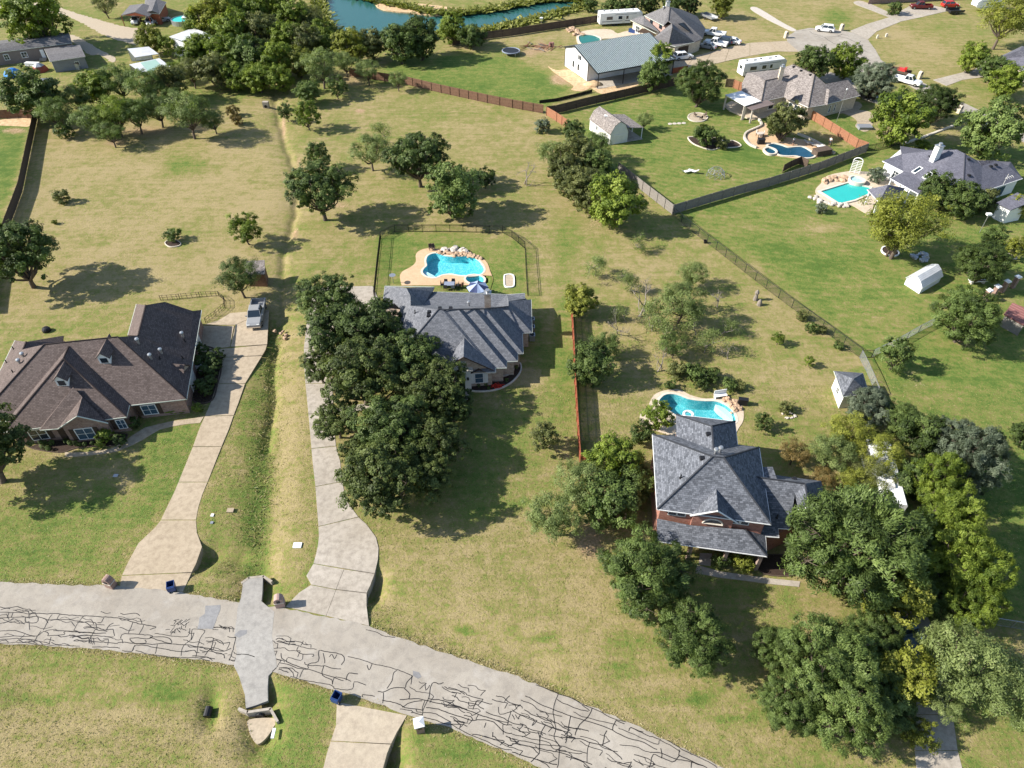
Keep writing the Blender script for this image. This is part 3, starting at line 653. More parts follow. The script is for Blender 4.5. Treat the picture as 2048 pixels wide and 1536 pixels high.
# ---------------------------------------------------------------- pools
def water(name, tint, scale=1.6, gloss=.16, strength=.5):
    t = NT(name); v = t.coord(); n = t.noise(v, scale, 3, .6, .8)
    b = t.n('ShaderNodeBump'); b.inputs['Strength'].default_value = strength; b.inputs['Distance'].default_value = .12; t.l(n, b.inputs['Height'])
    tr = t.n('ShaderNodeBsdfTransparent'); tr.inputs[0].default_value = (*tint, 1)
    gl = t.n('ShaderNodeBsdfGlossy'); gl.inputs['Roughness'].default_value = .06; t.l(b.outputs[0], gl.inputs['Normal'])
    lw = t.n('ShaderNodeLayerWeight'); lw.inputs[0].default_value = .5; t.l(b.outputs[0], lw.inputs['Normal'])
    f = t.math('ADD', .03, t.math('MULTIPLY', t.math('POWER', lw.outputs['Facing'], 4.0), .7))
    mx = t.n('ShaderNodeMixShader'); t.l(f, mx.inputs[0]); t.l(tr.outputs[0], mx.inputs[1]); t.l(gl.outputs[0], mx.inputs[2]); t.l(mx.outputs[0], t.o.inputs[0])
    return t.m
def plaster_caustics(name, c1, c2, c3, scale=1.5):
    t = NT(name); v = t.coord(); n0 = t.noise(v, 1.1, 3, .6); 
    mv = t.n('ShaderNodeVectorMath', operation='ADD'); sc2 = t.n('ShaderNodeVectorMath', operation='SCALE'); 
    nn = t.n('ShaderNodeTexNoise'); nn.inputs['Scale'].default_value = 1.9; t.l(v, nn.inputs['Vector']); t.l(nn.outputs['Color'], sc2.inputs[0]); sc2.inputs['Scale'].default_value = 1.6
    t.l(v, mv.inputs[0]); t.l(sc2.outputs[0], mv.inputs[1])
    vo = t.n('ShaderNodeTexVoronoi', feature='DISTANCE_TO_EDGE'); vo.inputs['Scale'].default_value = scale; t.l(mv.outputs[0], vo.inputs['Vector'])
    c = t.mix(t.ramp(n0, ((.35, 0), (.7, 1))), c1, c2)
    c = t.mix(t.ramp(vo.outputs['Distance'], ((.0, .55), (.12, .0))), c, c3)  # pale net: caustic light painted into the pool floor colour
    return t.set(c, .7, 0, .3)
MT['water'] = water('pool_water', (.80, .97, .98)); MT['water_still'] = water('pool_water_still', (.8, .97, .97), strength=.2)
MT['plB'] = plaster_caustics('blue_plaster_caustics', (.06, .42, .49), (.10, .52, .58), (.50, .80, .80), 2.1)  # third tone is the painted caustic net, here and below
MT['plC'] = plaster_caustics('teal_plaster_caustics', (.04, .31, .36), (.075, .41, .45), (.42, .68, .68), 2.5)
MT['plS'] = plain('white_step_plaster', (.62, .74, .76), .7, var=.15, scale=3)
MT['plH'] = plain('turquoise_plaster', (.04, .46, .42), .7, var=.08, scale=.5)
MT['plG'] = plain('dark_blue_plaster', (.012, .065, .12), .7, var=.3, scale=1.2)
MT['plF'] = plain('green_plaster', (.015, .17, .13), .7, var=.2, scale=1.2)
def basin(parent, poly, depth, mat, wmat, zt=.02, wz=-.07, name='basin'):
    poly = ccw(poly); me = MB(); m = len(poly); n = 0
    me.v += [(p[0], p[1], zt) for p in poly]+[(p[0], p[1], -depth) for p in inset(poly, .12)]
    for i in range(m): me.f.append((i, (i+1) % m, m+(i+1) % m, m+i))
    me.f.append(tuple(range(m, 2*m)))
    o = me.obj(name, mat, parent)
    wsurf = MB(); wsurf.v += [(p[0], p[1], wz) for p in ccw(poly)]; wsurf.f.append(tuple(range(m))); wo = wsurf.obj('water', wmat, parent)
    return o
def ccw(poly):
    return list(poly) if sum(a[0]*b[1]-b[0]*a[1] for a, b in zip(poly, list(poly[1:])+[poly[0]])) > 0 else list(poly)[::-1]
def ring(parent, poly, wd, z0, z1, mat, name='coping'):
    return slab(name, mat, inset(poly, -wd), z0, z1, holes=[poly], parent=parent)
def swimming_pool(label, poly, deck, spas, dmat, pmat, wmat, depth=1.4):
    c = sum((Vector(p) for p in poly), Vector((0, 0)))/len(poly)
    root = empty('swimming_pool', (c.x, c.y, 0), label, 'pool')
    slab('deck', dmat, deck, -.15, .05, holes=[inset(poly, -.3)]+[inset(s, -.25) for s in spas], parent=root)
    ring(root, poly, .31, -.1, .075, MT['coping'])
    basin(root, poly, depth, pmat, wmat)
    return root
# ---------------------------------------------------------------- houses
def plane_hit(px, py, pt, nrm):
    a = G(px, py, 0); o = Vector((0, 0, CAM_H)); d = (a-o).normalized(); k = d.dot(nrm)
    if abs(k) < 1e-4: return None, 0
    return o+d*((pt-o).dot(nrm)/k), abs(k)
def solve_roof(tf, V, F):
    """V: name -> (x, y[, z]) reading in an enlarged view tf=(ox, oy, scale), or Vector. F: (names, eave pair or None, pitch)"""
    ox, oy, s = tf; px = {}; P = {}
    for k, q in V.items():
        if isinstance(q, Vector): P[k] = q; continue
        px[k] = (ox+q[0]/s, oy+q[1]/s)
        if len(q) > 2: P[k] = G(*px[k], q[2])
    planes = []
    for names, ev, pitch in F:
        if not ev: planes.append(None); continue
        A, B = P[ev[0]], P[ev[1]]; e = (B-A); e.z = 0; h = Vector((-e.y, e.x, 0)).normalized()
        cx = [px[n] for n in names if n in px]; C = G(sum(p[0] for p in cx)/len(cx), sum(p[1] for p in cx)/len(cx), A.z+.8)
        if (C-A).dot(h) < 0: h = -h
        planes.append((A, Vector((-h.x*pitch, -h.y*pitch, 1)).normalized()))
    for k in px:
        if k in P: continue
        zs = ws = 0
        for (names, ev, pitch), pl in zip(F, planes):
            if pl and k in names:
                q, wt = plane_hit(*px[k], *pl)
                if q is not None and 0 < q.z < 14: zs += q.z*wt**3; ws += wt**3
        z = zs/ws if ws else 4.0
        P[k] = G(*px[k], z)
    return P
def roof(parent, P, F, mat, name='roof', thick=.16):
    names = sorted({n for f in F for n in f[0]}); ix = {n: i for i, n in enumerate(names)}
    bm = bmesh.new(); top = [bm.verts.new(P[n]) for n in names]
    for f in F:
        vs_ = [top[ix[n]] for n in f[0]]
        q = sum(((P[f[0][i]]-P[f[0][0]]).cross(P[f[0][i+1]]-P[f[0][0]]) for i in range(1, len(f[0])-1)), Vector())
        if q.z < 0: vs_ = vs_[::-1]
        try: bm.faces.new(vs_)
        except ValueError: pass
    be = [e for e in bm.edges if len(e.link_faces) == 1]; low = {}
    for e in be:
        f = e.link_faces[0]; lp = [l for l in f.loops if l.edge == e][0]; a, b = lp.vert, lp.link_loop_next.vert
        for v in (a, b):
            if v not in low: low[v] = bm.verts.new(v.co-Vector((0, 0, thick)))
        try: bm.faces.new((b, a, low[a], low[b]))
        except ValueError: pass
    bmesh.ops.triangulate(bm, faces=[f for f in bm.faces if len(f.verts) > 4])
    me = bpy.data.meshes.new(name); bm.to_mesh(me); bm.free(); me.materials.append(mat); auto_uv(me)
    o = link(name, me, parent)
    if parent: o.matrix_parent_inverse = Matrix.Translation(-parent.location)
    return o
def lines_part(parent, P, edges, mat, name, r=.07, dz=0.0, k=4):
    for e in edges:
        m = MB(); m.tube([P[a]+Vector((0, 0, dz)) for a in e], r, k); m.obj(name, mat, parent)
def walls(parent, pts, z0, z1, mat, name='wall'):
    """pts already at the wall line (x, y); one closed prism, thick enough to be a body"""
    m = MB(); m.prism(pts, z0, z1, bottom=False); return m.obj(name, mat, parent, uv=True)
def window(parent, a, b, t, zc, w_, h, frame='white', pane='glass', out=1, cols=2, rows=2, name='window', shutters=None):
    """window on the wall from a to b (x, y) at fraction t; out=+1 when the outside is to the right of a->b"""
    a, b = Vector((a[0], a[1])), Vector((b[0], b[1])); d = (b-a).normalized(); n = Vector((d.y, -d.x))*out; c = a.lerp(b, t)
    rz = math.atan2(d.y, d.x)
    fr = MB(); e = .09
    def bx(u, z, su, sz, dep=.10, off=.02): 
        q = c+d*u+n*off; return ((q.x, q.y, zc+z), (su, dep, sz))
    for u, z, su, sz in ((0, h/2-e/2, w_, e), (0, -h/2+e/2, w_, e), (-w_/2+e/2, 0, e, h-2*e), (w_/2-e/2, 0, e, h-2*e)): fr.box(*bx(u, z, su, sz), rz=rz)
    for i in range(1, cols): fr.box(*bx(-w_/2+w_*i/cols, 0, .05, h-2*e, .07), rz=rz)
    for i in range(1, rows): fr.box(*bx(0, -h/2+h*i/rows, w_-2*e, .04, .065), rz=rz)
    fo = fr.obj(name, MT[frame], parent)
    g = MB(); g.box(*bx(0, 0, w_-.1, h-.1, .05), rz=rz); go = g.obj('pane', MT[pane], fo) 
    if shutters:
        for s in (-1, 1):
            sm = MB(); sm.box(*bx(s*(w_/2+.28), 0, .5, h, .06, .035), rz=rz)
            for k in range(5): sm.box(*bx(s*(w_/2+.28), -h/2+.15+k*(h-.3)/4, .42, .07, .03, .075), rz=rz)
            sm.obj('shutter', MT[shutters], parent)
    return fo
def garage_door(parent, a, b, t, w_, h, mat='offwhite', out=1):
    a, b = Vector((a[0], a[1])), Vector((b[0], b[1])); d = (b-a).normalized(); n = Vector((d.y, -d.x))*out; c = a.lerp(b, t)+n*.03; rz = math.atan2(d.y, d.x)
    m = MB(); k = 4
    for i in range(k): m.box((c.x, c.y, .05+h*(i+.5)/k), (w_, .06, h/k-.03), rz=rz)
    m.box((c.x-n.x*.03, c.y-n.y*.03, h/2), (w_+.2, .05, h+.1), rz=rz)
    return m.obj('garage_door', MT[mat], parent)
def vent(parent, p, kind='pipe'):
    m = MB()
    if kind == 'pipe': m.tube([p-Vector((0, 0, .1)), p+Vector((0, 0, .5))], .07, 8); m.lathe([(.16, 0), (.10, .1)], (p.x, p.y, p.z-.02), 8)
    elif kind == 'turbine': m.tube([p-Vector((0, 0, .1)), p+Vector((0, 0, .6))], .13, 8); m.lathe([(.22, .0), (.26, .12), (.2, .24), (.05, .28)], (p.x, p.y, p.z+.55), 10)
    else: m.box((p.x, p.y, p.z+.1), (.5, .5, .22), taper=.8)
    return m.obj('roof_vent', MT['galv' if kind == 'turbine' else 'dark'], parent)
def on_roof(P, names, u, v):
    a, b, c = [P[n] for n in names[:3]]; return a+(b-a)*u+(c-a)*v
def chimney(parent, p, w_, d, z0, z1, mat, rz=0.0, cap='galv'):
    m = MB(); m.box((p.x, p.y, (z0+z1)/2), (w_, d, z1-z0), rz=rz); o = m.obj('chimney', MT[mat], parent, uv=True)
    c = MB(); c.box((p.x, p.y, z1+.05), (w_+.2, d+.2, .1), rz=rz); c.lathe([(.22, .1), (.22, .4), (.32, .42), (.3, .5)], (p.x, p.y, z1), 10); q = c.obj('cap', MT[cap], o)
    return o
def dormer(parent, p, w_, h, dep, shm, rz=0.0, wallm='white'):
    """p: bottom centre of the dormer front; it faces -Y turned by rz and runs back into the roof"""
    R = Matrix.Rotation(rz, 4, 'Z'); T_ = Matrix.Translation(p) @ R
    ap = h+w_*.55; f = lambda q: T_ @ Vector(q)
    b = MB(); b.poly([f((-w_/2, 0, -.3)), f((w_/2, 0, -.3)), f((w_/2, 0, h)), f((0, 0, ap)), f((-w_/2, 0, h))])
    b.poly([f((w_/2, 0, -.3)), f((w_/2, dep, -.3+dep*.6)), f((w_/2, dep, h)), f((w_/2, 0, h))]); b.poly([f((-w_/2, dep, -.3+dep*.6)), f((-w_/2, 0, -.3)), f((-w_/2, 0, h)), f((-w_/2, dep, h))])
    dm = b.obj('dormer', MT[wallm], parent)
    r = MB()
    for s in (-1, 1):
        a0, a1 = f((0, -.2, ap+.12)), f((0, dep+1.2, ap+.12)); e0, e1 = f((s*(w_/2+.22), -.2, h-.02)), f((s*(w_/2+.22), dep, h-.02))
        r.poly([e0, a0, a1, e1] if s < 0 else [a0, e0, e1, a1]); r.poly([q-Vector((0, 0, .1)) for q in ([e0, e1, a1, a0] if s < 0 else [a0, a1, e1, e0])])
        r.poly([e0, e0-Vector((0, 0, .1)), a0-Vector((0, 0, .1)), a0]); r.poly([e0, e1, e1-Vector((0, 0, .1)), e0-Vector((0, 0, .1))])
    q = r.obj('dormer_roof', shm, dm, uv=True)
    g = MB(); c = f((0, -.03, h*.5)); g.box(c, (w_*.62, .06, h*.72), rz=rz); q = g.obj('pane', MT['glass'], dm)
    return dm
def xy(p): return (p.x, p.y)
def ctr(P, names): return sum((P[n] for n in names), Vector())/len(names)
def gable_wall(parent, P, apex, l, r, zb, mat, back=.25, name='gable_wall'):
    """vertical wall under a gable, pulled back from the roof edge, .3 m thick"""
    a, b, c = P[apex], P[l], P[r]; d = Vector((c.x-b.x, c.y-b.y, 0)).normalized(); n = Vector((d.y, -d.x, 0))
    if n.y > 0: n = -n
    base = Vector((b.x, b.y, 0))
    def pr(p, dz): 
        u = (Vector((p.x, p.y, 0))-base).dot(d); q = base+d*u-n*back; return Vector((q.x, q.y, p.z+dz))
    L, A, Rr = pr(b+d*.35, -.05), pr(a, -.22), pr(c-d*.35, -.05)
    L0, R0 = Vector((L.x, L.y, zb)), Vector((Rr.x, Rr.y, zb)); m = MB(); k = -n*.3
    m.poly([L0, R0, Rr, A, L]); m.poly([q+k for q in (L, A, Rr, R0, L0)])
    f = [L0, R0, Rr, A, L]
    for i in range(5): p, q = f[i], f[(i+1) % 5]; m.poly([q, p, p+k, q+k])
    o = m.obj(name, mat, parent, uv=True); return (L0, R0, n)

# ---------------- house with the brown roof, left
def house_a():
    tf = (0, 580, 4.6545); e = 2.75
    V = dict(rlw=(140,468,e), rlr=(590,425,e), rlr2=(580,487), rg1=(245,482), rg2=(215,552), ml=(410,507), mr=(1095,437), lfc=(-232,1226,e), flv=(60,1222,e), fr=(1735,1015,e), fv=(1220,1071,e),
             gl0=(1270,130,e), gl1=(1190,420,e), gb=(1357,140), gf=(1285,424), gp=(1535,110), gq=(1795,195), gr=(1875,185,e),
             f1b=(640,525), f1f=(590,640), f1l=(20,1325,e), f1r=(1178,1180,e), v1=(1210,1046,e))
    Fs = [(('lfc','ml','rg2','rg1','rlw'), ('lfc','rlw'), .70), (('rg2','ml','rlr2','rlr','rg1'), None, 0),
          (('lfc','fr','mr','ml'), ('fv','fr'), .70), (('fr','gr','gq','gp','gb','gf','mr'), ('fr','gr'), .70),
          (('gl1','gf','gb','gl0'), ('gl1','gl0'), .70),
          ]
    P = solve_roof(tf, V, Fs)
    P['rlr2'] = Vector((P['rlr2'].x, P['rlr2'].y, 2.75)); P['rlr2'] = G(580/4.6545, 580+487/4.6545, 3.1)
    root = empty('brick_house', G(90, 880), 'sprawling brick house with brown shingle roof and two small dormers', 'house')
    run = P['ml'].y-(P['lfc'].y+P['fr'].y)/2
    # hidden back slopes
    P['bk1'] = Vector((P['ml'].x+.5, P['ml'].y+run*.75, e)); P['bk2'] = Vector((P['mr'].x, P['mr'].y+run*.75, e))
    Fs2 = [f for f in Fs]+[(('ml','mr','bk2','bk1'), None, 0), (('mr','gf','bk2'), None, 0), (('gl1','bk2','gf'), None, 0)]
    roof(root, P, Fs2, MT['shA'])
    lines_part(root, P, [('lfc','ml','mr','fr'), ('gb','gf'), ('rg1','rg2')], MT['shA'], 'ridge_cap', .09, .02)
    lines_part(root, P, [('lfc','flv'), ('fv','fr','gr'), ('lfc','rlw'), ('gl1','gl0')], MT['trim'], 'gutter', .08, -.06)
    # front wing with its own hip
    P1 = solve_roof(tf, dict(V, f1s=(640,525)), [(('f1b','f1f','f1l','flv'), ('f1l','flv'), .70), (('f1f','f1r','f1l'), ('f1l','f1r'), .70), (('f1b','v1','f1r','f1f'), None, 0), (('lfc','fr','mr','f1b'), ('fv','fr'), .70)])
    for k in ('f1b','f1f'): P1[k] = P1[k]
    roof(root, P1, [(('flv','f1b','f1f','f1l'),), (('f1l','f1f','f1r'),), (('f1f','f1b','v1','f1r'),)], MT['shA'], 'wing_roof')
    lines_part(root, P1, [('f1b','f1f','f1l'), ('f1f','f1r')], MT['shA'], 'ridge_cap', .09, .02)
    lines_part(root, P1, [('f1l','f1r','v1')], MT['trim'], 'gutter', .08, -.06)
    # second step and the gable over the big window
    V2 = dict(s1=(685,910), s2=(765,995), gl=(540,1290,e), sl=(370,1303,e), s0=(672,915), sb=(358,1291,e-.1), ga=(715,1172,4.75), gr_=(1005,1238,e), f1l=(20,1325,e), f1r=(1178,1180,e))
    P2 = solve_roof(tf, V2, [(('s1','s2','gl','sl'), ('sl','gl'), .70)])
    P2['s1'] += Vector((0, 0, .12)); P2['s0'] = P2['s1']+Vector((-.32, 0, -.5)); P2['sb'] = P2['sl']+Vector((-.3, .25, -.2))
    roof(root, P2, [(('sl','gl','s2','s1'),), (('sb','sl','s1','s0'),), (('gl','ga','s2'),), (('ga','gr_','s2'),)], MT['shA'], 'gable_roof')
    lines_part(root, P2, [('sl','gl')], MT['trim'], 'gutter', .08, -.06); lines_part(root, P2, [('gl','ga','gr_')], MT['trim'], 'barge_board', .07, -.05)
    # walls
    out = [P[k] for k in ('lfc','flv')]+[P1['f1l']]+[P2['sl'], P2['gl'], P2['gr_']]+[P1['f1r'], P1['v1']]+[P[k] for k in ('fv','fr','gr','gq','gp','gl0','gl1','bk2','bk1','rlr','rlw')]
    pts = [xy(P['lfc']), xy(P['flv']), xy(P1['f1l']), xy(P1['f1r']), xy(P1['v1']), xy(P['fv']), xy(P['fr']), xy(P['gr']), xy(P['gl0']), xy(P['gl1']), xy(P['bk2']), xy(P['bk1']), xy(P['rlr']), xy(P['rlw'])]
    ws = inset(pts, .45); walls(root, ws, -.2, e-.08, MT['brickA'])
    L0, R0, n = gable_wall(root, P2, 'ga', 'gl', 'gr_', -.2, MT['brickA'])
    window(root, xy(L0), xy(R0), .42, 1.25, 2.0, 1.8, 'white', 'glassblue', 1, 2, 2, shutters='darkwood')
    window(root, ws[2], ws[3], .215, 1.3, 1.9, 1.7, 'white', 'glass', 1, 2, 2, shutters='darkwood')
    window(root, ws[2], ws[3], .945, 1.3, 1.0, 1.5, 'white', 'glassblue', 1, 2, 2, shutters='darkwood')
    window(root, ws[5], ws[6], .22, 1.3, 1.7, 1.6, 'white', 'glassblue', 1, 2, 2, shutters='darkwood')
    window(root, ws[0], ws[1], .9, 1.3, 1.6, 1.6, 'white', 'glassblue', 1, 2, 2)
    # front door in its shaded recess
    d = MB(); a, b = Vector(ws[2]), Vector(ws[3]); c = a.lerp(b, .43); q = (b-a).normalized(); nn = Vector((q.y, -q.x)); rz = math.atan2(q.y, q.x)
    d.box((c.x+nn.x*.04, c.y+nn.y*.04, 1.1), (1.1, .08, 2.2), rz=rz); d.box((c.x+nn.x*.09, c.y+nn.y*.09, 1.5), (.6, .04, 1.1), rz=rz); d.obj('front_door', MT['darkwood'], root)
    for t in (.30, .72): garage_door(root, ws[6], ws[7], t, 2.6, 2.1)
    for k in ((985,683), (592,893)): 
        p = plane_pt(tf, k, P1 if k[0] < 700 else P, ('f1l','f1r','f1f') if k[0] < 700 else ('fv','fr','mr')); dormer(root, p, 1.25, .95, 2.2, MT['shA'], rz=.08)
    # little gable on the driveway slope
    p = plane_pt(tf, (1700,735), P, ('fr','gr','mr')); dormer(root, Vector((P['fr'].lerp(P['gr'], .36).x-.25, p.y, 2.75)), 1.6, .3, 1.4, MT['shA'], rz=math.pi/2-.12, wallm='brickA')
    for k, kd in (((1290,495),'turbine'), ((1408,640),'turbine'), ((1490,640),'pipe'), ((1705,435),'turbine'), ((1720,478),'pipe'), ((1505,588),'turbine'), ((1702,638),'pipe')):
        vent(root, plane_pt(tf, k, P, ('fr','gr','mr')), kd)
    for k, kd in (((190,690),'turbine'), ((225,630),'turbine'), ((130,555),'pipe'), ((65,680),'pipe'), ((125,772),'pipe')): vent(root, plane_pt(tf, k, P, ('lfc','rlw','ml')), kd)
def plane_pt(tf, k, P, names):
    a, b, c = [P[n] for n in names]; nrm = (b-a).cross(c-a).normalized(); q, _ = plane_hit(tf[0]+k[0]/tf[2], tf[1]+k[1]/tf[2], a, nrm); return q
house_a()

# ---------------- grey roofed house in the middle
def house_b():
    tf = (740, 550, 5.12); e = 2.8
    V = dict(a1=(152,112,e), b1=(372,132), b2=(252,285), a2=(128,325,e), bv=(415,215), bw=(310,342), wr=(660,122,e), wr2=(640,170), gv=(542,306,3.7), bv2=(415,314),
             r0=(700,352), pl=(164,985,e), pr=(1280,985,e), q1=(742,356), q1r=(775,355), gbk=(965,622), q1b=(1283,950),
             r1=(905,352), r1r=(947,352), e2l=(1280,952,e), e2=(1400,950,e), e3l=(1400,886,e), e3=(1510,882,e), r2=(1063,349), r2r=(1115,348), e4l=(1510,806,e), e4=(1568,804,e),
             r3=(1180,346), r3r=(1335,333), e5l=(1560,596,e), e5=(1660,590,e), r4=(1418,325), rt=(1418,268), rr=(1650,250,e), 
             g1=(640,171,e-.1), g2=(1228,190,e-.1), g3=(1290,318,3.7), g4=(1400,200,e-.1), g5=(1414,326), g6=(1588,186,e), g7=(1590,242))
    Fs = [(('pl','r0','bv2','bv','bw'), ('pl','a2'), .7), (('pl','pr','gbk','q1','r0'), ('pl','pr'), .7),
          (('q1r','r1','e2','e2l'), ('e2l','e2'), .7), (('r1r','r2','e3','e3l'), ('e3l','e3'), .7), (('r2r','r3','e4','e4l'), ('e4l','e4'), .7), (('r3r','r4','e5','e5l'), ('e5l','e5'), .7),
          (('a2','b2','b1','a1'), ('a2','a1'), .7)]
    P = solve_roof(tf, V, Fs)
    zr = P['r0'].z
    for k, dz in (('bv', -1.3), ('bv2', -.6), ('bw', -2.4)): P[k] = G(tf[0]+V[k][0]/tf[2], tf[1]+V[k][1]/tf[2], max(3.2, zr+dz-.6))
    for k, z in (('wr2', 3.2), ('g5', P['r4'].z-.3), ('rt', P['r4'].z-.5), ('g7', 3.1)): P[k] = G(tf[0]+V[k][0]/tf[2], tf[1]+V[k][1]/tf[2], z)
    root = empty('brick_house', G(920, 760), 'grey roofed stone house with stepped hips, behind the big dark oaks', 'house')
    FF = [(('pl','r0','bv2','bw'),), (('pl','pr','gbk','q1','r0'),), (('q1','q1r','e2l','pr','gbk'),), (('q1r','r1','e2','e2l'),), (('r1','r1r','e3l','e2'),), (('r1r','r2','e3','e3l'),), (('r2','r2r','e4l','e3'),), (('r2r','r3','e4','e4l'),),
          (('r3','r3r','e5l','e4'),), (('r3r','r4','e5','e5l'),), (('r4','rt','rr','e5'),), (('bv2','bv','bw'),),
          (('a2','b2','b1','a1'),), (('b2','bw','bv','b1'),), (('b1','bv','bv2','gv','wr2','wr'),), (('r0','q1','q1r','r1','g3','gv','bv2'),), (('r1','r1r','r2','r2r','r3','g3'),), (('r3','r3r','r4','g5','g3'),),
          (('gv','g3','g2','g1'),), (('g3','g5','g4','g2'),), (('g5','rt','g7','g6','g4'),), (('wr2','gv','g1'),), (('r4','g5','rt'),)]
    roof(root, P, FF, MT['shB'])
    lines_part(root, P, [('pl','r0'), ('r0','q1','r1','r2','r3','r4')], MT['shB'], 'ridge_cap', .09, .02)
    lines_part(root, P, [('e2l','e2','e3l','e3','e4l','e4','e5l','e5','rr'), ('a2','a1','wr'), ('g1','g2','g4','g6')], MT['trim'], 'gutter', .07, -.06)
    V2 = dict(gb=(965,640), ga=(958,836,5.5), gl=(838,902,4.5), gr=(1278,978,e), gv=(800,868), pl=V['pl'], pr=V['pr'])
    P2 = solve_roof(tf, V2, [(('gb','gv','pl','pr'), ('pl','pr'), .7)])
    roof(root, P2, [(('gl','ga','gb','gv'),), (('ga','gr','gb'),)], MT['shB'], 'gable_roof')
    lines_part(root, P2, [('gl','ga','gr')], MT['darkwood'], 'barge_board', .08, -.08)
    pts = [xy(P[k]) for k in ('pl','pr','e2','e3l','e3','e4l','e4','e5l','e5','rr')]+[xy(P['g6']), xy(P['g4']), xy(P['g2']), xy(P['g1']), xy(P['wr']), xy(P['a1']), xy(P['a2'])]
    pts[1] = xy(P['e2l'])
    ws = inset(pts, .45); walls(root, ws, -.1, e-.08, MT['brickB'])
    L0, R0, n = gable_wall(root, P2, 'ga', 'gl', 'gr', -.1, MT['brickB'], back=.3)
    d = (R0-L0).normalized(); rz = math.atan2(d.y, d.x)
    # pale entry front, star, column, cornice returns
    m = MB(); W_ = (R0-L0).length
    def at(u, off, z): q = L0+d*(u*W_)+n*off; return (q.x, q.y, z)
    m.box(at(.10, .05, 3.75), (1.7, .14, 1.3), rz=rz); m.box(at(.02, .05, 1.5), (.5, .14, 3.2), rz=rz); m.box(at(.33, .22, 1.55), (.75, .5, 3.2), rz=rz); m.obj('entry_front', MT['offwhite'], root)
    a = MB(); a.box(at(.16, .04, 1.4), (1.25, .16, 2.8), rz=rz); pts_ = []
    for k in range(9): t = math.pi*k/8; pts_.append((math.cos(t)*.62, 2.8+math.sin(t)*.55))
    a.poly([at(.16+x/W_, .125, z) for x, z in pts_]); a.obj('front_door', MT['dark'], root)
    s = MB(); c0 = at(.115, .14, 4.0)
    for k in range(5):
        t = math.pi/2+2*math.pi*k/5; t2 = t+math.pi/5; t0 = t-math.pi/5; f = lambda r, tt: tuple(Vector(c0)+d*(math.cos(tt)*r)+Vector((0, 0, math.sin(tt)*r)))
        s.poly([c0, f(.13, t0), f(.33, t), f(.13, t2)])
    rg = [tuple(Vector(c0)+d*(math.cos(2*math.pi*k/20)*.42)+Vector((0, 0, math.sin(2*math.pi*k/20)*.42))) for k in range(21)]
    s.tube(rg, .035, 5, caps=False); s.obj('wall_star', MT['dark'], root)
    lam = MB(); q = at(.33, .52, 1.9); lam.lathe([(.05, -.25), (.13, -.1), (.13, .15), (.04, .28)], q, 8); lam.obj('wall_lamp', MT['dark'], root)
    t_ = MB(); t_.box(at(.335, .3, 3.28), (1.25, .7, .14), rz=rz); t_.box(at(.97, .2, 2.62), (1.3, .6, .14), rz=rz); t_.obj('cornice', MT['coping'], root)
    fo = window(root, xy(L0), xy(R0), .64, 1.45, 1.15, 1.7, 'white', 'glassblue', 1, 1, 2, shutters='offwhite')
    g2 = MB()
    for s_ in (-1, 1): g2.poly([at(.64, .12, 3.05), at(.64+s_*1.15/W_, .12, 2.45), at(.64+s_*1.15/W_, .12, 2.3), at(.64, .12, 2.85)][::s_]); g2.poly([at(.64, .35, 3.08), at(.64+s_*1.15/W_, .35, 2.48), at(.64+s_*1.15/W_, .0, 2.48), at(.64, .0, 3.08)][::-s_])
    g2.obj('window_hood', MT['darkwood'], root)
    chimney(root, G(740+1206/5.12, 550+300/5.12, 5.4), .8, .7, 4.2, P['r3'].z+1.0, 'brickB')
    for k, kd, nm in (((715,344),'box',('r0','bv2','gv')), ((825,344),'box',('r0','r3','g3')), ((1013,318),'turbine',('r0','r3','g3')), ((605,382),'box',('pl','r0','bv2')), ((600,420),'box',('pl','r0','bv2')), ((462,390),'pipe',('pl','r0','bv2')), ((560,112),'pipe',('r0','r3','g3')), ((1305,682),'pipe',('r2r','e4l','e4'))):
        if kd: vent(root, plane_pt(tf, k, P, nm), kd)
    for k, lb in enumerate(('rear', 'middle', 'front')):
        q = P['rr'].lerp(P['e5'], .25+.24*k); r3 = empty('air_conditioner', (q.x+.1, q.y, 0), f'grey air conditioner at the right wall of the grey roofed house, {lb} one of three', 'air conditioner', 'air conditioners beside the grey roofed house')
        ac = MB(); ac.box((0, 0, .45), (.75, .75, .9)); ac.obj('casing', MT['galv'], r3, local=True); fa = MB(); fa.lathe([(.3, .0), (.3, .05), (.1, .06)], (0, 0, .9), 10); fa.obj('fan_grille', MT['dark'], r3, local=True)
    return P, P2
house_b()

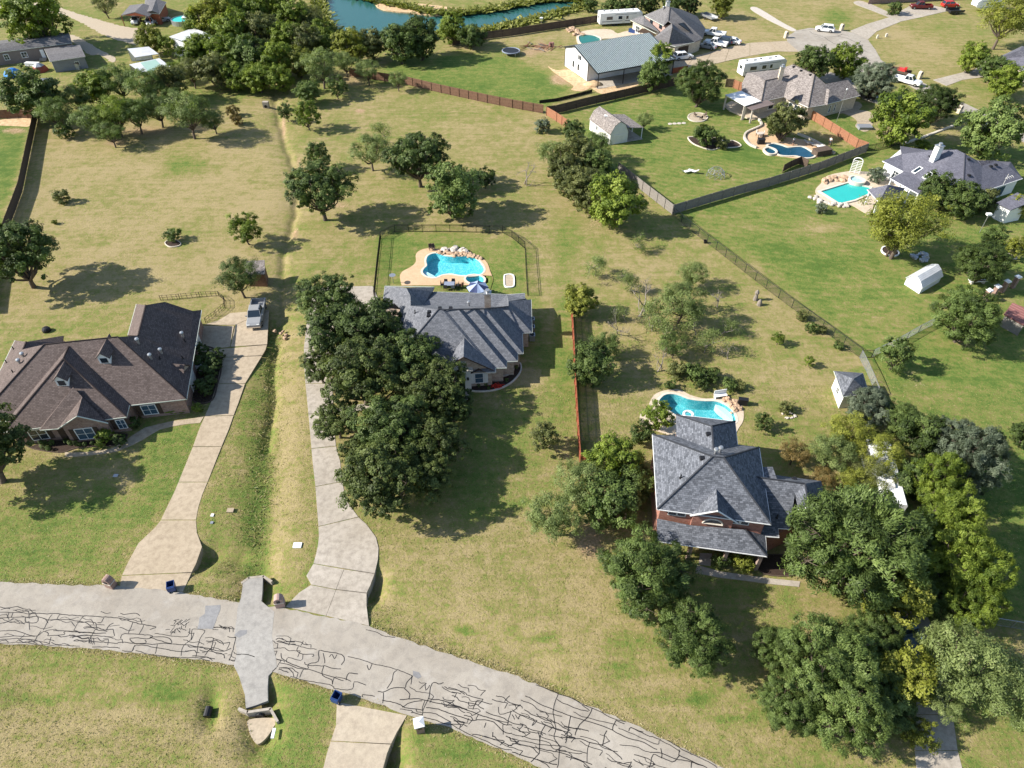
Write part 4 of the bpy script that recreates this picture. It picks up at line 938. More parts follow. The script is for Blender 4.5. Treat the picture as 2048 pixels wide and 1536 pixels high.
# ---------------- two storey brick house, right
def house_c():
    tf = (1280, 780, 4.388); e = 5.5
    V = dict(fl=(150,1045,e), fr=(1150,1180,e), aL=(635,585), aR=(735,595), l2=(147,850,e), rl=(110,388,e), rb=(318,405,e), rv=(645,528), re=(1045,503,e), rm=(856,478,e), s1=(1085,755,e), 
             w1=(318,216,e), w2=(630,320), w3=(835,275,e))
    Fs = [(('fl','fr','aR','aL'), ('fl','fr'), .74), (('fl','aL','rl'), ('fl','rl'), .74), (('fr','re','aR'), ('fr','re'), .74),
          (('rb','rv','w2','w1'), ('rb','w1'), .74), (('rv','rm','w3','w2'), ('rm','w3'), .74)]
    P = solve_roof(tf, V, Fs)
    root = empty('brick_house', G(1420, 1110), 'two storey red brick house with mottled blue-grey roof among trees', 'house')
    roof(root, P, [(('fl','fr','aR','aL'),), (('fl','aL','rl'),), (('fr','re','aR'),), (('rl','aL','rv','rb'),), (('aL','aR','re','rm','rv'),), (('rb','rv','w2','w1'),), (('rv','rm','w3','w2'),), (('w1','w2','w3'),)], MT['shC'])
    lines_part(root, P, [('fl','aL','aR','fr'), ('rl','aL'), ('aR','re'), ('w1','w2','w3'), ('w2','rv')], MT['shC'], 'ridge_cap', .10, .02)
    lines_part(root, P, [('fl','fr','re'), ('fl','rl'), ('rm','w3','w1')], MT['white'], 'gutter', .07, -.05)
    P['bc'] = Vector((P['rb'].x, P['rb'].y, e))
    pts = [xy(P[k]) for k in ('fl','fr','re','rm','w3','w1','rb','rl')]; ws = inset(pts, .4); walls(root, ws, -.1, e-.08, MT['brickC'])
    # tall front gable
    V2 = dict(gb=(670,866), ga=(683,1058,7.55), gl=(442,1100,e), gr=(860,1166,e-.25), fl=V['fl'], fr=V['fr'])
    P2 = solve_roof(tf, V2, [(('gb','fl','fr'), ('fl','fr'), .74)])
    roof(root, P2, [(('gl','ga','gb'),), (('ga','gr','gb'),)], MT['shC'], 'gable_roof')
    lines_part(root, P2, [('gl','ga','gr')], MT['white'], 'barge_board', .075, -.06)
    L0, R0, n = gable_wall(root, P2, 'ga', 'gl', 'gr', 2.9, MT['brickC'], back=.3)
    d = (R0-L0).normalized(); rz = math.atan2(d.y, d.x); wd = (R0-L0).length
    o = lambda u, off, z: tuple(L0+d*(u*wd)+n*off+Vector((0, 0, z-2.9)))
    ov = MB(); ov.tube([tuple(Vector(o(.55, .04, 6.45))+d*(.28*math.cos(t))+Vector((0, 0, .28*math.sin(t)))) for t in [2*math.pi*k/16 for k in range(17)]], .05, 5, caps=False)
    ovo = ov.obj('round_window', MT['white'], root); g = MB(); g.poly([tuple(Vector(o(.55, .03, 6.45))+d*(.27*math.cos(t))+Vector((0, 0, .27*math.sin(t)))) for t in [2*math.pi*k/16 for k in range(16)]]); q = g.obj('pane', MT['glassblue'], ovo)
    ar = MB(); pts_ = [(math.cos(math.pi*k/12)*.95, 4.25+math.sin(math.pi*k/12)*.75) for k in range(13)]
    ar.tube([o(.52+x/wd, .06, z) for x, z in pts_]+[o(.52+.95/wd*-1, .06, 4.25), o(.52+.95/wd, .06, 4.25)], .09, 5); aro = ar.obj('arched_window', MT['coping'], root)
    g = MB(); g.poly([o(.52+x/wd, .03, z) for x, z in pts_]); q = g.obj('pane', MT['glass'], aro)
    led = MB(); led.box(o(.5, .12, 2.95), (wd, .3, .12), rz=rz); led.obj('ledge', MT['white'], root)
    for t, in ((.125,), (.205,), (.735,), (.81,)): window(root, ws[0], ws[1], t, 4.75, .95, .75, 'offwhite', 'glass', 1, 1, 1)
    # porch roof along the front
    pe = 2.95; V3 = dict(tl=(150,1128), tm=(445,1186), tr=(922,1226), el=(150,1326,pe), er=(1115,1460,pe), rr=(1100,1278,pe))
    P3 = solve_roof(tf, V3, [(('el','er','tr','tm','tl'), ('el','er'), .5)])
    roof(root, P3, [(('el','er','tr','tm','tl'),), (('er','rr','tr'),)], MT['shC'], 'porch_roof')
    lines_part(root, P3, [('el','er','rr')], MT['white'], 'gutter', .07, -.06); lines_part(root, P3, [('tr','er')], MT['shC'], 'ridge_cap', .09, .02)
    for t in (.03, .33, .66, .97):
        q = P3['el'].lerp(P3['er'], t); c = MB(); c.box((q.x, q.y+.4, pe/2-.05), (.35, .35, pe-.1)); c.obj('porch_column', MT['brickC'], root)
    # wing with the garage
    ge = 2.9; V4 = dict(rl=(985,760), rr=(1447,822), va=(1110,900), e0=(1065,1280,ge), e1=(1220,1291,ge), e2=(1212,1212), e3=(1312,1218), gl2=(1378,1052), gl1=(1360,910), ga=(1480,1025), b0=(1130,738,ge), b1=(1590,799,ge), b2=(1640,1000,ge), bl=(1085,757))
    P4 = solve_roof(tf, V4, [(('rl','rr','gl1','e3','e2','e1','e0','va'), ('e0','e1'), .68)])
    zr = (P4['rl'].z+P4['rr'].z)/2
    P4['ga'] = G(tf[0]+1480/tf[2], tf[1]+1025/tf[2], P4['rr'].z-.1); P4['gl2'] = G(tf[0]+1378/tf[2], tf[1]+1052/tf[2], P4['rr'].z-2.0); P4['bl'] = G(tf[0]+1085/tf[2], tf[1]+745/tf[2], ge+.2)
    roof(root, P4, [(('e0','e1','e2','e3','gl1','rr','rl','va'),), (('rl','rr','b1','b0','bl'),), (('gl1','gl2','ga','rr'),), (('rr','ga','b2','b1'),)], MT['shC'], 'wing_roof')
    lines_part(root, P4, [('rl','rr'), ('rr','ga')], MT['shC'], 'ridge_cap', .09, .02); lines_part(root, P4, [('e0','e1','e2','e3'), ('gl2','ga')], MT['white'], 'gutter', .07, -.06)
    pts = [xy(P4[k]) for k in ('e0','e1')]+[xy(P4['b2']-Vector((.3, 1.2, 0))), xy(P4['b1']), xy(P4['b0'])]; wp = inset(pts, .4); walls(root, wp, -.1, ge-.1, MT['brickC'])
    gm_ = MB(); a, b = P4['gl2'], P4['ga']; gm_.poly([(a.x+.1, a.y+.3, .0), (b.x+1.2, b.y+.3, 0), (b.x+1.2, b.y+.3, 3.2), (b.x, b.y+.25, b.z-.2), (a.x+.1, a.y+.3, a.z-.1)]); gm_.poly([(a.x+.12, a.y+.3, 0), (a.x+.12, a.y+.3, a.z-.1), (a.x+.12, a.y+2.3, a.z-.1), (a.x+.12, a.y+2.3, 0)][::-1]); gm_.obj('gable_wall', MT['white'], root)
    # bay on the far side
    bay = MB(); c = P['s1']+Vector((.55, -.1, 0)); bay.box((c.x, c.y-.2, 2.6), (1.3, 3.0, 5.2)); bay.obj('bay', MT['white'], root, uv=True)
    br = MB(); br.box((c.x, c.y-.2, 5.28), (1.5, 3.2, .16)); br.obj('bay_roof', MT['shC'], root, uv=True)
    for k, kd, nm in (((658,560),'turbine',('aL','aR','rv')), ((700,545),'turbine',('aL','aR','rv')), ((545,602),'box',('fl','aL','rl')), ((600,390),'box',('rb','rv','w2')), ((355,772),'pipe',('fl','aL','rl')), ((1200,1120),'pipe',('e0','e1','rr')), ((1355,785),'box',('rl','rr','b0'))):
        vent(root, plane_pt(tf, k, P4 if all(q in P4 for q in nm) else P, nm), kd)
house_c()

# ---------------- small hipped brick pool house
def hip_box(name, label, cat, roofm, wallm, tf, corners, apexes, z0, group=None, faces=None, ins=.35, pitch=.6, trim='trim'):
    """corners: eave readings in order; apexes: ridge readings (1 or 2) given as (x, y) solved from the slopes or (x, y, z)"""
    V = {f'c{i}': (*c, z0) if len(c) == 2 else c for i, c in enumerate(corners)}
    for i, a in enumerate(apexes): V[f'a{i}'] = a
    n = len(corners)
    if faces is None:
        if len(apexes) == 1: faces = [((f'c{i}', f'c{(i+1) % n}', 'a0'), (f'c{i}', f'c{(i+1) % n}'), pitch) for i in range(n)]
        else: faces = [(('c0','c1','a1','a0'), ('c0','c1'), pitch), (('c1','c2','a1'), ('c1','c2'), pitch), (('c2','c3','a0','a1'), ('c2','c3'), pitch), (('c3','c0','a0'), ('c3','c0'), pitch)]
    P = solve_roof(tf, V, faces)
    c = ctr(P, [f'c{i}' for i in range(n)]); root = empty(name, (c.x, c.y, 0), label, cat, group)
    roof(root, P, faces, roofm); lines_part(root, P, [tuple(f'c{i % n}' for i in range(n+1))], MT[trim], 'gutter', .06, -.06)
    ws = inset([xy(P[f'c{i}']) for i in range(n)], ins)
    if wallm: walls(root, ws, -.1, z0-.08, wallm)
    return root, P, ws
I = (0, 0, 1)
r_, P_, ws_ = hip_box('pool_house', 'small square brick pool house with hipped grey roof beside the mesh fence', 'shed', MT['shC'], MT['offwhite'], I, [(1686,793),(1738,787),(1726,746),(1668,742)], [(1707,758,4.2)], 2.5)
window(r_, ws_[3], ws_[0], .5, 1.3, .8, 1.0, 'white', 'glass', 1)
d_ = MB(); a_, b_ = Vector(ws_[3]), Vector(ws_[0]); 

# ---------------- white metal barn with the ribbed dark roof
def barn():
    tf = (1100, 0, 5.12)
    bl, br = G(1100+150/5.12, 672/5.12), G(1100+380/5.12, 832/5.12); wr = G(1100+972/5.12, 722/5.12)
    ax = (wr-br).normalized(); L = 19.5; acr = (bl-br).normalized(); wdt = (bl-br).length; pr = Vector((acr.x, acr.y, 0))
    root = empty('metal_barn', (br.x, br.y, 0), 'white metal barn with dark ribbed roof and open lean-to', 'barn')
    ze, zw, zr, zp = 4.1, 4.25, 5.75, 3.2; mid = .42; pw = 4.6
    at = lambda u, v, z: br+ax*u+pr*(v*wdt)+Vector((0, 0, z))       # u along, v across from the front wall to the back wall
    w_ = MB(); pts = [at(0,0,0), at(0,1,0), at(0,1,ze), at(0,1-mid,zr-.15), at(0,0,zw)]; w_.poly(pts[::-1]); ptsb = [p+ax*L for p in pts]; w_.poly(ptsb)
    for i in range(5): a, b = pts[i], pts[(i+1) % 5]; w_.poly([a, b, b+ax*L, a+ax*L])
    w_.obj('wall', MT['siding'], root, uv=True)
    off = -pr*pw
    def sl(name, a0, a1, mat):               # one slope with thickness
        m = MB(); q = [a0-ax*.3, a0+ax*(L+.3), a1+ax*(L+.3), a1-ax*.3]; t = Vector((0, 0, .14))
        if (q[1]-q[0]).cross(q[2]-q[0]).z < 0: q = q[::-1]
        m.poly([p+t for p in q]); m.poly(q[::-1])
        for i in range(4): a, b = q[i], q[(i+1) % 4]; m.poly([a, b, b+t, a+t])
        o = m.obj(name, mat, root, uv=True); return q, t
    ridge = at(0, 1-mid, zr); fe = at(0, 0, 0)+off+Vector((0, 0, zp)); be = at(0, 1, ze+.0)+pr*.3
    sl('front_slope', fe, ridge, MT['barnroof']); sl('back_slope', be, ridge, MT['barnroof2'])
    rb = MB(); dirn = (fe-ridge); up = Vector((0, 0, .16))
    for k in range(int(L/.42)+1):
        a = ridge+ax*(k*.42)+up; rb.tube([a, a+dirn], .06, 4)
    rb.obj('standing_ribs', MT['barnrib'], root)['kind'] = 'stuff'
    tr = MB(); tr.tube([fe-ax*.3, ridge-ax*.3, be-ax*.3], .12, 4); tr.tube([at(-.02, 0, 0), at(-.02, 0, zw)], .09, 4); tr.tube([at(-.02, 1, 0), at(-.02, 1, ze)], .09, 4); tr.tube([fe-ax*.3, fe+ax*(L+.3)], .1, 4); tr.obj('edge_trim', MT['dark'], root)
    for u in (.0, .33, .66, 1.0):
        p = at(u*L, 0, 0)+off; m = MB(); m.box((p.x, p.y, zp/2), (.18, .18, zp)); m.obj('post', MT['dark'], root)
    for v, z in ((.40, 3.9), (.33, 3.9), (.62, 1.7), (.40, 1.7)):
        p0, p1 = at(0, 1, 0), at(0, 0, 0); window(root, xy(p0), xy(p1), 1-v if False else 1-v, z, .5 if z > 3 else .65, .9 if z > 3 else 1.3, 'dark', 'glass', 1, 1, 2)
    fl = slab('floor', MT['concM'], [xy(at(-.2, 0, 0)+off*1.1), xy(at(L, 0, 0)+off*1.1), xy(at(L, 0, 0)), xy(at(-.2, 0, 0))], -.1, .08, parent=root)
    return at, ax, pr, L, off
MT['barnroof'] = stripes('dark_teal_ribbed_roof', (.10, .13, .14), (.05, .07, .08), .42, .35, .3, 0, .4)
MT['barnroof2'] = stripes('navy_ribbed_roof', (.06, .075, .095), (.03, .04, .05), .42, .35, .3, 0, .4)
MT['barnrib'] = plain('pale_roof_rib', (.42, .48, .48), .4, .2, var=.2)
BARN = barn()

# ---------------- two storey house behind the barn
def house_f():
    tf = (1100, 0, 5.12); e = 5.2; l = 2.9
    V = dict(u0=(965,157,e), u1=(1165,262,e), pk=(1192,62,8.4), pk2=(1228,76,8.4), m1=(1213,213), m2=(1250,240,6.4), m3=(1254,285,6.3), fl=(1035,410,l), fm=(1215,458,l), fe=(1285,475,l), rm=(1480,430,l), rr=(1565,395,l), rb=(1592,290,l), b2=(1505,165,l), b1=(1350,98,5.6),
             ll=(825,205,l), lb=(935,158,l+.6), lf=(1085,342,l), lw0=(962,165,4.6), lw1=(958,250,4.3), lw2=(1120,325,4.2), m0=(1165,300,5.0))
    Fs = [(('u0','u1','m1','pk2','pk'), ('u0','u1'), .75)]
    P = solve_roof(tf, V, Fs)
    root = empty('brick_house', G(1330, 85), 'two storey charcoal roofed house behind the metal barn, upper brick storey', 'house')
    roof(root, P, [(('u0','u1','m1','pk2','pk'),), (('fl','fm','m3','m2','m0'),), (('fm','fe','rm','m3'),), (('rm','rr','rb','pk2','m1','m2','m3'),), (('rb','b2','b1','pk2'),), (('b1','u0','pk','pk2'),), (('ll','lf','lw2','lw1','lw0','lb'),)], MT['shF'])
    lines_part(root, P, [('pk2','m1'), ('m2','m3','fm')], MT['shF'], 'ridge_cap', .10, .03); lines_part(root, P, [('u0','u1'), ('fl','fm','fe','rm'), ('ll','lf')], MT['trim'], 'gutter', .08, -.06)
    ws = inset([xy(P[k]) for k in ('ll','lf','fl','fm','fe','rm','rr','rb','b2','lb')], .5); walls(root, ws, -.1, l-.1, MT['brickT'])
    a, b = P['u0'], P['u1']; n = Vector((b.y-a.y, a.x-b.x, 0)).normalized()
    back = -n*1.2 if n.y < 0 else n*1.2
    up = [xy(a+back*.35), xy(b+back*.35), xy(b+back*4.2), xy(a+back*4.2)]; walls(root, up, 2.5, e-.08, MT['brickF'], 'upper_wall')
    for t in (.33, .80): window(root, up[0], up[1], t, 4.5, 1.2, 1.1, 'dark', 'glass', 1, 2, 1)
    window(root, ws[0], ws[1], .22, 1.4, 1.8, 1.6, 'white', 'glass', 1, 2, 2); 
    sp = MB(); 
    q = [plane_pt(tf, k, P, ('rb','pk2','m3')) for k in ((1310,245),(1405,228),(1500,298),(1420,322))]
    nn = (q[1]-q[0]).cross(q[2]-q[0]).normalized(); nn = nn if nn.z > 0 else -nn
    sp.poly([p+nn*.14 for p in q]); 
    for i in range(4): sp.poly([q[i], q[(i+1) % 4], q[(i+1) % 4]+nn*.14, q[i]+nn*.14])
    sp.obj('solar_panel', MT['dark'], root)
    pat = MB(); c = G(1100+1000/5.12, 330/5.12, 2.4); pat.box((c.x, c.y, 2.55), (4.2, 3.0, .12), rz=-.5); pat.obj('patio_cover', MT['darkwood'], root)
    for dx, dy in ((-1.8, -.6), (1.2, -1.7)): 
        m = MB(); m.box((c.x+dx, c.y+dy, 1.25), (.15, .15, 2.5)); m.obj('post', MT['darkwood'], root)
    garage_door(root, ws[4], ws[5], .5, 3.0, 2.2, 'darkwood'); chimney(root, P['pk']+Vector((.4, .6, 0)), .9, .7, 6.5, 9.2, 'offwhite')
    for k in ((1160,100),): vent(root, plane_pt(tf, k, P, ('u0','u1','pk')), 'turbine')
MT['brickF'] = brick('pink_brick', (.34, .20, .17), (.42, .28, .24), (.36, .3, .26))
house_f()

# ---------------- taupe roofed house with porch covers
def house_g():
    tf = (1440, 100, 5.689); e = 2.9
    V = dict(l0=(250,380,e), l1=(245,470,e), l2=(470,587,e), k1=(515,350), k0=(440,300), tp=(640,225), pk=(830,165), p2=(1077,280), fr=(1005,652,e), s0=(727,530,e), j=(788,293), r1=(1200,386), r2=(1190,622,e), q0=(1455,340), q1=(1595,516,e), q2=(1222,618,e), q3=(1245,450))
    Fs = [(('s0','fr','p2','pk','j'), ('s0','fr'), .66), (('l2','s0','j','k1'), ('l2','s0'), .66), (('l1','l2','k1','k0','l0'), ('l1','l2'), .66), (('fr','r2','r1','p2'), ('fr','r2'), .66), (('r2','q1','q0','r1'), ('q2','q1'), .66)]
    P = solve_roof(tf, V, Fs)
    P['tp'] = G(tf[0]+640/tf[2], tf[1]+225/tf[2], P['k1'].z)
    # far slopes close the body
    P['bk0'] = P['pk']+Vector((3.0, 6.5, 0)); P['bk0'].z = e; P['bk1'] = P['p2']+Vector((4.5, 4.0, 0)); P['bk1'].z = e; P['bk2'] = P['l0']+Vector((2.5, 6.0, 0)); P['bk3'] = P['q0']+Vector((1.5, 3.0, 0)); P['bk3'].z = e
    root = empty('brick_house', G(1620, 225), 'taupe roofed house with white and brown porch covers near the dark pool', 'house')
    roof(root, P, [(('s0','fr','p2','pk','j'),), (('l2','s0','j','k1'),), (('l1','l2','k1','k0','l0'),), (('fr','r2','r1','p2'),), (('r2','q1','q0','r1'),), (('k0','k1','j','pk','tp'),), (('pk','p2','bk1','bk0'),), (('p2','r1','q0','bk3','bk1'),), (('q0','q1','bk3'),), (('tp','pk','bk0','bk2'),), (('k0','tp','bk2','l0'),)], MT['shG'])
    lines_part(root, P, [('pk','p2','fr'), ('k1','l2'), ('k1','j')], MT['shG'], 'ridge_cap', .1, .03); lines_part(root, P, [('l1','l2','s0','fr','r2','q1')], MT['offwhite'], 'gutter', .08, -.06)
    ws = inset([xy(P[k]) for k in ('l0','l1','l2','s0','fr','r2','q1','bk3','bk1','bk0','bk2')], .45); walls(root, ws, -.1, e-.1, MT['brickT'])
    for i, t, w_ in ((3, .35, 1.0), (3, .62, 1.6), (3, .85, 1.0), (2, .5, 1.4), (5, .25, .5), (5, .4, .5)): window(root, ws[i], ws[i+1], t, 1.4, w_, 1.6, 'white', 'glass', 1, 1, 2)
    # small lit gables
    for (b, a, c, f) in ((('q2'), None, None, None),): pass
    V2 = dict(a=(1212,440,5.1), b=(1246,452,5.1), c=(1222,622,3.0), d=(1188,612,3.0)); P2 = solve_roof(tf, V2, []); roof(root, P2, [(('a','b','c','d'),)], MT['shG'], 'gable_roof')
    V3 = dict(a=(727,530,3.1), b=(868,436,5.3), c=(850,520,4.4), d=(790,566,3.3)); P3 = solve_roof(tf, V3, []); roof(root, P3, [(('a','d','b'),), (('d','c','b'),)], MT['shG'], 'gable_roof')
    V4 = dict(a=(428,378,4.2), b=(440,298,4.6), c=(525,290,4.6)); P4 = solve_roof(tf, V4, []); roof(root, P4, [(('a','c','b'),)], MT['shG'], 'gable_roof')
    for nm, mt, pts, z in (('white_cover', 'white', ((58,516),(242,470),(462,586),(284,642)), 2.9), ('brown_cover', 'brownmetal', ((284,645),(540,575),(622,620),(366,692)), 2.6)):
        q = [G(tf[0]+x/tf[2], tf[1]+y/tf[2], z+(.25 if i in (1, 2) else 0)) for i, (x, y) in enumerate(pts)]; m = MB(); t = Vector((0, 0, .12))
        if (q[1]-q[0]).cross(q[2]-q[0]).z < 0: q = q[::-1]
        m.poly([p+t for p in q]); m.poly(q[::-1]); 
        for i in range(4): m.poly([q[i], q[(i+1) % 4], q[(i+1) % 4]+t, q[i]+t])
        m.obj('porch_cover', MT[mt], root, uv=True)
        for i in (0, 3) if nm[0] == 'w' else (0, 3): 
            p = q[i].lerp(q[(i+2) % 4], .04); c = MB(); c.box((p.x, p.y, z/2), (.3, .3, z)); c.obj('porch_column', MT['stone'], root)
    slab('porch_floor', MT['deckC'], W(cropped(*tf, [(40,640),(110,700),(360,805),(520,770),(640,700),(560,640),(380,690),(130,590)])), -.1, .25, parent=root)
    chimney(root, plane_pt(tf, (690,285), P, ('k0','k1','pk')), .8, .7, 3.5, 7.6, 'brickT')
    for k in ((838,195),(922,238),(1028,287)): vent(root, plane_pt(tf, k, P, ('s0','fr','pk')), 'box')
MT['brownmetal'] = stripes('brown_porch_metal', (.20, .155, .14), (.14, .11, .10), .3, .5, .2)
house_g()

# ---------------- slate roofed house with the turquoise pool, right
def house_h():
    tf = (1600, 280, 4.571); e = 2.9
    V = dict(a=(755,190,e), a2=(945,287,e), a3=(1150,420,e), f=(1490,455,3.4), pk=(1508,125), lp=(1435,88), lm=(1190,102), b=(930,128), rg=(1640,190), rg2=(1665,236), rp=(1800,190), rq=(1905,238), re=(2035,350,e), rf=(1660,475,e))
    Fs = [(('a','a2','a3','f','pk','lp','lm'), ('a','a3'), .5), (('f','rf','re','rq','rg2','pk'), ('rf','re'), .5)]
    P = solve_roof(tf, V, Fs)
    P['b'] = G(tf[0]+930/tf[2], tf[1]+128/tf[2], 3.4); P['rp'] = G(tf[0]+1800/tf[2], tf[1]+188/tf[2], P['rq'].z+.7); P['rg'] = G(tf[0]+1630/tf[2], tf[1]+186/tf[2], P['rg2'].z+.2)
    P['k0'] = P['lm']+Vector((3, 6, 0)); P['k0'].z = e; P['k1'] = P['pk']+Vector((6, 5, 0)); P['k1'].z = e; P['k2'] = P['re']+Vector((1, 6, 0)); P['bb'] = P['b']+Vector((1.5, 4, -.4))
    root = empty('brick_house', G(1900, 400), 'slate roofed house with white chimney beside the turquoise pool', 'house')
    roof(root, P, [(('a','a2','a3','f','pk','lp','lm','b'),), (('f','rf','re','rq','rg2','pk'),), (('rg2','rq','rp','rg'),), (('lm','lp','pk','k1','k0'),), (('pk','rg2','rg','rp','rq','re','k2','k1'),), (('b','lm','k0','bb'),)], MT['shH'])
    lines_part(root, P, [('pk','f')], MT['shH'], 'ridge_cap', .08, .03); lines_part(root, P, [('a','a2'), ('rf','re')], MT['white'], 'gutter', .09, -.07)
    ws = inset([xy(P[k]) for k in ('a','a2','a3','f','rf','re','k2','k1','k0','bb')], .45); walls(root, ws, -.1, e-.1, MT['white'])
    window(root, ws[0], ws[1], .7, 1.4, 1.6, 1.6, 'white', 'glass', 1, 3, 3); window(root, ws[4], ws[5], .55, 1.3, 3.4, 1.9, 'white', 'glassblue', 1, 2, 1)
    V2 = dict(a=(830,352,2.7), b=(945,290,3.1), c=(1205,335,3.3), d=(1085,492,2.7)); P2 = solve_roof(tf, V2, []); roof(root, P2, [(('a','d','c','b'),)], MT['shH'], 'patio_roof'); lines_part(root, P2, [('b','a','d')], MT['white'], 'gutter', .09, -.07)
    for t in (.02, .35, .7, .98): q = P2['a'].lerp(P2['d'], t)+Vector((.2, .2, 0)); c = MB(); c.box((q.x, q.y, 1.3), (.22, .22, 2.6)); c.obj('porch_column', MT['white'], root)
    c = G(1600+1200/4.571, 280+235/4.571, 4.0); chimney(root, c, 1.1, .9, 3.0, 7.6, 'white', rz=.4)
    sk = lambda k: plane_pt(tf, k, P, ('a','a3','pk'))
    for k in ((1072,278),(1170,330),(1435,408)):
        p = sk(k); nrm = (P['a3']-P['a']).cross(P['pk']-P['a']).normalized(); nrm = nrm if nrm.z > 0 else -nrm; u = (P['a3']-P['a']).normalized(); v = nrm.cross(u)
        fr = MB(); g = MB()
        def rect(m, h, s1, s2): q = [p+nrm*h+u*(a*s1)+v*(b*s2) for a, b in ((-1,-1),(1,-1),(1,1),(-1,1))]; m.poly(q); [m.poly([q[i]-nrm*h, q[(i+1) % 4]-nrm*h, q[(i+1) % 4], q[i]]) for i in range(4)]
        rect(fr, .14, .42, .85); fo = fr.obj('skylight', MT['white'], root); rect(g, .16, .28, .70); q = g.obj('pane', MT['glass'], fo)
    an = MB(); p = plane_pt(tf, (1858,405), P, ('rf','re','pk')); an.tube([p, p+Vector((0, 0, 1.9))], .03, 5); an.tube([p+Vector((-.2, 0, 1.0)), p+Vector((1.1, .3, 1.5))], .025, 4)
    for k in range(4): an.tube([p+Vector((.1+.28*k, -.3, 1.1+.11*k)), p+Vector((.1+.28*k, .4, 1.1+.11*k))], .018, 4)
    an.obj('antenna', MT['offwhite'], root)
    for k in ((1540,178),(1545,325),(1745,243),(1790,230)): vent(root, plane_pt(tf, k, P, ('rf','re','pk')), 'box')
    for k in ((1185,155),(1375,95)): vent(root, sk(k), 'box')
    V3 = dict(a=(1795,572,2.7), b=(1990,478,3.6), c=(2120,560,3.6), d=(1930,640,2.7)); P3 = solve_roof(tf, V3, []); r2 = empty('garden_shed', xy(ctr(P3, 'abcd'))+(0,), 'low grey roofed white outbuilding at the right edge behind the slate house', 'shed'); roof(r2, P3, [(('a','d','c','b'),)], MT['shH']); walls(r2, inset([xy(P3[k]) for k in 'adcb'], .3), -.1, 2.6, MT['white'])
house_h()
hip_box('pool_gazebo', 'hipped slate roofed gazebo on white posts beside the turquoise pool', 'gazebo', MT['shH'], None, (1600, 280, 4.571), [(615,452),(722,565),(905,520),(960,440),(812,408)], [(805,414,4.3)], 2.6, trim='white')
GZ = [o for o in bpy.data.objects if o.name == 'pool_gazebo'][0]
for x, y in ((640,470),(722,545),(880,505),(920,450)):
    q = G(1600+x/4.571, 280+y/4.571, 2.5); m = MB(); m.box((q.x, q.y, 1.25), (.2, .2, 2.5)); m.obj('post', MT['white'], GZ)

# ---------------- gambrel sheds
def gambrel(name, label, bl, br, depth_dir, L, hw, hk, hr, roofm, wallm, door=True, k=.62):
    """front wall from bl to br (ground points), body runs along depth_dir for L metres"""
    d = (br-bl); wd = d.length; d = d/wd; ax = depth_dir.normalized(); root = empty(name, (bl.x, bl.y, 0), label, 'shed')
    prof = [(0, hw), (wd*(1-k)/2, hk), (wd/2, hr), (wd*(1+k)/2, hk), (wd, hw)]
    p = lambda u, z, q=0.0: bl+d*u+ax*q+Vector((0, 0, z))
    w_ = MB(); f = [p(0, -.05), p(wd, -.05)]+[p(u, z) for u, z in prof[::-1]]; w_.poly(f); w_.poly([q+ax*L for q in f[::-1]])
    w_.poly([p(0, -.05, L), p(0, -.05), p(0, hw), p(0, hw, L)]); w_.poly([p(wd, -.05), p(wd, -.05, L), p(wd, hw, L), p(wd, hw)]); w_.obj('wall', MT[wallm], root, uv=True)
    r = MB(); t = .1
    ex = [(-.15, hw-.05)]+prof[1:-1]+[(wd+.15, hw-.05)]
    for (u0, z0), (u1, z1) in zip(ex[:-1], ex[1:]):
        a, b, c, e = p(u0, z0+t, -.12), p(u1, z1+t, -.12), p(u1, z1+t, L+.12), p(u0, z0+t, L+.12); r.poly([a, b, c, e]); r.poly([q-Vector((0, 0, t)) for q in (e, c, b, a)])
        r.poly([a, a-Vector((0, 0, t)), b-Vector((0, 0, t)), b]); r.poly([e, c, c-Vector((0, 0, t)), e-Vector((0, 0, t))])
    for u, z in (ex[0], ex[-1]): r.poly([p(u, z+t, -.12), p(u, z+t, L+.12), p(u, z, L+.12), p(u, z, -.12)])
    r.obj('roof', MT[roofm], root, uv=True)
    if door: garage_door(root, xy(bl), xy(br), .5, wd*.62, hw*.85, 'offwhite')
    return root, p, wd, ax, d
gb_, gp_, gw_, ga_, gd_ = gambrel('gambrel_shed', 'white gambrel shed with taupe roof and open lean-to on the lawn', G(1219,290), G(1254,284), G(1181,261)-G(1219,290), 7.6, 2.1, 3.6, 4.35, 'shG', 'offwhite')
rr_ = MB(); q_ = [gp_(gw_, 2.8, .2), gp_(gw_+3.4, 2.3, .2), gp_(gw_+3.4, 2.3, 7.0), gp_(gw_, 2.8, 7.0)]; rr_.poly(q_); rr_.poly([v-Vector((0, 0, .1)) for v in q_[::-1]]); [rr_.poly([q_[i], q_[i]-Vector((0, 0, .1)), q_[(i+1) % 4]-Vector((0, 0, .1)), q_[(i+1) % 4]]) for i in range(4)]; rr_.obj('lean_to_roof', MT['shG'], gb_, uv=True)
for u_, v_ in ((3.3, .4), (3.3, 3.6), (3.3, 6.8)): q = gp_(gw_+u_, 0, v_); m = MB(); m.box((q.x, q.y, 1.13), (.14, .14, 2.26)); m.obj('post', MT['white'], gb_)
slab('shed_floor', MT['concM'], [xy(gp_(gw_, 0, 0)), xy(gp_(gw_+3.5, 0, 0)), xy(gp_(gw_+3.5, 0, 7.2)), xy(gp_(gw_, 0, 7.2))], -.1, .07, parent=gb_)
window(gb_, xy(gp_(0, 0, 7)), xy(gp_(0, 0, 0)), .3, 1.4, .8, .9, 'white', 'glass', 1)
m = MB(); q = gp_(gw_*.35, 4.05, 4.0); m.box((q.x, q.y, q.z), (.8, .8, .12)); m.obj('skylight', MT['white'], gb_)
MT['whitemetal'] = stripes('white_ribbed_metal', (.62, .63, .64), (.46, .47, .49), .25, .4, .1, 1, .6)
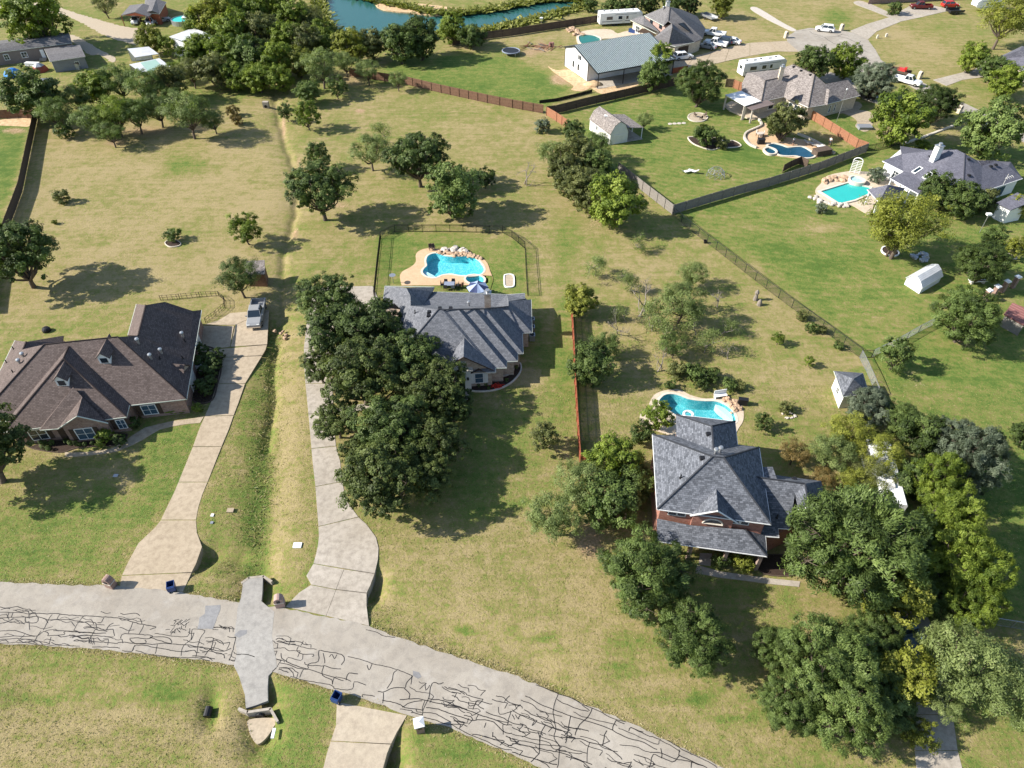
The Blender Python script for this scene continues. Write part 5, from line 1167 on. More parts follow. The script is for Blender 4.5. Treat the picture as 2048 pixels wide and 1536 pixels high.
js_, jp_, jw_, ja_, jd_ = gambrel('metal_shed', 'small white ribbed metal gambrel shed on the green lawn', G(1808,568.5), G(1838,588), G(1882,562)-G(1838,588), 5.0, 1.1, 1.8, 2.25, 'whitemetal', 'siding', False)
# ---------------------------------------------------------------- trees: a few grown shapes per kind, placed one by one
def tube_np(pts, r, k, V, Fq):
    pts = np.asarray(pts, float); m = len(pts); n0 = len(V)
    u = None
    for i in range(m):
        d = pts[min(i+1, m-1)]-pts[max(i-1, 0)]; d = d/(np.linalg.norm(d)+1e-9)
        if u is None: a = np.array([0, 0, 1.]) if abs(d[2]) < .9 else np.array([1., 0, 0]); u = np.cross(d, a)
        else: u = u-d*u.dot(d)
        u = u/(np.linalg.norm(u)+1e-9); w_ = np.cross(d, u)
        for j in range(k):
            t = 2*math.pi*j/k; V.append(pts[i]+(u*math.cos(t)+w_*math.sin(t))*r[i])
    for i in range(m-1):
        for j in range(k):
            j2 = (j+1) % k; Fq.append((n0+i*k+j, n0+i*k+j2, n0+(i+1)*k+j2, n0+(i+1)*k+j))
def bend(a, b, rs, n=5, wob=.12, sag=0.0):
    a, b = np.asarray(a, float), np.asarray(b, float); L = np.linalg.norm(b-a); out = []
    o1, o2 = rs.normal(0, wob*L, 3), rs.normal(0, wob*L, 3)
    for i in range(n+1):
        t = i/n; out.append(a+(b-a)*t+o1*math.sin(math.pi*t)*.5+o2*math.sin(2*math.pi*t)*.25+np.array([0, 0, -sag*L*math.sin(math.pi*t)]))
    return out
KIND = {
 # R, H, base = bare height, subs = billows, rs = billow radius, clumps per billow, leaves per clump, L leaf length, W/L, up = how far leaves face up, spike = leaves radiate
 'oak':   dict(R=5.6, H=8.6, base=2.0, subs=22, rs=.31, ncl=20, nl=66, cr=.52, L=.25, wl=.75, up=.5, spike=.25, flat=.85, tr=.30, core=.62),
 'elm':   dict(R=5.2, H=9.0, base=.35, subs=26, rs=.29, ncl=20, nl=88, cr=.50, L=.30, wl=.28, up=.35, spike=.85, flat=1.0, tr=.26, core=.60),
 'round': dict(R=4.2, H=7.6, base=.5, subs=18, rs=.38, ncl=17, nl=52, cr=.54, L=.27, wl=.8, up=.45, spike=.4, flat=1.0, tr=.2, core=.55),
 'airy':  dict(R=3.6, H=6.2, base=1.7, subs=15, rs=.36, ncl=13, nl=62, cr=.62, L=.22, wl=.42, up=.45, spike=.35, flat=.75, tr=.17, core=.7),
 'small': dict(R=2.3, H=4.8, base=.7, subs=11, rs=.40, ncl=11, nl=50, cr=.38, L=.20, wl=.7, up=.45, spike=.4, flat=1.1, tr=.11, core=.55),
 'bush':  dict(R=1.6, H=2.3, base=.05, subs=9, rs=.42, ncl=9, nl=36, cr=.32, L=.22, wl=.6, up=.35, spike=.6, flat=1.0, tr=.06, core=.5),
 'ball':  dict(R=.8, H=1.45, base=.05, subs=1, rs=1.0, ncl=46, nl=36, cr=.16, L=.13, wl=.8, up=.6, spike=.2, flat=1.0, tr=.05, core=0),
}
def grow(kind, seed):
    k = KIND[kind]; rs = np.random.RandomState(seed); R, H, base = k['R'], k['H'], k['base']
    V, Q = [], []; zc, hz = (base+H)/2, (H-base)/2
    fork = np.array([rs.normal(0, .06*R), rs.normal(0, .06*R), max(base*.75, .3)])
    subs = []
    if k['subs'] == 1: subs = [(np.array([0, 0, zc]), min(R, hz))]
    else:
        for i in range(k['subs']):
            best = None
            for _ in range(12):                      # spread the billows over the crown
                d = rs.normal(size=3); d /= np.linalg.norm(d); d[2] = d[2]*.95+(.12 if kind in ('oak', 'airy') else -.03)
                q = rs.uniform(k['core']-.12, .74); p = np.array([d[0]*R*q, d[1]*R*q, zc+d[2]*hz*q*.95])
                m = min([np.linalg.norm((p-s[0])/np.array([1, 1, .9])) for s in subs] or [9e9])
                if best is None or m > best[0]: best = (m, p)
            subs.append((best[1], R*k['rs']*rs.uniform(.72, 1.25)))
    tr = k['tr']; tube_np(bend((0, 0, -.15), fork, rs, 3, .04), [tr*1.3, tr*1.05, tr*.95, tr*.85], 8, V, Q)
    C, Nn, tone = [], [], []; cen = np.array([0, 0, zc])
    for p, r in subs:
        if k['subs'] > 1:
            limb = bend(fork, p+np.array([0, 0, -.2*r]), rs, 5, .10, .04); rr = np.linspace(tr*.62, tr*.16, 6); tube_np(limb, rr, 5, V, Q)
        st = rs.normal(0, .22)
        for j in range(k['ncl']):
            d = rs.normal(size=3); d /= np.linalg.norm(d)
            if d[2] < -.25 and rs.rand() < (.75 if kind in ('oak', 'airy') else .4): d[2] = -d[2]
            q = p+d*np.array([1, 1, k['flat']])*r*rs.uniform(.62, 1.0)
            if q[2] < .12: q[2] = .12+rs.rand()*.2
            C.append(q); Nn.append(d); tone.append(.42+st*.6+rs.normal(0, .16))
            if k['subs'] > 1 and rs.rand() < .22: tube_np(bend(p, q, rs, 2, .1), [tr*.13, tr*.09, tr*.04], 3, V, Q)
    C, Nn, tone = np.array(C), np.array(Nn), np.array(tone); n = k['nl']; N = len(C)*n
    c = np.repeat(C, n, 0); nr = np.repeat(Nn, n, 0); tn = np.repeat(tone, n)
    d = rs.normal(size=(N, 3)); d /= np.linalg.norm(d, axis=1, keepdims=True); cr = k['cr']*rs.uniform(.55, 1.35, len(C)).repeat(n)
    pos = c+d*np.array([1, 1, .75])*(cr*rs.uniform(.15, 1.0, N)**.6)[:, None]
    pos[:, 2] = np.maximum(pos[:, 2], .06)
    rnd = rs.normal(size=(N, 3)); rnd /= np.linalg.norm(rnd, axis=1, keepdims=True)
    nm = rnd*.6+nr*.75+d*.35+np.array([0, 0, k['up']]); nm /= np.linalg.norm(nm, axis=1, keepdims=True)
    ax = rs.normal(size=(N, 3)); out = pos-cen; out /= np.linalg.norm(out, axis=1, keepdims=True)+1e-6
    ax = ax/np.linalg.norm(ax, axis=1, keepdims=True)*(1-k['spike'])+(out*.6+d*.5+np.array([.05, 0, .35]))*k['spike']*1.3
    ax -= nm*(ax*nm).sum(1, keepdims=True); ax /= np.linalg.norm(ax, axis=1, keepdims=True)+1e-6
    bx = np.cross(nm, ax); L = k['L']*rs.uniform(.6, 1.3, N)[:, None]; Wd = L*k['wl']
    mid = pos+ax*L*.08
    LV = np.stack([pos-ax*L*.5, mid+bx*Wd*.5+nm*L*.06, pos+ax*L*.5, mid-bx*Wd*.5+nm*L*.06], 1).reshape(-1, 3)
    LQ = np.arange(4*N).reshape(-1, 4); lt = np.clip(tn+rs.normal(0, .13, N), 0, 1).repeat(4)
    cm = np_mesh(kind+'_crown', LV, LQ, MT['leaf_oak']); at = cm.attributes.new('tone', 'FLOAT', 'POINT'); at.data.foreach_set('value', lt.astype(np.float32))
    tm = np_mesh(kind+'_trunk', np.array(V), np.array(Q), MT['bark'], True)
    return tm, cm
def grow_bare(seed, R=3.4, H=6.0, lean=0.0, tufts=0):
    """a dead or half dead tree: forked limbs and twigs, with a few leaf tufts at most"""
    rs = np.random.RandomState(seed); V, Q = [], []; tips = []
    def br(a, d, L, r, lv):
        b = a+d*L; pts = bend(a, b, rs, 4, .10); tube_np(pts, np.linspace(r, r*.6, 5), 6 if lv < 2 else 4, V, Q)
        if lv >= 4: tips.append(b); return
        for i in range(rs.randint(2, 4) if lv else rs.randint(3, 5)):
            nd = d*.75+rs.normal(0, .55, 3)+np.array([0, 0, .16]); nd /= np.linalg.norm(nd); br(pts[rs.randint(3, 5)], nd, L*rs.uniform(.6, .9), r*rs.uniform(.55, .72), lv+1)
    d0 = np.array([lean, rs.normal(0, .1), 1.0]); br(np.array([0, 0, -.1]), d0/np.linalg.norm(d0), H*.28, .125, 0)
    V = np.array(V); V[:, 2] = np.maximum(V[:, 2], -.1); tm = np_mesh('bare_trunk', V, np.array(Q), MT['palebark'], True)
    if not tufts: return tm, None
    tp = np.array(tips); pick = tp[rs.permutation(len(tp))[:tufts]]; n = 46; N = len(pick)*n; c = pick.repeat(n, 0)
    pos = c+rs.normal(0, .36, (N, 3)); nm = rs.normal(size=(N, 3))+np.array([0, 0, .4]); nm /= np.linalg.norm(nm, axis=1, keepdims=True)
    ax = np.cross(nm, rs.normal(size=(N, 3))); ax /= np.linalg.norm(ax, axis=1, keepdims=True); bx = np.cross(nm, ax); L = .24*rs.uniform(.6, 1.3, N)[:, None]
    LV = np.stack([pos-ax*L*.5, pos+bx*L*.22, pos+ax*L*.5, pos-bx*L*.22], 1).reshape(-1, 3); cm = np_mesh('tuft_crown', LV, np.arange(4*N).reshape(-1, 4), MT['leaf_oak'])
    at = cm.attributes.new('tone', 'FLOAT', 'POINT'); at.data.foreach_set('value', np.clip(rs.normal(.5, .2, N), 0, 1).repeat(4).astype(np.float32)); return tm, cm

MT['leaf_oak'] = leafmat('oak_leaves', (0.042, 0.06, 0.014), (0.108, 0.14, 0.036), (0.18, 0.215, 0.064))
MT['leaf_deep'] = leafmat('deep_green_leaves', (0.036, 0.058, 0.014), (0.092, 0.134, 0.032), (0.156, 0.204, 0.056))
MT['leaf_elm'] = leafmat('elm_leaves', (0.054, 0.082, 0.02), (0.136, 0.192, 0.048), (0.222, 0.284, 0.086))
MT['leaf_yellow'] = leafmat('yellow_green_leaves', (0.108, 0.125, 0.018), (0.235, 0.255, 0.036), (0.33, 0.33, 0.068))
MT['leaf_bright'] = leafmat('bright_green_leaves', (0.072, 0.112, 0.014), (0.18, 0.236, 0.03), (0.27, 0.325, 0.056))
MT['leaf_pale'] = leafmat('pale_mesquite_leaves', (0.105, 0.14, 0.042), (0.21, 0.262, 0.086), (0.3, 0.345, 0.135), .35)
MT['leaf_grey'] = leafmat('grey_juniper_leaves', (0.074, 0.098, 0.06), (0.155, 0.188, 0.122), (0.24, 0.272, 0.185))
MT['leaf_olive'] = leafmat('olive_leaves', (0.066, 0.08, 0.024), (0.155, 0.17, 0.052), (0.23, 0.236, 0.082))
MT['leaf_rust'] = leafmat('rusty_leaves', (0.1, 0.08, 0.026), (0.21, 0.155, 0.05), (0.32, 0.2, 0.07))
SHAPES = {}
for kd, nv in (('oak', 5), ('elm', 4), ('round', 4), ('airy', 4), ('small', 3), ('bush', 3), ('ball', 2)):
    SHAPES[kd] = [grow(kd, 100+11*i+hash(kd) % 1 + len(kd)*7) for i in range(nv)]
SHAPES['bare'] = [grow_bare(5), grow_bare(9, lean=.5), grow_bare(17, lean=-.3)]
SHAPES['half'] = [grow_bare(25, tufts=90), grow_bare(31, lean=.6, tufts=110), grow_bare(44, lean=-.4, tufts=80)]
def true_radius(me):
    v = np.empty(len(me.vertices)*3, np.float32); me.vertices.foreach_get('co', v); v = v.reshape(-1, 3); return float(np.percentile(np.hypot(v[:, 0], v[:, 1]), 96))
RTRUE = {k: [true_radius(c or t) for t, c in v] for k, v in SHAPES.items()}
KIND['bare'] = dict(R=3.0, H=5.6, base=.5); KIND['half'] = dict(R=3.0, H=5.6, base=.5)
TN = dict(oak='oak_tree', elm='elm_tree', round='leafy_tree', airy='mesquite_tree', small='young_tree', bush='bush', ball='clipped_shrub', bare='dead_tree', half='mesquite_tree')
TC = dict(bush='bush', ball='shrub')
rt = random.Random(77); NT_ = [0]
ORD = ['first','second','third','fourth','fifth','sixth','seventh','eighth','ninth','tenth','eleventh','twelfth']
def ranked(items, rows):
    """reading order inside a group: (row name, ordinal from the left) for every item (x, y, ...)"""
    out = {}
    for nm, lo, hi in rows:
        for i, it in enumerate(sorted([q for q in items if lo <= q[1] < hi], key=lambda q: q[0])): out[it] = (nm, ORD[i])
    return out
CN = dict(yellow='yellow-green', bright='bright green', elm='mid green', deep='dark green', olive='olive', pale='pale', oak='dark', grey='grey green', rust='rusty')
def tree(px, py, rp, kind, leaf, label, hk=1.0, group=None, grey=False):
    """px, py: middle of the crown; rp: half its width; hk stretches the height"""
    k = KIND[kind]; s0 = ppm(py); R = rp/s0; ih = NT_[0] % len(SHAPES[kind]); sh = SHAPES[kind][ih]; RT = RTRUE[kind][ih]
    for _ in range(3):
        sc_ = R/RT; zc = (k['base']+k['H'])/2*sc_*hk; R = rp/(FOC/((G(px, py, zc)-Vector((0, 0, CAM_H))).dot(Vector((0, _c, -_s)))))
    sc_ = R/RT; zc = (k['base']+k['H'])/2*sc_*hk; p = G(px, py, zc); NT_[0] += 1
    one = rp < 9 or kind == 'ball'
    if one and kind in ('ball',):
        o = link(TN[kind], sh[1], None, (p.x, p.y, 0), rt.uniform(0, 6.28), (sc_, sc_, sc_*hk)); tag(o, label, TC.get(kind, 'tree'), group); cr = o
    else:
        root = empty(TN[kind], (p.x, p.y, 0), label, TC.get(kind, 'tree'), group, rt.uniform(0, 6.28), (sc_, sc_, sc_*hk))
        tr = link('trunk' if kind != 'bush' else 'stem', sh[0], root); cr = link('crown' if kind != 'bush' else 'foliage', sh[1], root) if sh[1] else None
        tr.material_slots[0].link = 'OBJECT'; tr.material_slots[0].material = MT['palebark'] if kind in ('bare', 'half') or grey else MT['bark']
    if cr: cr.material_slots[0].link = 'OBJECT'; cr.material_slots[0].material = MT['leaf_'+leaf]
OG = 'dark oaks before the grey roofed house'
for a in [
 (655,600,60,'oak','deep','dark oak at the far left corner of the oak grove, by the upper driveway'),
 (735,650,70,'oak','deep','dark oak shading the left slope of the grey roof'),
 (672,668,62,'oak','deep','dark oak overhanging the grey driveway, second from the back'),
 (720,745,82,'oak','oak','large dark oak in the middle of the grove beside the driveway'),
 (820,715,66,'oak','deep','dark oak touching the front left of the grey roof'),
 (868,775,66,'oak','oak','dark oak directly before the entry of the grey roofed house'),
 (672,842,46,'oak','oak','narrow dark oak leaning over the walk and driveway'),
 (780,840,72,'oak','deep','dark oak in the middle of the grove just below the front walk'),
 (875,885,62,'oak','oak','dark oak at the right side of the grove, on the lawn'),
 (760,965,82,'oak','oak','dark oak nearest the street in the central grove, beside the driveway'),
 (905,815,44,'oak','deep','dark oak at the right edge of the grove below the flower bed'),
 (800,900,58,'oak','deep','dark oak in the lower middle of the grove, between two bigger ones'),
 (640,735,40,'oak','oak','dark oak reaching left over the upper grey driveway'),
 (855,960,52,'oak','oak','smaller dark oak at the lower right corner of the grove'),
 (720,905,40,'oak','oak','small dark oak at the driveway edge between two bigger oaks')]: tree(*a, group=OG)
tree(1087,872,30,'small','olive','small dense tree alone on the lawn left of the red fence')
for a in [
 (1110,1030,56,'airy','pale','pale feathery mesquite at the left end of the trees by the brick house'),
 (1165,965,58,'airy','pale','pale mesquite behind the feathery one, left of the brick house'),
 (1215,1000,62,'round','elm','mid green tree close to the left wall of the brick house'),
 (1225,918,55,'round','bright','bright bushy tree between the red fence end and the brick house'),
 (1270,965,42,'round','elm','dense tree pressed against the upper left corner of the brick house'),
 (1315,832,33,'small','bright','green tree beside the left end of the kidney pool'),
 (1283,865,26,'small','deep','small dark tree at the deck left of the brick house'),
 (1290,1145,92,'elm','elm','broad elm hiding the left end of the porch of the brick house'),
 (1384,1275,72,'elm','elm','rounded elm alone on the slope above the street'),
 (1712,1085,128,'elm','elm','largest elm, hiding the garage of the brick house'),
 (1662,1318,92,'elm','elm','big elm at the lower right between lawn and driveway'),
 (1700,1420,84,'elm','elm','low elm in front of the big elm at lower right'),
 (1582,1405,62,'elm','elm','elm at the left edge of the lower right clump'),
 (1752,1275,56,'elm','elm','elm right behind the big lower right elm'),
 (1788,1180,70,'round','yellow','yellowish tree below the largest elm, over the driveway'),
 (1818,1345,60,'round','yellow','yellowish round tree beside the shaded driveway'),
 (1842,1468,34,'small','yellow','small yellowish tree at the foot of the shaded driveway'),
 (1950,1330,88,'airy','pale','large pale tree right of the shaded driveway'),
 (2025,1390,72,'airy','pale','pale tree at the right edge of the picture below the mesh fence'),
 (1880,960,54,'elm','bright','upper bright cedar in the yellow-green row on the right',1.4),
 (1905,1050,62,'elm','bright','second bright cedar in the yellow-green row',1.4),
 (1935,1130,70,'elm','bright','third bright cedar in the yellow-green row',1.4),
 (1948,1205,52,'elm','bright','lowest bright cedar of the yellow-green row',1.4),
 (1950,915,62,'elm','grey','grey green juniper behind the yellow-green row',1.4),
 (1915,880,50,'elm','grey','upper grey green juniper near the open lawn'),
 (1845,870,46,'round','deep','dark tree in the hedge line between camper and juniper'),
 (1805,838,40,'elm','elm','dark green tree below the pool house, right'),
 (1738,812,44,'elm','grey','dark grey green tree covering the front of the pool house'),
 (1700,862,44,'airy','yellow','yellow airy tree above the white camper'),
 (1760,905,50,'airy','yellow','yellow airy tree half over the white camper'),
 (1745,955,42,'airy','olive','olive airy tree at the left side of the white camper'),
 (1665,905,44,'airy','pale','thin pale tree behind the garage of the brick house'),
 (1590,905,30,'airy','rust','rusty leaved small tree near the back corner of the brick house'),
 (1650,955,26,'airy','rust','rusty thin shrub by the garage end of the brick house'),
 (1527,842,20,'small','deep','small dark round tree on the lawn right of the kidney pool'),
 (1830,960,44,'round','deep','dark tree squeezed between camper and yellow-green row'),
 (1840,1070,40,'round','deep','dark tree between the largest elm and the yellow-green row'),
 (1770,1345,50,'elm','elm','elm between the big lower right elm and the yellowish trees'),
 (1865,1190,46,'round','elm','mid green tree over the bend of the shaded driveway'),
 (1885,1290,48,'airy','pale','pale airy tree leaning over the shaded driveway from the right'),
 (1885,1400,40,'airy','pale','lower pale airy tree leaning over the shaded driveway'),
 (1790,1420,42,'round','elm','mid green tree left of the shaded driveway foot'),
 (1850,1110,44,'elm','elm','elm right of the largest elm, filling the gap to the bright cedars'),
 (1715,965,36,'airy','yellow','yellow airy tree overlapping the left side of the white camper'),
 (1735,1015,40,'round','elm','round tree at the near end of the white camper'),
 (1560,1300,50,'elm','elm','elm at the upper left of the lower right clump'),
 (2045,868,26,'round','deep','dark tree cut by the right edge on the open lawn')]: tree(*a)
for a in [
 (1193,525,34,'half','pale','twin stemmed mesquite with half bare top left of the dead tree'),
 (1285,585,42,'bare','pale','bleached dead tree in the middle of the mesquite yard'),
 (1365,600,52,'airy','pale','widest pale mesquite, leaning right in the middle of the yard'),
 (1385,548,32,'airy','pale','pale mesquite crown nearest the mesh fence'),
 (1222,672,40,'half','pale','tall thin mesquite with bare twigs right of the red fence'),
 (1182,725,46,'round','deep','dark tree standing over the red fence'),
 (1160,598,34,'round','yellow','yellow-green tree at the far end of the red fence'),
 (1278,474,32,'half','elm','low forked mesquite below the big yellow-green tree'),
 (1342,660,40,'half','pale','half dead mesquite leaning low over the grass'),
 (1415,680,36,'half','pale','twisted mesquite with bleached branches near its own bush'),
 (1320,715,26,'bare','pale','dead leaning branches above the bushes by the pool'),
 (1460,700,22,'bare','pale','thin dead sapling on the grass right of the twisted mesquite'),
 (1440,590,20,'bare','pale','small dead tree right of the pale mesquites'),
 (1795,705,34,'small','elm','young tree on the lawn beside the mesh fence corner'),
 (1937,632,64,'elm','elm','dense rounded tree left of the rusty roofed shed'),
 (1557,676,13,'small','bright','bright green sapling, taller of two on the dry grass'),
 (1620,722,11,'small','bright','bright green sapling above the pool house'),
 (1815,440,74,'airy','yellow','wide yellow-green tree below the pool gazebo'),
 (1790,470,44,'airy','yellow','lower lobe of yellow-green trees by the curved bed'),
 (1965,525,50,'elm','deep','dark tree with pale top beside the brick fence posts'),
 (1875,378,38,'round','deep','dark tree before the skylights of the slate house'),
 (1930,398,38,'round','deep','dark tree before the right wing of the slate house'),
 (1972,400,26,'round','olive','olive tree at the right end of the slate house'),
 (2038,408,26,'round','yellow','yellow-green tree at the right edge below the grey outbuilding'),
 (2035,495,22,'small','yellow','small yellow-green tree in a stone ring at the right edge'),
 (1990,470,24,'small','elm','small tree behind the dark tree with the pale top'),
 (1230,398,56,'round','bright','big bright tree at the corner of the grey wood fence'),
 (1160,368,46,'round','olive','olive dense tree left of the big bright tree'),
 (1128,342,38,'round','olive','olive tree in the middle of the thicket by the gambrel shed'),
 (1195,330,36,'round','elm','mid green tree between gambrel shed and big bright tree'),
 (1185,398,32,'round','olive','low olive tree at the foot of the big bright tree'),
 (1335,600,36,'half','pale','half bare mesquite right behind the widest pale one'),
 (1240,640,34,'bare','pale','many branched bare mesquite near the bleached dead tree'),
 (1208,690,30,'airy','elm','mid green mesquite beside the tall thin one at the red fence'),
 (1445,650,36,'half','pale','half bare mesquite at the right end of the mesquite row'),
 (1350,690,30,'airy','elm','low mid green mesquite above the bushes by the kidney pool'),
 (1310,630,44,'half','pale','half bare mesquite left of the widest pale one'),
 (1255,625,34,'half','pale','wispy mesquite below the bleached dead tree'),
 (1400,640,36,'half','pale','half bare mesquite right of the widest pale one'),
 (1265,560,30,'half','pale','wispy mesquite behind the bleached dead tree'),
 (1150,310,44,'round','olive','rounded olive tree in front of the gambrel shed'),
 (1108,305,32,'airy','pale','pale mesquite at the left of the thicket by the gambrel shed'),
 (1190,288,34,'airy','elm','airy tree against the gambrel shed'),
 (1050,330,28,'bare','pale','bare many stemmed dead tree on the open meadow'),
 (1146,262,24,'round','deep','dark tree at the end of the short red fence'),
 (1085,250,16,'bush','grey','blue-grey rounded bush alone on the meadow'),
 (740,298,42,'airy','pale','pale mesquite with forked dark trunk on the meadow'),
 (768,256,26,'half','pale','wispy half bare mesquite behind the pale mesquite'),
 (835,312,62,'oak','deep','darkest dense oak on the meadow'),
 (905,378,58,'round','elm','broad leafy tree before the dark meadow oak'),
 (970,352,22,'small','deep','small dark tree right of the broad leafy tree'),
 (634,310,26,'small','elm','upright tree behind the big dark oak by the creek'),
 (638,378,66,'oak','deep','big dark oak beside the creek with its trunk showing'),
 (572,220,18,'small','deep','narrow dark tree on the creek bank, left of its bright neighbour'),
 (614,228,26,'small','bright','bright young tree on the creek bank'),
 (616,182,26,'round','elm','rounded tree at the end of the creek'),
 (672,170,22,'small','elm','small tree at the edge of the thicket by the red fence'),
 (640,128,40,'airy','pale','pale mesquite at the corner of the thicket'),
 (690,124,26,'airy','pale','smaller pale mesquite beside the thicket corner'),
 (735,140,26,'airy','pale','tall pale mesquite against the red fence'),
 (795,158,20,'airy','pale','small pale mesquite at the bend of the red fence'),
 (700,88,34,'round','yellow','yellow-green tree at the pond bank'),
 (745,86,30,'round','olive','pale topped olive tree at the pond bank'),
 (800,82,42,'round','deep','dark tree at the pond edge, left of two'),
 (838,72,42,'round','deep','dark tree at the pond edge, right of two'),
 (905,56,30,'round','bright','bright pointed tree on the pond bank'),
 (940,72,24,'round','elm','low tree on the bank beside the bright pointed tree'),
 (962,72,14,'small','deep','small dark tree at the end of the pond fence'),
 (488,452,34,'small','bright','two tiered bright tree on the dry field'),
 (476,552,44,'airy','deep','dark leaning tree over the small roof by the pickup'),
 (28,505,78,'oak','deep','large dark oak on the left edge beside the wood fence'),
 (-45,900,92,'oak','oak','dark tree cut by the left edge before the brown roofed house'),
 (120,392,16,'bush','olive','dry olive bush on the yellow field'),
 (345,470,18,'bush','elm','green bush in a stone ring on the dry field'),
 (108,444,6,'bush','yellow','tiny pale bush on the dry field'),
 (1400,165,48,'elm','deep','dense dark ball shaped tree right of the metal barn'),
 (1324,110,26,'round','bright','bright tall tree at the right end of the metal barn'),
 (1308,148,32,'round','elm','lower darker tree at the barn corner'),
 (1445,12,22,'round','yellow','yellow-green tree on the dry lot at the top'),
 (1630,122,38,'round','deep','dark tree left of two beside the turning circle'),
 (1694,120,34,'round','bright','green tree right of two beside the turning circle'),
 (1752,158,40,'elm','grey','grey green tree above the black truck'),
 (1800,232,56,'round','bright','largest green tree in the front yard of the taupe house'),
 (1872,205,42,'elm','deep','dark tree right of the largest front yard tree'),
 (1572,240,38,'round','olive','olive rounded tree shading the dark pool deck'),
 (1992,255,60,'round','elm','broad pale green tree at the right edge above the slate house'),
 (1950,113,30,'round','bright','flat topped tree at the drive on the right'),
 (1990,135,30,'round','elm','left one of two trees by the roof at the right edge'),
 (2015,160,34,'round','bright','right one of two trees by the roof at the right edge'),
 (2015,32,52,'airy','yellow','large olive yellow tree at the top right corner'),
 (1845,292,16,'bush','bright','round bush behind the slate house'),
 (1290,240,18,'airy','pale','sparse small tree beside the lean-to of the gambrel shed'),
 (1408,268,27,'bush','deep','dark bush in the stone edged island bed'),
 (1445,285,14,'bush','olive','low bush at the narrow end of the island bed'),
 (1755,350,20,'bush','grey','grey bush bed beside the white lattice'),
 (68,30,62,'round','bright','big bright tree above the long mobile home'),
 (300,75,28,'round','yellow','yellow-green tree behind the white carports'),
 (332,88,18,'small','bright','small green tree behind the white carports'),
 (208,8,24,'airy','olive','bare limbed tree at the gravel lane, top'),
 (1790,15,14,'bush','deep','dark bush at the house front, top right')]: tree(*a)
TG = 'trees of the thicket left of the pond'
THK = [(430,30,48,'round','yellow'),(480,20,44,'round','bright'),(540,20,44,'round','bright'),(585,30,40,'round','bright'),(620,35,30,'airy','olive'),(470,60,42,'round','bright'),(520,62,40,'round','olive'),(570,75,38,'round','bright'),(610,80,34,'round','olive'),(640,65,26,'round','bright'),(655,85,22,'small','bright'),
   (405,95,36,'round','bright'),(450,105,40,'round','bright'),(500,110,40,'round','elm'),(550,120,38,'round','bright'),(595,120,34,'round','yellow'),(400,45,34,'round','bright'),(430,140,36,'round','olive'),(470,150,30,'round','bright'),(515,152,32,'round','bright'),(560,155,28,'round','bright'),(380,140,30,'airy','olive'),(385,110,28,'round','bright'),(350,140,22,'airy','bright')]
rk = ranked(THK, (('back', -99, 50), ('middle', 50, 100), ('front', 100, 999)))
for it in THK:
    x, y, r, kd, lf = it; tree(x, y, r, kd, lf, f'{CN[lf]} tree, {rk[it][1]} from the left in the {rk[it][0]} row of the pond thicket', group=TG)
LG = 'trees along the back of the dry field, upper left'
for x, y, r, kd, lf, lb in [(62,185,52,'round','deep','dark tree at the top end of the left wood fence'),(108,222,36,'airy','elm','tree beside the dark one at the fence top'),(150,195,34,'airy','elm','round tree left in the upper left grove'),(188,172,40,'round','bright','bright tree at the back of the upper left grove'),(235,160,40,'airy','elm','tree below the white carports, left'),(290,170,40,'airy','elm','tree below the white carports, middle'),(335,165,38,'round','olive','tree below the white carports, right'),
   (180,235,38,'airy','elm','mesquite at the front left of the upper left grove'),(225,225,42,'airy','bright','bright mesquite in the middle of the upper left grove'),(268,225,36,'airy','elm','dense tree in the middle of the upper left grove'),(312,215,36,'airy','elm','mid green tree in the middle right of the upper left grove'),(218,262,30,'airy','elm','low mesquite at the front of the upper left grove'),(372,222,48,'airy','pale','pale spreading mesquite with dark limbs at the right of the upper left grove'),(425,240,24,'airy','pale','small pale mesquite beside the pale spreading one'),(345,200,30,'airy','elm','round tree behind the pale spreading mesquite'),(125,262,20,'bush','deep','dark bush at the corner of the left wood fence')]:
    tree(x, y, r, kd, lf, lb)
PG = 'bushes behind the house at the top'
for i, (x, y, r) in enumerate([(1180,8,16),(1225,12,20),(1260,10,20),(1300,4,22),(1345,6,22),(1380,8,20)]): tree(x, y, r, 'bush' if r < 18 else 'round', 'deep', f'dark tree, {ORD[i]} from the left in the row behind the charcoal roofed house', group='dark row behind the charcoal house')
for i, (x, y, r) in enumerate([(1390,742,22),(1352,738,20),(1425,750,20),(1460,768,16),(1480,770,12),(1405,768,16),(1340,770,12)]): tree(x, y, r, 'bush', ['elm','olive','deep'][i % 3], f'{["mid green","olive","dark green"][i % 3]} bush above the kidney pool, {["fourth","second","fifth","sixth","last on the right","third","first on the left"][i]}', group='bushes above the kidney pool')
for i, (x, y, r) in enumerate([(1605,630,12),(1625,655,14),(1645,658,10),(1678,690,10)]): tree(x, y, r, 'bush', ['olive','elm'][i % 2], f'weedy bush at the long mesh fence, {ORD[i]} counted from the far end', group='bushes at the long mesh fence')
for i, (x, y, r, lb) in enumerate([(1443,1120,20,'dark clipped bush left below the porch of the brick house'),(1490,1125,22,'yellowish bush right below the porch of the brick house'),(1643,415,12,'flowering bush at the stone corner of the turquoise pool'),(1470,262,1,'')][:3]): tree(x, y, r, 'bush', ['deep','yellow','grey'][i], lb)
for x, y, r, lb in [(390,690,11,'farthest one at the house wall'),(405,700,13,'second from the far end'),(420,717,14,'third from the far end'),(432,728,13,'fourth from the far end'),(398,722,13,'inner one behind the third')]: tree(x, y, r*1.0, 'ball', 'deep', f'clipped round shrub beside the tan driveway, {lb}', group='clipped shrubs along the driveway bed')
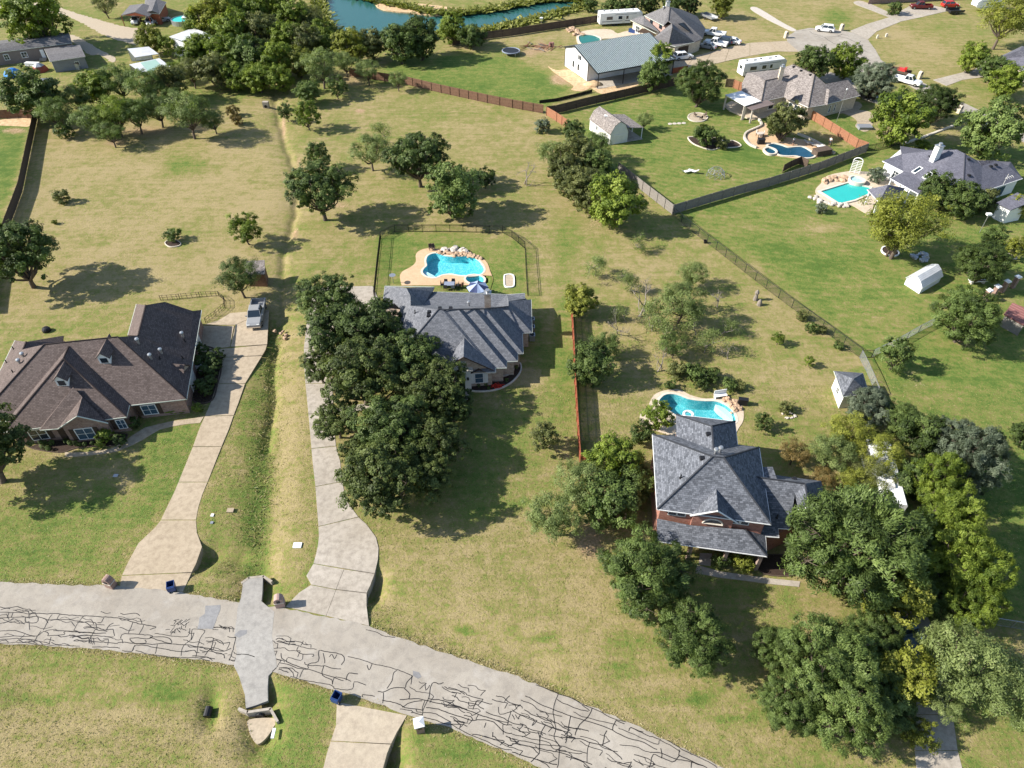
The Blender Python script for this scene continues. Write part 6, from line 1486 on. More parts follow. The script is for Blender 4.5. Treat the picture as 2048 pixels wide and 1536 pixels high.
for x, y, r, lb in [(436,708,13,'at the rear drive edge'),(426,742,12,'middle of the drive edge'),(408,740,13,'next to the house wall'),(420,762,12,'right of the lower pair'),(414,780,13,'nearest the front walk'),(400,772,14,'left of the lower pair')]: tree(x, y, r, 'ball', 'deep', f'clipped round shrub beside the tan driveway, {lb}', group='clipped shrubs along the driveway bed')
for x, y, r, lf, lb in [(395,816,10,'bright','light clipped shrub at the end of the low hedge'),(268,845,13,'deep','dark shrub at the turn of the front walk'),(208,872,17,'bright','largest light clipped globe before the gable window'),(202,887,10,'bright','small globe tucked under the largest globe'),(240,880,14,'deep','dark shrub behind the largest globe')]: tree(x, y, r, 'ball', lf, lb)
BL = [(82,885),(92,886),(103,885),(86,894),(96,896),(132,882),(139,886),(150,886),(158,889),(170,888),(185,886)]
for i, (x, y) in enumerate(BL): tree(x, y, 5.5 if i < 8 else 4.5, 'ball', 'elm', f'little clipped ball shrub before the brown roofed house, {ORD[sorted(BL).index((x, y))]} from the left', group='little ball shrubs in the front bed')
# low hedge by the front walk, clumps of grass green
hb = link('hedge', SHAPES['ball'][0][1], None, G(345,825), .1, (3.2, .75, .62)); tag(hb, 'low trimmed hedge under the right front window of the brown roofed house', 'hedge'); hb.material_slots[0].link = 'OBJECT'; hb.material_slots[0].material = MT['leaf_bright']
tree(466,221,14,'bush','rust','upper of two rusty brush heaps on the meadow edge'); tree(472,238,13,'bush','rust','lower of two rusty brush heaps on the meadow edge')
# ---------------------------------------------------------------- water, far streets, lanes
def pond_mat():
    t = NT('pond_water'); v = t.coord(); n = t.noise(v, 1.2, 4, .6); t.bump(n, .12, .05)
    t.set((.022, .095, .088), .22, 0, .3); return t.m
o = slab('pond', pond_mat(), POND, -.5, -.27, kind='structure'); tag(o, 'teal pond at the top behind the wood fence')
def sheet(name, label, mat, px, z=.04, thick=.2, rag=.06, smooth=True):
    pts = W(crv(px, n=4)) if smooth else W(px)
    return tag(slab(name, mat, ragged(pts, rag, .6, len(px)+len(label)), z-thick, z, kind='structure'), label)
u = lambda pts: cropped(1536, 0, 4, pts)
sheet('cul_de_sac', 'cracked pale concrete turning circle at the top right', MT['asphalt'], [(1573,74),(1593,61),(1620,56),(1676,60),(1712,66),(1736,80),(1751,100),(1762,120),(1786,137),(1836,160),(1896,192),(1973,227),(2060,270),(2140,310),(2080,300),(1956,242),(1906,217),(1833,180),(1801,162),(1765,152),(1726,145),(1680,130),(1640,116),(1601,105),(1576,92)], smooth=False)
cds = MB(); rc.seed(5)
for L in ([(330,250),(350,270),(450,300),(560,290),(640,310),(700,340),(760,360)],[(270,245),(320,240),(390,235)],[(450,300),(520,350),(640,370),(740,390),(800,420)],[(560,290),(590,275),(650,290)],[(640,370),(660,400),(780,460),(820,490),(880,490)],[(370,290),(440,310)],[(720,370),(740,330)]): cds.ribbon(wob(W(u(L)), .12, .6), .12, .047)
o = cds.obj('crack_sealant', MT['tar'], [x for x in bpy.data.objects if x.name == 'cul_de_sac'][0]); o['kind'] = 'stuff'
drive('driveway', 'long tan driveway from the turning circle to the charcoal roofed house', MT['concL'], [
 [((1573,82),(1598,104)),((1540,84),(1555,103))],[((1539.5,84),(1554.5,103)),((1500,86),(1500,112))],[((1499.5,86),(1499.5,112)),((1460,94),(1450,123))],[((1459.5,94),(1449.5,123)),((1425,103),(1405,135))],[((1424.5,103),(1404.5,135)),((1392,112),(1365,143))],[((1391.5,112),(1364.5,143)),((1350,122),(1335,147))]], z=.05)
drive('driveway', 'pale driveway from the turning circle to the parked red truck', MT['concM'], [
 [((1700,62),(1736,79)),((1730,50),(1752,64))],[((1730,49.5),(1752,63.5)),((1782,34),(1800,44))],[((1782,33.5),(1800,43.5)),((1805,20),(1850,33))],[((1806,19.5),(1850.5,32.5)),((1835,4),(1905,20))]], z=.05)
drive('driveway', 'short driveway on the right side of the far street', MT['concM'], [
 [((1866,160),(1893,172)),((1905,150),(1925,160))],[((1905.5,150),(1925.5,160)),((1945,140),(1975,153))],[((1945.5,140),(1975.5,153)),((1975,120),(2010,140))]], z=.05)
sheet('driveway', 'curved concrete apron at the side of the taupe roofed house', MT['concL'], cropped(1440, 100, 5.689, [(1350,730),(1400,690),(1540,590),(1610,620),(1610,650),(1580,680),(1640,690),(1720,715),(1740,790),(1720,890),(1640,930),(1540,870),(1560,820),(1520,770),(1450,740),(1400,720)]))
sheet('driveway', 'shaded concrete pad before the garage of the taupe roofed house', MT['concM'], cropped(1440, 100, 5.689, [(1100,310),(1250,250),(1480,330),(1600,480),(1700,560),(1820,570),(1800,620),(1620,560),(1580,500),(1450,350),(1210,380)]), smooth=False)
sheet('front_walk', 'narrow concrete walk curving to the house at the top right', MT['concM'], [(1708,4),(1722,2),(1750,12),(1786,30),(1782,36),(1745,22),(1712,9)])
sheet('gravel_strip', 'pale gravel drainage strip on the dry lot at the top', MT['stone'], u([(-140,60),(-90,60),(0,110),(80,160),(160,205),(225,240),(190,250),(100,210),(0,160),(-120,90)]))
sheet('gravel_lane', 'pale gravel lane by the carport house, top left', MT['sand'], cropped(0, 0, 4, [(-200,0),(-100,20),(180,40),(330,20),(480,62),(560,90),(760,150),(1000,215),(1130,228),(1180,260),(1100,350),(1050,350),(850,290),(640,175),(480,110),(300,90),(0,120),(-200,60)]), rag=.3)
sheet('gravel_lane', 'worn gravel track behind the long mobile home', MT['sand'], cropped(0, 0, 4, [(540,285),(600,285),(700,340),(800,400),(920,460),(900,500),(800,440),(720,440),(640,380),(560,320)]), rag=.3)
sheet('sand_bank', 'bare sandy bank on the far side of the pond', MT['dirt'], cropped(512, 0, 4, [(1000,70),(960,30),(1100,40),(1300,30),(1560,60),(1700,80),(1600,100),(1420,125),(1260,105),(1100,90)]), z=.06, thick=.5)
sheet('dirt_patch', 'orange dug soil before the white barn', MT['dirt'], cropped(1100, 0, 5.12, [(-20,680),(60,720),(200,720),(300,790),(400,840),(520,850),(420,900),(330,935),(220,920),(240,880),(130,800),(40,740)]), z=.06)
sheet('dirt_patch', 'bare soil strip under the barn lean-to', MT['dirt'], cropped(1100, 0, 5.12, [(420,880),(640,850),(900,820),(960,850),(760,920),(620,950),(520,960)]), z=.05)
sheet('dirt_patch', 'sandy apron in the ditch below the culvert wall', MT['sand'], [(495,1434),(549,1432),(542,1452),(527,1473),(512,1483),(501,1472),(494,1454)], z=-.55, thick=.6)
sheet('dirt_patch', 'tan bare soil in the yard left of the wood fence', MT['dirt'], cropped(0, 0, 4, [(-60,960),(0,960),(160,935),(245,950),(235,1010),(140,1010),(0,1005),(-60,1010)]), z=.03)

def mound(name, label, cat, px, py, r, h, mat, seed=1):
    rs = random.Random(seed); p = G(px, py); m = MB(); k = 14
    m.lathe([(r, 0), (r*.85, h*.35), (r*.55, h*.8), (r*.2, h)], (0, 0, 0), k); m.v = [(a*rs.uniform(.8, 1.15), b*rs.uniform(.6, .9), c*rs.uniform(.8, 1.1) if c > 0 else -.05) for a, b, c in m.v]
    o = m.obj(name, mat, smooth=True); o.location = p; return tag(o, label, cat)
mound('dirt_mound', 'orange soil mound by the barn corner post', 'dirt pile', 1186, 170, 2.2, .8, MT['dirt'], 3)

# ---------------------------------------------------------------- fences
FP = {}
def panel_mesh(style, col, h):
    key = (style, h)
    if key not in FP:
        m = MB(); L = 2.4
        if style == 'wood':
            n = 16
            for i in range(n): m.box(((i+.5)*L/n, 0, h/2+.02+.012*((i*5) % 3)), (L/n-.012, .022, h-.04))
            for z in (.3, h/2, h-.3): m.box((L/2, -.035, z), (L, .04, .09))
        elif style == 'iron':
            for z in (.12, h-.22, h-.04): m.box((L/2, 0, z), (L, .035, .04))
            for i in range(18): m.box(((i+.5)*L/18, 0, h/2), (.018, .018, h-.06))
        elif style == 'hoop':
            for z in (.1, h*.55, h-.03): m.box((L/2, 0, z), (L, .03, .03))
            for i in range(4): m.box(((i+.5)*L/4, 0, h/2), (.04, .04, h))
        elif style == 'mesh':
            m.box((L/2, 0, h-.02), (L, .05, .05)); m.box((L/2, 0, .05), (L, .02, .02)); st = .16
            n = int((L+h)/st)
            for i in range(n):
                for sg in (0, 1):
                    x0 = i*st-h if not sg else i*st; a = max(0, x0) if not sg else min(L, x0); 
                    if not sg: p, q = (max(0, x0), max(0, -x0)), (min(L, x0+h), min(h, L-x0))
                    else: p, q = (min(L, x0), max(0, x0-L)), (max(0, x0-h), min(h, x0))
                    if abs(p[0]-q[0]) > .05: m.tube([(p[0], 0, p[1]), (q[0], 0, q[1])], .0065, 3, caps=False)
        elif style == 'silt':
            for i in range(6): m.box(((i+.5)*L/6, .02*((i % 2)*2-1), h/2), (L/6+.01, .015, h))
        FP[key] = m.mesh(style+'_panel', None)
    return FP[key]
def fence(name, label, style, mat, px, h=1.83, bay=2.4, postmat=None, group=None, gate=None):
    pts = [G(*p) for p in px]; root = empty(name, pts[0], label, 'fence', group); me = panel_mesh(style, mat, h)
    if (style, h, mat) not in FP: c = me.copy(); c.materials.append(MT[mat]); FP[(style, h, mat)] = c
    me = FP[(style, h, mat)]; pk = ('post', style, h, postmat or mat)
    if pk not in FP:
        m = MB(); w_ = .1 if style == 'wood' else .06; m.box((0, -.06 if style == 'wood' else 0, h/2-.02), (w_, w_, h+.06)); FP[pk] = m.mesh('post', MT[postmat or mat])
    for a, b in zip(pts[:-1], pts[1:]):
        L = (b-a).length; n = max(1, round(L/bay)); d = (b-a)/n; rz = math.atan2(d.y, d.x)
        for i in range(n):
            q = a+d*i-root.location; link('panel', me, root, q, rz+rt.uniform(-.006, .006), (d.length/2.4*.995, 1, 1)); link('post', FP[pk], root, q, rz)
    link('post', FP[pk], root, pts[-1]-root.location, 0)
    return root
MT['redwood'] = plain('red_stained_boards', (.27, .082, .042), .8, var=.3, scale=3); MT['redwood2'] = plain('orange_stained_boards', (.29, .135, .075), .8, var=.3, scale=3)
MT['brownwood'] = plain('brown_boards', (.17, .095, .06), .85, var=.35, scale=3); MT['greywood'] = plain('weathered_grey_boards', (.22, .20, .175), .9, var=.3, scale=3); MT['duskwood'] = plain('dark_brown_boards', (.095, .068, .05), .9, var=.35, scale=3)
MT['blackiron'] = plain('black_iron', (.012, .013, .012), .5, var=.2); MT['greenmesh'] = plain('dark_mesh_wire', (.03, .035, .033), .5, .3, var=.2); MT['blacksheet'] = plain('black_silt_sheet', (.012, .012, .013), .7, var=.2)
fence('wood_fence', 'red stained wood fence running down the lawn in the middle', 'wood', 'redwood', [(1143,634),(1147,700),(1149.5,768),(1154,843),(1159.5,931),(1192,937)])
fence('wood_fence', 'dark wood fence along the left edge of the dry field', 'wood', 'duskwood', [(75,238),(60,310),(45,384),(32,420),(20,452),(2,505),(-14,560),(-24,628)])
fence('wood_fence', 'short red brown fence at the top left corner of the dry field', 'wood', 'brownwood', [(-30,240),(38,236),(74,237)])
fence('wood_fence', 'red brown rail fence across the top of the meadow', 'wood', 'brownwood', [(700,152),(750,160),(807,168),(882,186),(974,206),(1024,216),(1086,227)])
fence('wood_fence', 'short tan fence running toward the thicket by the gambrel shed', 'wood', 'redwood2', [(1093,231),(1113,243),(1134,257)])
fence('wood_fence', 'dark brown fence between the barn and the gambrel shed lawn', 'wood', 'duskwood', [(1093,230),(1111,228),(1174,212),(1249,195),(1336,175),(1352,171)])
fence('silt_fence', 'low black silt sheet along the barn excavation', 'silt', 'blacksheet', [(1079,207),(1112,203),(1150,194),(1184,185)], .7)
fence('wood_fence', 'weathered grey fence from the thicket to the yard corner', 'wood', 'greywood', [(1236,344),(1262,364),(1284,382),(1344,429)])
fence('wood_fence', 'long weathered grey fence with its shadow on the green lawn', 'wood', 'greywood', [(1345,429),(1420,406),(1489,386),(1536,374),(1636,342),(1731,305)])
fence('wood_fence', 'orange wood fence from the taupe house to the grey fence', 'wood', 'redwood2', [(1612,233),(1645,253),(1676,273),(1711,296),(1731,303)])
fence('wood_fence', 'short orange fence panel beside the camper pad', 'wood', 'redwood2', [(1466,176),(1476,180),(1486,183)])
fence('wood_gate', 'open dark gate leaf beside the camper pad', 'wood', 'duskwood', [(1450,174),(1466,175)])
fence('wood_fence', 'reddish fence bit behind the ball shaped tree at the barn', 'wood', 'redwood', [(1345,147),(1374,142)], 1.2)
fence('wood_fence', 'dark fence along the near bank of the pond', 'wood', 'duskwood', [(905,92),(969,79),(1024,72),(1119,57),(1196,45)])
fence('wood_enclosure', 'small dark wood enclosure against the long grey fence', 'wood', 'duskwood', [(1564,345),(1580,336),(1599,328),(1613,335)], 1.5)
fence('iron_fence', 'black iron fence around the pool lawn of the grey roofed house', 'iron', 'blackiron', [(749,597),(755,540),(762,478),(790,464),(900,464),(1005,466),(1024,476),(1050,498),(1052,545),(1055,592)], 1.4)
fence('iron_fence', 'dark iron fence from the grey fence end to the front yard', 'iron', 'blackiron', [(1733,303),(1765,296),(1798,290)], 1.3)
fence('garden_fence', 'low black garden fence curving behind the brown roofed house', 'hoop', 'blackiron', [(322,601),(360,598),(400,594),(438,592),(450,602),(450,616),(432,632),(412,646)], .9, bay=1.9)
fence('mesh_fence', 'long dark mesh fence down the right side of the mesquite yard', 'mesh', 'greenmesh', [(1346,431),(1379,459),(1450,514),(1531,577),(1583,616),(1643,659),(1686,691),(1719,715)], 1.5)
fence('mesh_fence', 'mesh fence running right from the corner post across the lawn', 'mesh', 'galv', [(1742,715),(1790,691),(1836,665),(1866,650)], 1.3, postmat='greenmesh')
fence('mesh_fence', 'pale mesh fence from the corner post past the pool house', 'mesh', 'galv', [(1719,716),(1731,740),(1742,765),(1752,790)], 1.3)
fence('mesh_gate', 'narrow dark mesh gate at the fence corner', 'mesh', 'greenmesh', [(1720,715),(1742,715)], 1.3)
fence('mesh_fence', 'pale mesh fence at the right edge below the bright cedars', 'mesh', 'galv', [(1985,1249),(2022,1255),(2060,1262)], 1.2)

# ---------------------------------------------------------------- pools, their decks and rocks
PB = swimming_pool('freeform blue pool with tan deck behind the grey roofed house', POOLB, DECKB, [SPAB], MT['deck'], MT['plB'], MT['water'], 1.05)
for nm, q in (('bench_step', cropped(512, 384, 4, [(1345,615),(1400,640),(1445,668),(1430,688),(1370,678),(1332,648)])),):
    slab(nm, MT['plS'], inset(W(crv(q)), .08), -1.0, -.3, parent=PB)
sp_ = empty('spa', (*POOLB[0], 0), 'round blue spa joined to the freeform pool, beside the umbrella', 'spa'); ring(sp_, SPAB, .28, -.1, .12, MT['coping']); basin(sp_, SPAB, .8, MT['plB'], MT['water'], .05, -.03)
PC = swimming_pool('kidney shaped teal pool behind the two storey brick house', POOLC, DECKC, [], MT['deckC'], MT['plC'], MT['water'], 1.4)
slab('tanning_ledge', MT['plS'], inset(W(crv(cropped(1280, 780, 4.388, [(660,108),(730,128),(788,168),(822,215),(826,262),(790,235),(740,190),(690,150)]))), .08), -1.3, -.3, parent=PC)
def raised_pool(label, poly, deckpx, dmat, pmat, h=.30, spa=None, wd=.35, cat='pool'):
    c = sum((Vector(p) for p in poly), Vector((0, 0)))/len(poly); root = empty('swimming_pool' if cat == 'pool' else cat, (c.x, c.y, 0), label, cat)
    ring(root, poly, wd, -.1, h+.03, MT['coping']); slab('basin', pmat, inset(poly, -.05), -.1, max(h-.22, .07), parent=root)
    m = MB(); m.v += [(p[0], p[1], h-.06) for p in ccw(poly)]; m.f.append(tuple(range(len(poly)))); m.obj('water', MT['water_still'], root)
    if deckpx: slab('deck', dmat, W(crv(deckpx, n=3)), -.15, .09, holes=[inset(poly, -.3)], parent=root)
    return root
t5 = lambda pts: cropped(1440, 100, 5.689, pts); t6 = lambda pts: cropped(1600, 280, 4.571, pts); t4 = lambda pts: cropped(1100, 0, 5.12, pts)
raised_pool('dark blue freeform pool with tan deck behind the taupe roofed house', W(crv(t5([(545,1085),(610,1065),(700,1082),(780,1108),(870,1102),(950,1105),(1030,1150),(1075,1190),(1040,1218),(960,1222),(860,1200),(760,1200),(670,1185),(640,1130),(600,1110)])), .2), t5([(440,860),(490,850),(520,835),(600,900),(700,985),(860,1010),(1010,1035),(1150,1090),(1240,1150),(1290,1175),(1200,1200),(1100,1225),(1040,1235),(900,1240),(700,1215),(560,1190),(490,1140),(400,1115),(340,1070),(295,1000),(330,945),(430,905)]), MT['deck'], MT['plG'], .2)
raised_pool('small raised spa at the left end of the dark blue pool', W(crv(t5([(510,1130),(545,1110),(600,1120),(635,1150),(610,1175),(550,1170)])), .35), None, None, MT['plG'], .35, cat='spa')
raised_pool('angular turquoise pool beside the slate roofed house', W(t6([(190,468),(450,388),(560,415),(640,432),(618,495),(500,545),(365,578)]), .25), t6([(190,400),(250,330),(440,290),(560,290),(700,300),(830,320),(900,400),(880,480),(700,560),(640,680),(560,650),(470,600),(400,615),(280,590),(170,520),(140,460)]), MT['deckC'], MT['plH'], .25)
raised_pool('round raised stone spa at the turquoise pool', W(crv(t6([(462,345),(490,330),(540,340),(585,365),(570,385),(520,385),(475,370)])), .7), None, None, MT['plS'], .7, cat='spa')
raised_pool('green pool with pale deck behind the metal barn', W(crv(t4([(295,375),(350,357),(440,360),(508,388),(495,425),(400,450),(320,442)])), .2), t4([(270,360),(330,325),(450,305),(620,305),(690,345),(790,320),(900,340),(880,390),(700,400),(540,400),(520,450),(400,475),(290,460)]), MT['deckC'], MT['plF'], .2)
# above ground pool, top left
p = G(366, 47); ap = empty('above_ground_pool', p, 'round above-ground pool with teal water beside the carport house', 'pool'); m = MB(); R0 = 2.75
m.lathe([(R0, 0), (R0, 1.2), (R0-.12, 1.24), (R0-.2, 1.2), (R0-.2, .9)], (0, 0, 0), 24); m.obj('wall', MT['galv'], ap, local=True); m = MB(); m.lathe([(R0-.2, .95), (R0-.2, 1.05)], (0, 0, 0), 24); m.obj('water', MT['plH'], ap, local=True)
m = MB(); m.box((.6, .9, 1.3), (1.6, 1.2, .1)); m.lathe([(.5, 1.3), (.08, 1.9)], (.6, .9, 0), 8); m.obj('pool_float', MT['white'], ap, local=True)
def rocks(label, px, n, rr, mat, seed, group=None, name='rock_waterfall', cat='rocks', z=0.04, scat=.5):
    r = random.Random(seed); P_ = [G(*q) for q in px]; root = empty(name, P_[0], label, cat, group); meshes = []
    for k in range(5): m = MB(); m.rock((0, 0, 0), 1.0, r); meshes.append(m.mesh('rock', MT[mat]))
    L = resample([Vector((q.x, q.y)) for q in P_], n) if len(P_) > 1 else [Vector((P_[0].x, P_[0].y))]*(n+1)
    for i in range(n):
        s = rr*r.uniform(.55, 1.35); q = L[i]+Vector((r.gauss(0, scat), r.gauss(0, scat*.6)))
        link('rock', meshes[i % 5], root, (q.x-root.location.x, q.y-root.location.y, z), r.uniform(0, 6), (s, s*r.uniform(.7, 1), s*r.uniform(.6, 1)))
    return root
rocks('row of red brown boulders behind the freeform blue pool', cropped(512, 384, 4, [(1490,490),(1550,500),(1610,505),(1680,498),(1730,515),(1790,530)]), 34, .42, 'rock', 3, z=.05, scat=.35)
rocks('flat pale ledge stones above the freeform blue pool', cropped(512, 384, 4, [(1500,472),(1560,466),(1620,470),(1700,484)]), 14, .62, 'stone', 4, name='stone_ledge', scat=.25)
rocks('red rock waterfall at the right end of the kidney pool', cropped(1280, 780, 4.388, [(745,100),(790,95),(815,130),(835,170),(835,200)]), 26, .38, 'rock', 5, scat=.35)
rocks('tan rock waterfall at the turquoise pool', t6([(250,385),(290,365),(340,360),(380,385)]), 22, .6, 'rock', 6, scat=.7)
rocks('rocks heaped beside the green pool', t4([(195,285),(230,310),(270,340),(295,370)]), 24, .6, 'rock', 7, scat=.6)
rocks('rubble in the creek by the pickup driveway', [(556,662),(566,668),(573,672)], 10, .26, 'rock', 8, name='rock_pile', scat=.5, z=-.3)
rocks('dark rockery with a fountain on the lawn by the slate house', t6([(1035,1080),(1080,1050),(1130,1050),(1175,1090),(1120,1110),(1060,1100)]), 20, .5, 'galv', 9, name='rockery', scat=.3)
rocks('rocks edging the front of the turquoise pool', t6([(110,520),(150,560),(220,580),(300,590),(380,610),(450,605)]), 22, .5, 'stone', 10, name='rock_edging', scat=.3)
rocks('stones round a ring on the lawn by the dead bush', [(1566,828),(1578,824),(1588,832),(1580,838),(1568,834)], 12, .22, 'stone', 12, name='fire_ring', scat=.1)
tree(1573, 813, 14, 'bush', 'olive', 'dry bush beside the stone fire ring')
def beds(name, label, px, edge, fill, z=.08, cat='flower bed', w_=.18):
    P_ = W(crv(px, n=4)); c = sum((Vector(q) for q in P_), Vector((0, 0)))/len(P_); root = empty(name, (c.x, c.y, 0), label, cat)
    ring(root, P_, w_, -.05, z+.08, MT[edge], 'edging'); slab('soil', MT[fill], inset(P_, -.02), -.1, z, parent=root); return root
t2 = lambda pts: cropped(740, 550, 5.12, pts)
bb = beds('flower_bed', 'mulched flower bed with red blooms at the front of the grey house', t2([(1035,1110),(1240,1095),(1270,1060),(1400,1040),(1475,985),(1480,920),(1535,915),(1530,1000),(1430,1110),(1260,1180),(1040,1185)]), 'coping', 'mulch')
fl = MB(); r_ = random.Random(4)
for k in range(90): q = G(740+r_.gauss(1300, 32)/5.12, 550+r_.gauss(1140, 11)/5.12, .1); fl.rock((q.x, q.y, q.z+r_.uniform(0, .15)), r_.uniform(.05, .11), r_, 5)
MT['redflower'] = plain('red_blooms', (.55, .035, .02), .7, var=.4, scale=9); o = fl.obj('flowers', MT['redflower'], bb); o['kind'] = 'stuff'
for i, (x, y) in enumerate([(1110,1130),(1190,1120),(1215,1160),(1400,1075),(1500,940)]): tree(740+x/5.12, 550+y/5.12, 4, 'ball', 'elm', f'small plant in the mulched bed with red blooms, {ORD[i]} from the left', group='plants in the red flower bed')
beds('planter', 'white edged oblong stone planter on the pool lawn', t2([(1380,20),(1395,5),(1440,2),(1465,20),(1468,100),(1455,122),(1400,125),(1382,100)]), 'white', 'sand', cat='planter')
beds('island_bed', 'stone edged island bed with dark bush on the striped lawn', cropped(1024, 0, 4, [(1412,1110),(1430,1100),(1560,1100),(1640,1110),(1700,1135),(1770,1130),(1828,1165),(1780,1180),(1660,1185),(1600,1200),(1520,1180),(1450,1150)]), 'coping', 'mulch')
beds('fire_pit', 'round tan gravel pad with fire pit and benches', cropped(1024, 0, 4, [(1410,940),(1430,915),(1490,907),(1545,920),(1560,945),(1530,970),(1480,976),(1430,965)]), 'coping', 'sand', cat='fire pit')
beds('tree_ring', 'curved white edged bed on the lawn below the yellow-green tree', t6([(750,1000),(770,982),(810,985),(880,1015),(895,1045),(850,1062),(790,1050),(755,1025)]), 'white', 'mulch')
beds('tree_ring', 'small stone ring under the tree at the right edge', t6([(1890,1050),(1920,1050),(1970,1075),(1960,1088),(1920,1085),(1895,1068)]), 'coping', 'mulch')
beds('tree_ring', 'stone ring round the bush on the dry field', [(331,486),(345,480),(360,486),(358,492),(340,494)], 'coping', 'mulch', w_=.12)
beds('garden_bed', 'dark mulch bed of clipped shrubs beside the driveway', [(393,700),(412,694),(436,706),(441,740),(434,768),(424,800),(400,806),(386,795),(392,750)], 'duskwood', 'mulch', z=.03)
beds('garden_bed', 'bare bed of little ball shrubs before the brown house', [(45,880),(120,882),(200,875),(230,868),(255,870),(235,890),(190,893),(150,897),(125,905),(90,902),(60,895)], 'duskwood', 'mulch', z=.03, w_=.08)
beds('garden_bed', 'dark bed under the big oak on the front lawn of the brick house', [(1510,1120),(1560,1110),(1600,1130),(1590,1150),(1530,1148)], 'duskwood', 'mulch', z=.03, w_=.08)
kb = slab('kerb', MT['coping'], W(u([(1070,1150),(1250,1090),(1480,1003),(1486,1012),(1260,1100),(1075,1165)])), 0, .25); tag(kb, 'pale concrete edging along the dark lawn above the slate house', 'kerb')
# retaining edge of the dark pool terrace
rw = MB(); pp = W(crv(t5([(440,800),(470,860),(420,895),(300,950),(275,1010),(330,1080),(410,1118)]), closed=False))
for a, b in zip(pp[:-1], pp[1:]): a, b = Vector(a), Vector(b); c = (a+b)/2; rw.box((c.x, c.y, .22), ((b-a).length+.1, .35, .45), rz=math.atan2((b-a).y, (b-a).x))
tag(rw.obj('garden_wall', MT['coping']), 'low curved pale wall edging the pool terrace of the taupe house', 'wall')
rw = MB(); pp = W(crv(t5([(880,965),(1000,1010),(1100,1060),(1190,1110),(1240,1150),(1300,1185)]), closed=False))
for a, b in zip(pp[:-1], pp[1:]): a, b = Vector(a), Vector(b); c = (a+b)/2; rw.box((c.x, c.y, .2), ((b-a).length+.1, .35, .4), rz=math.atan2((b-a).y, (b-a).x))
tag(rw.obj('garden_wall', MT['coping']), 'low pale wall at the right edge of the pool terrace of the taupe house', 'wall')

# culvert headwalls
def headwall(label, pts, h, z0, hole=None):
    P_ = [G(*q) for q in pts]; root = empty('headwall', P_[0], label, 'culvert')
    for a, b in zip(P_[:-1], P_[1:]):
        c = (a+b)/2; m = MB(); m.box((c.x, c.y, z0+h/2), ((b-a).length+.1, .22, h), rz=math.atan2((b-a).y, (b-a).x)); m.obj('wall', MT['concM'], root)
    if hole:
        a = G(*hole); m = MB(); m.tube([(a.x, a.y-.25, z0+.45), (a.x, a.y+.3, z0+.45)], .38, 14); m.obj('pipe', MT['dark'], root)
    return root
headwall('winged concrete culvert wall below the patched strip, street side', [(478,1418),(495,1425),(541,1418),(555,1443)], 1.05, -.95, (518,1423))
headwall('low concrete culvert wall above the patched strip', [(484,1166),(498,1156),(527,1153),(543,1163)], 1.0, -.93)
# ---------------------------------------------------------------- vehicles
MT['tyre'] = plain('rubber', (.02, .02, .02), .9, var=.1); MT['rim'] = plain('alloy', (.45, .45, .46), .35, .8, var=.1); MT['lampred'] = plain('red_lamp', (.4, .02, .02), .3, var=.05); MT['lampwhite'] = plain('clear_lamp', (.75, .75, .72), .2, var=.05)
def paint(name, c, metal=.0): 
    if name not in MT: MT[name] = plain(name, c, .3, metal, var=.04, spec=.5)
    return MT[name]
for n_, c_ in (('car_white', (.76, .76, .75)), ('car_silver', (.27, .275, .28)), ('car_black', (.015, .015, .017)), ('car_navy', (.02, .028, .05)), ('car_red', (.12, .012, .012)), ('car_grey', (.22, .23, .25)), ('car_blue', (.16, .24, .33)), ('car_brightred', (.5, .03, .02))): paint(n_, c_)
CARS = {}
def loft(secs):                     # secs: list of closed rings with equal counts
    m = MB(); k = len(secs[0]); 
    for s_ in secs: m.v += [tuple(p) for p in s_]
    for i in range(len(secs)-1):
        for j in range(k): j2 = (j+1) % k; m.f.append((i*k+j, i*k+j2, (i+1)*k+j2, (i+1)*k+j))
    m.f.append(tuple(range(k-1, -1, -1))); m.f.append(tuple((len(secs)-1)*k+j for j in range(k))); return m
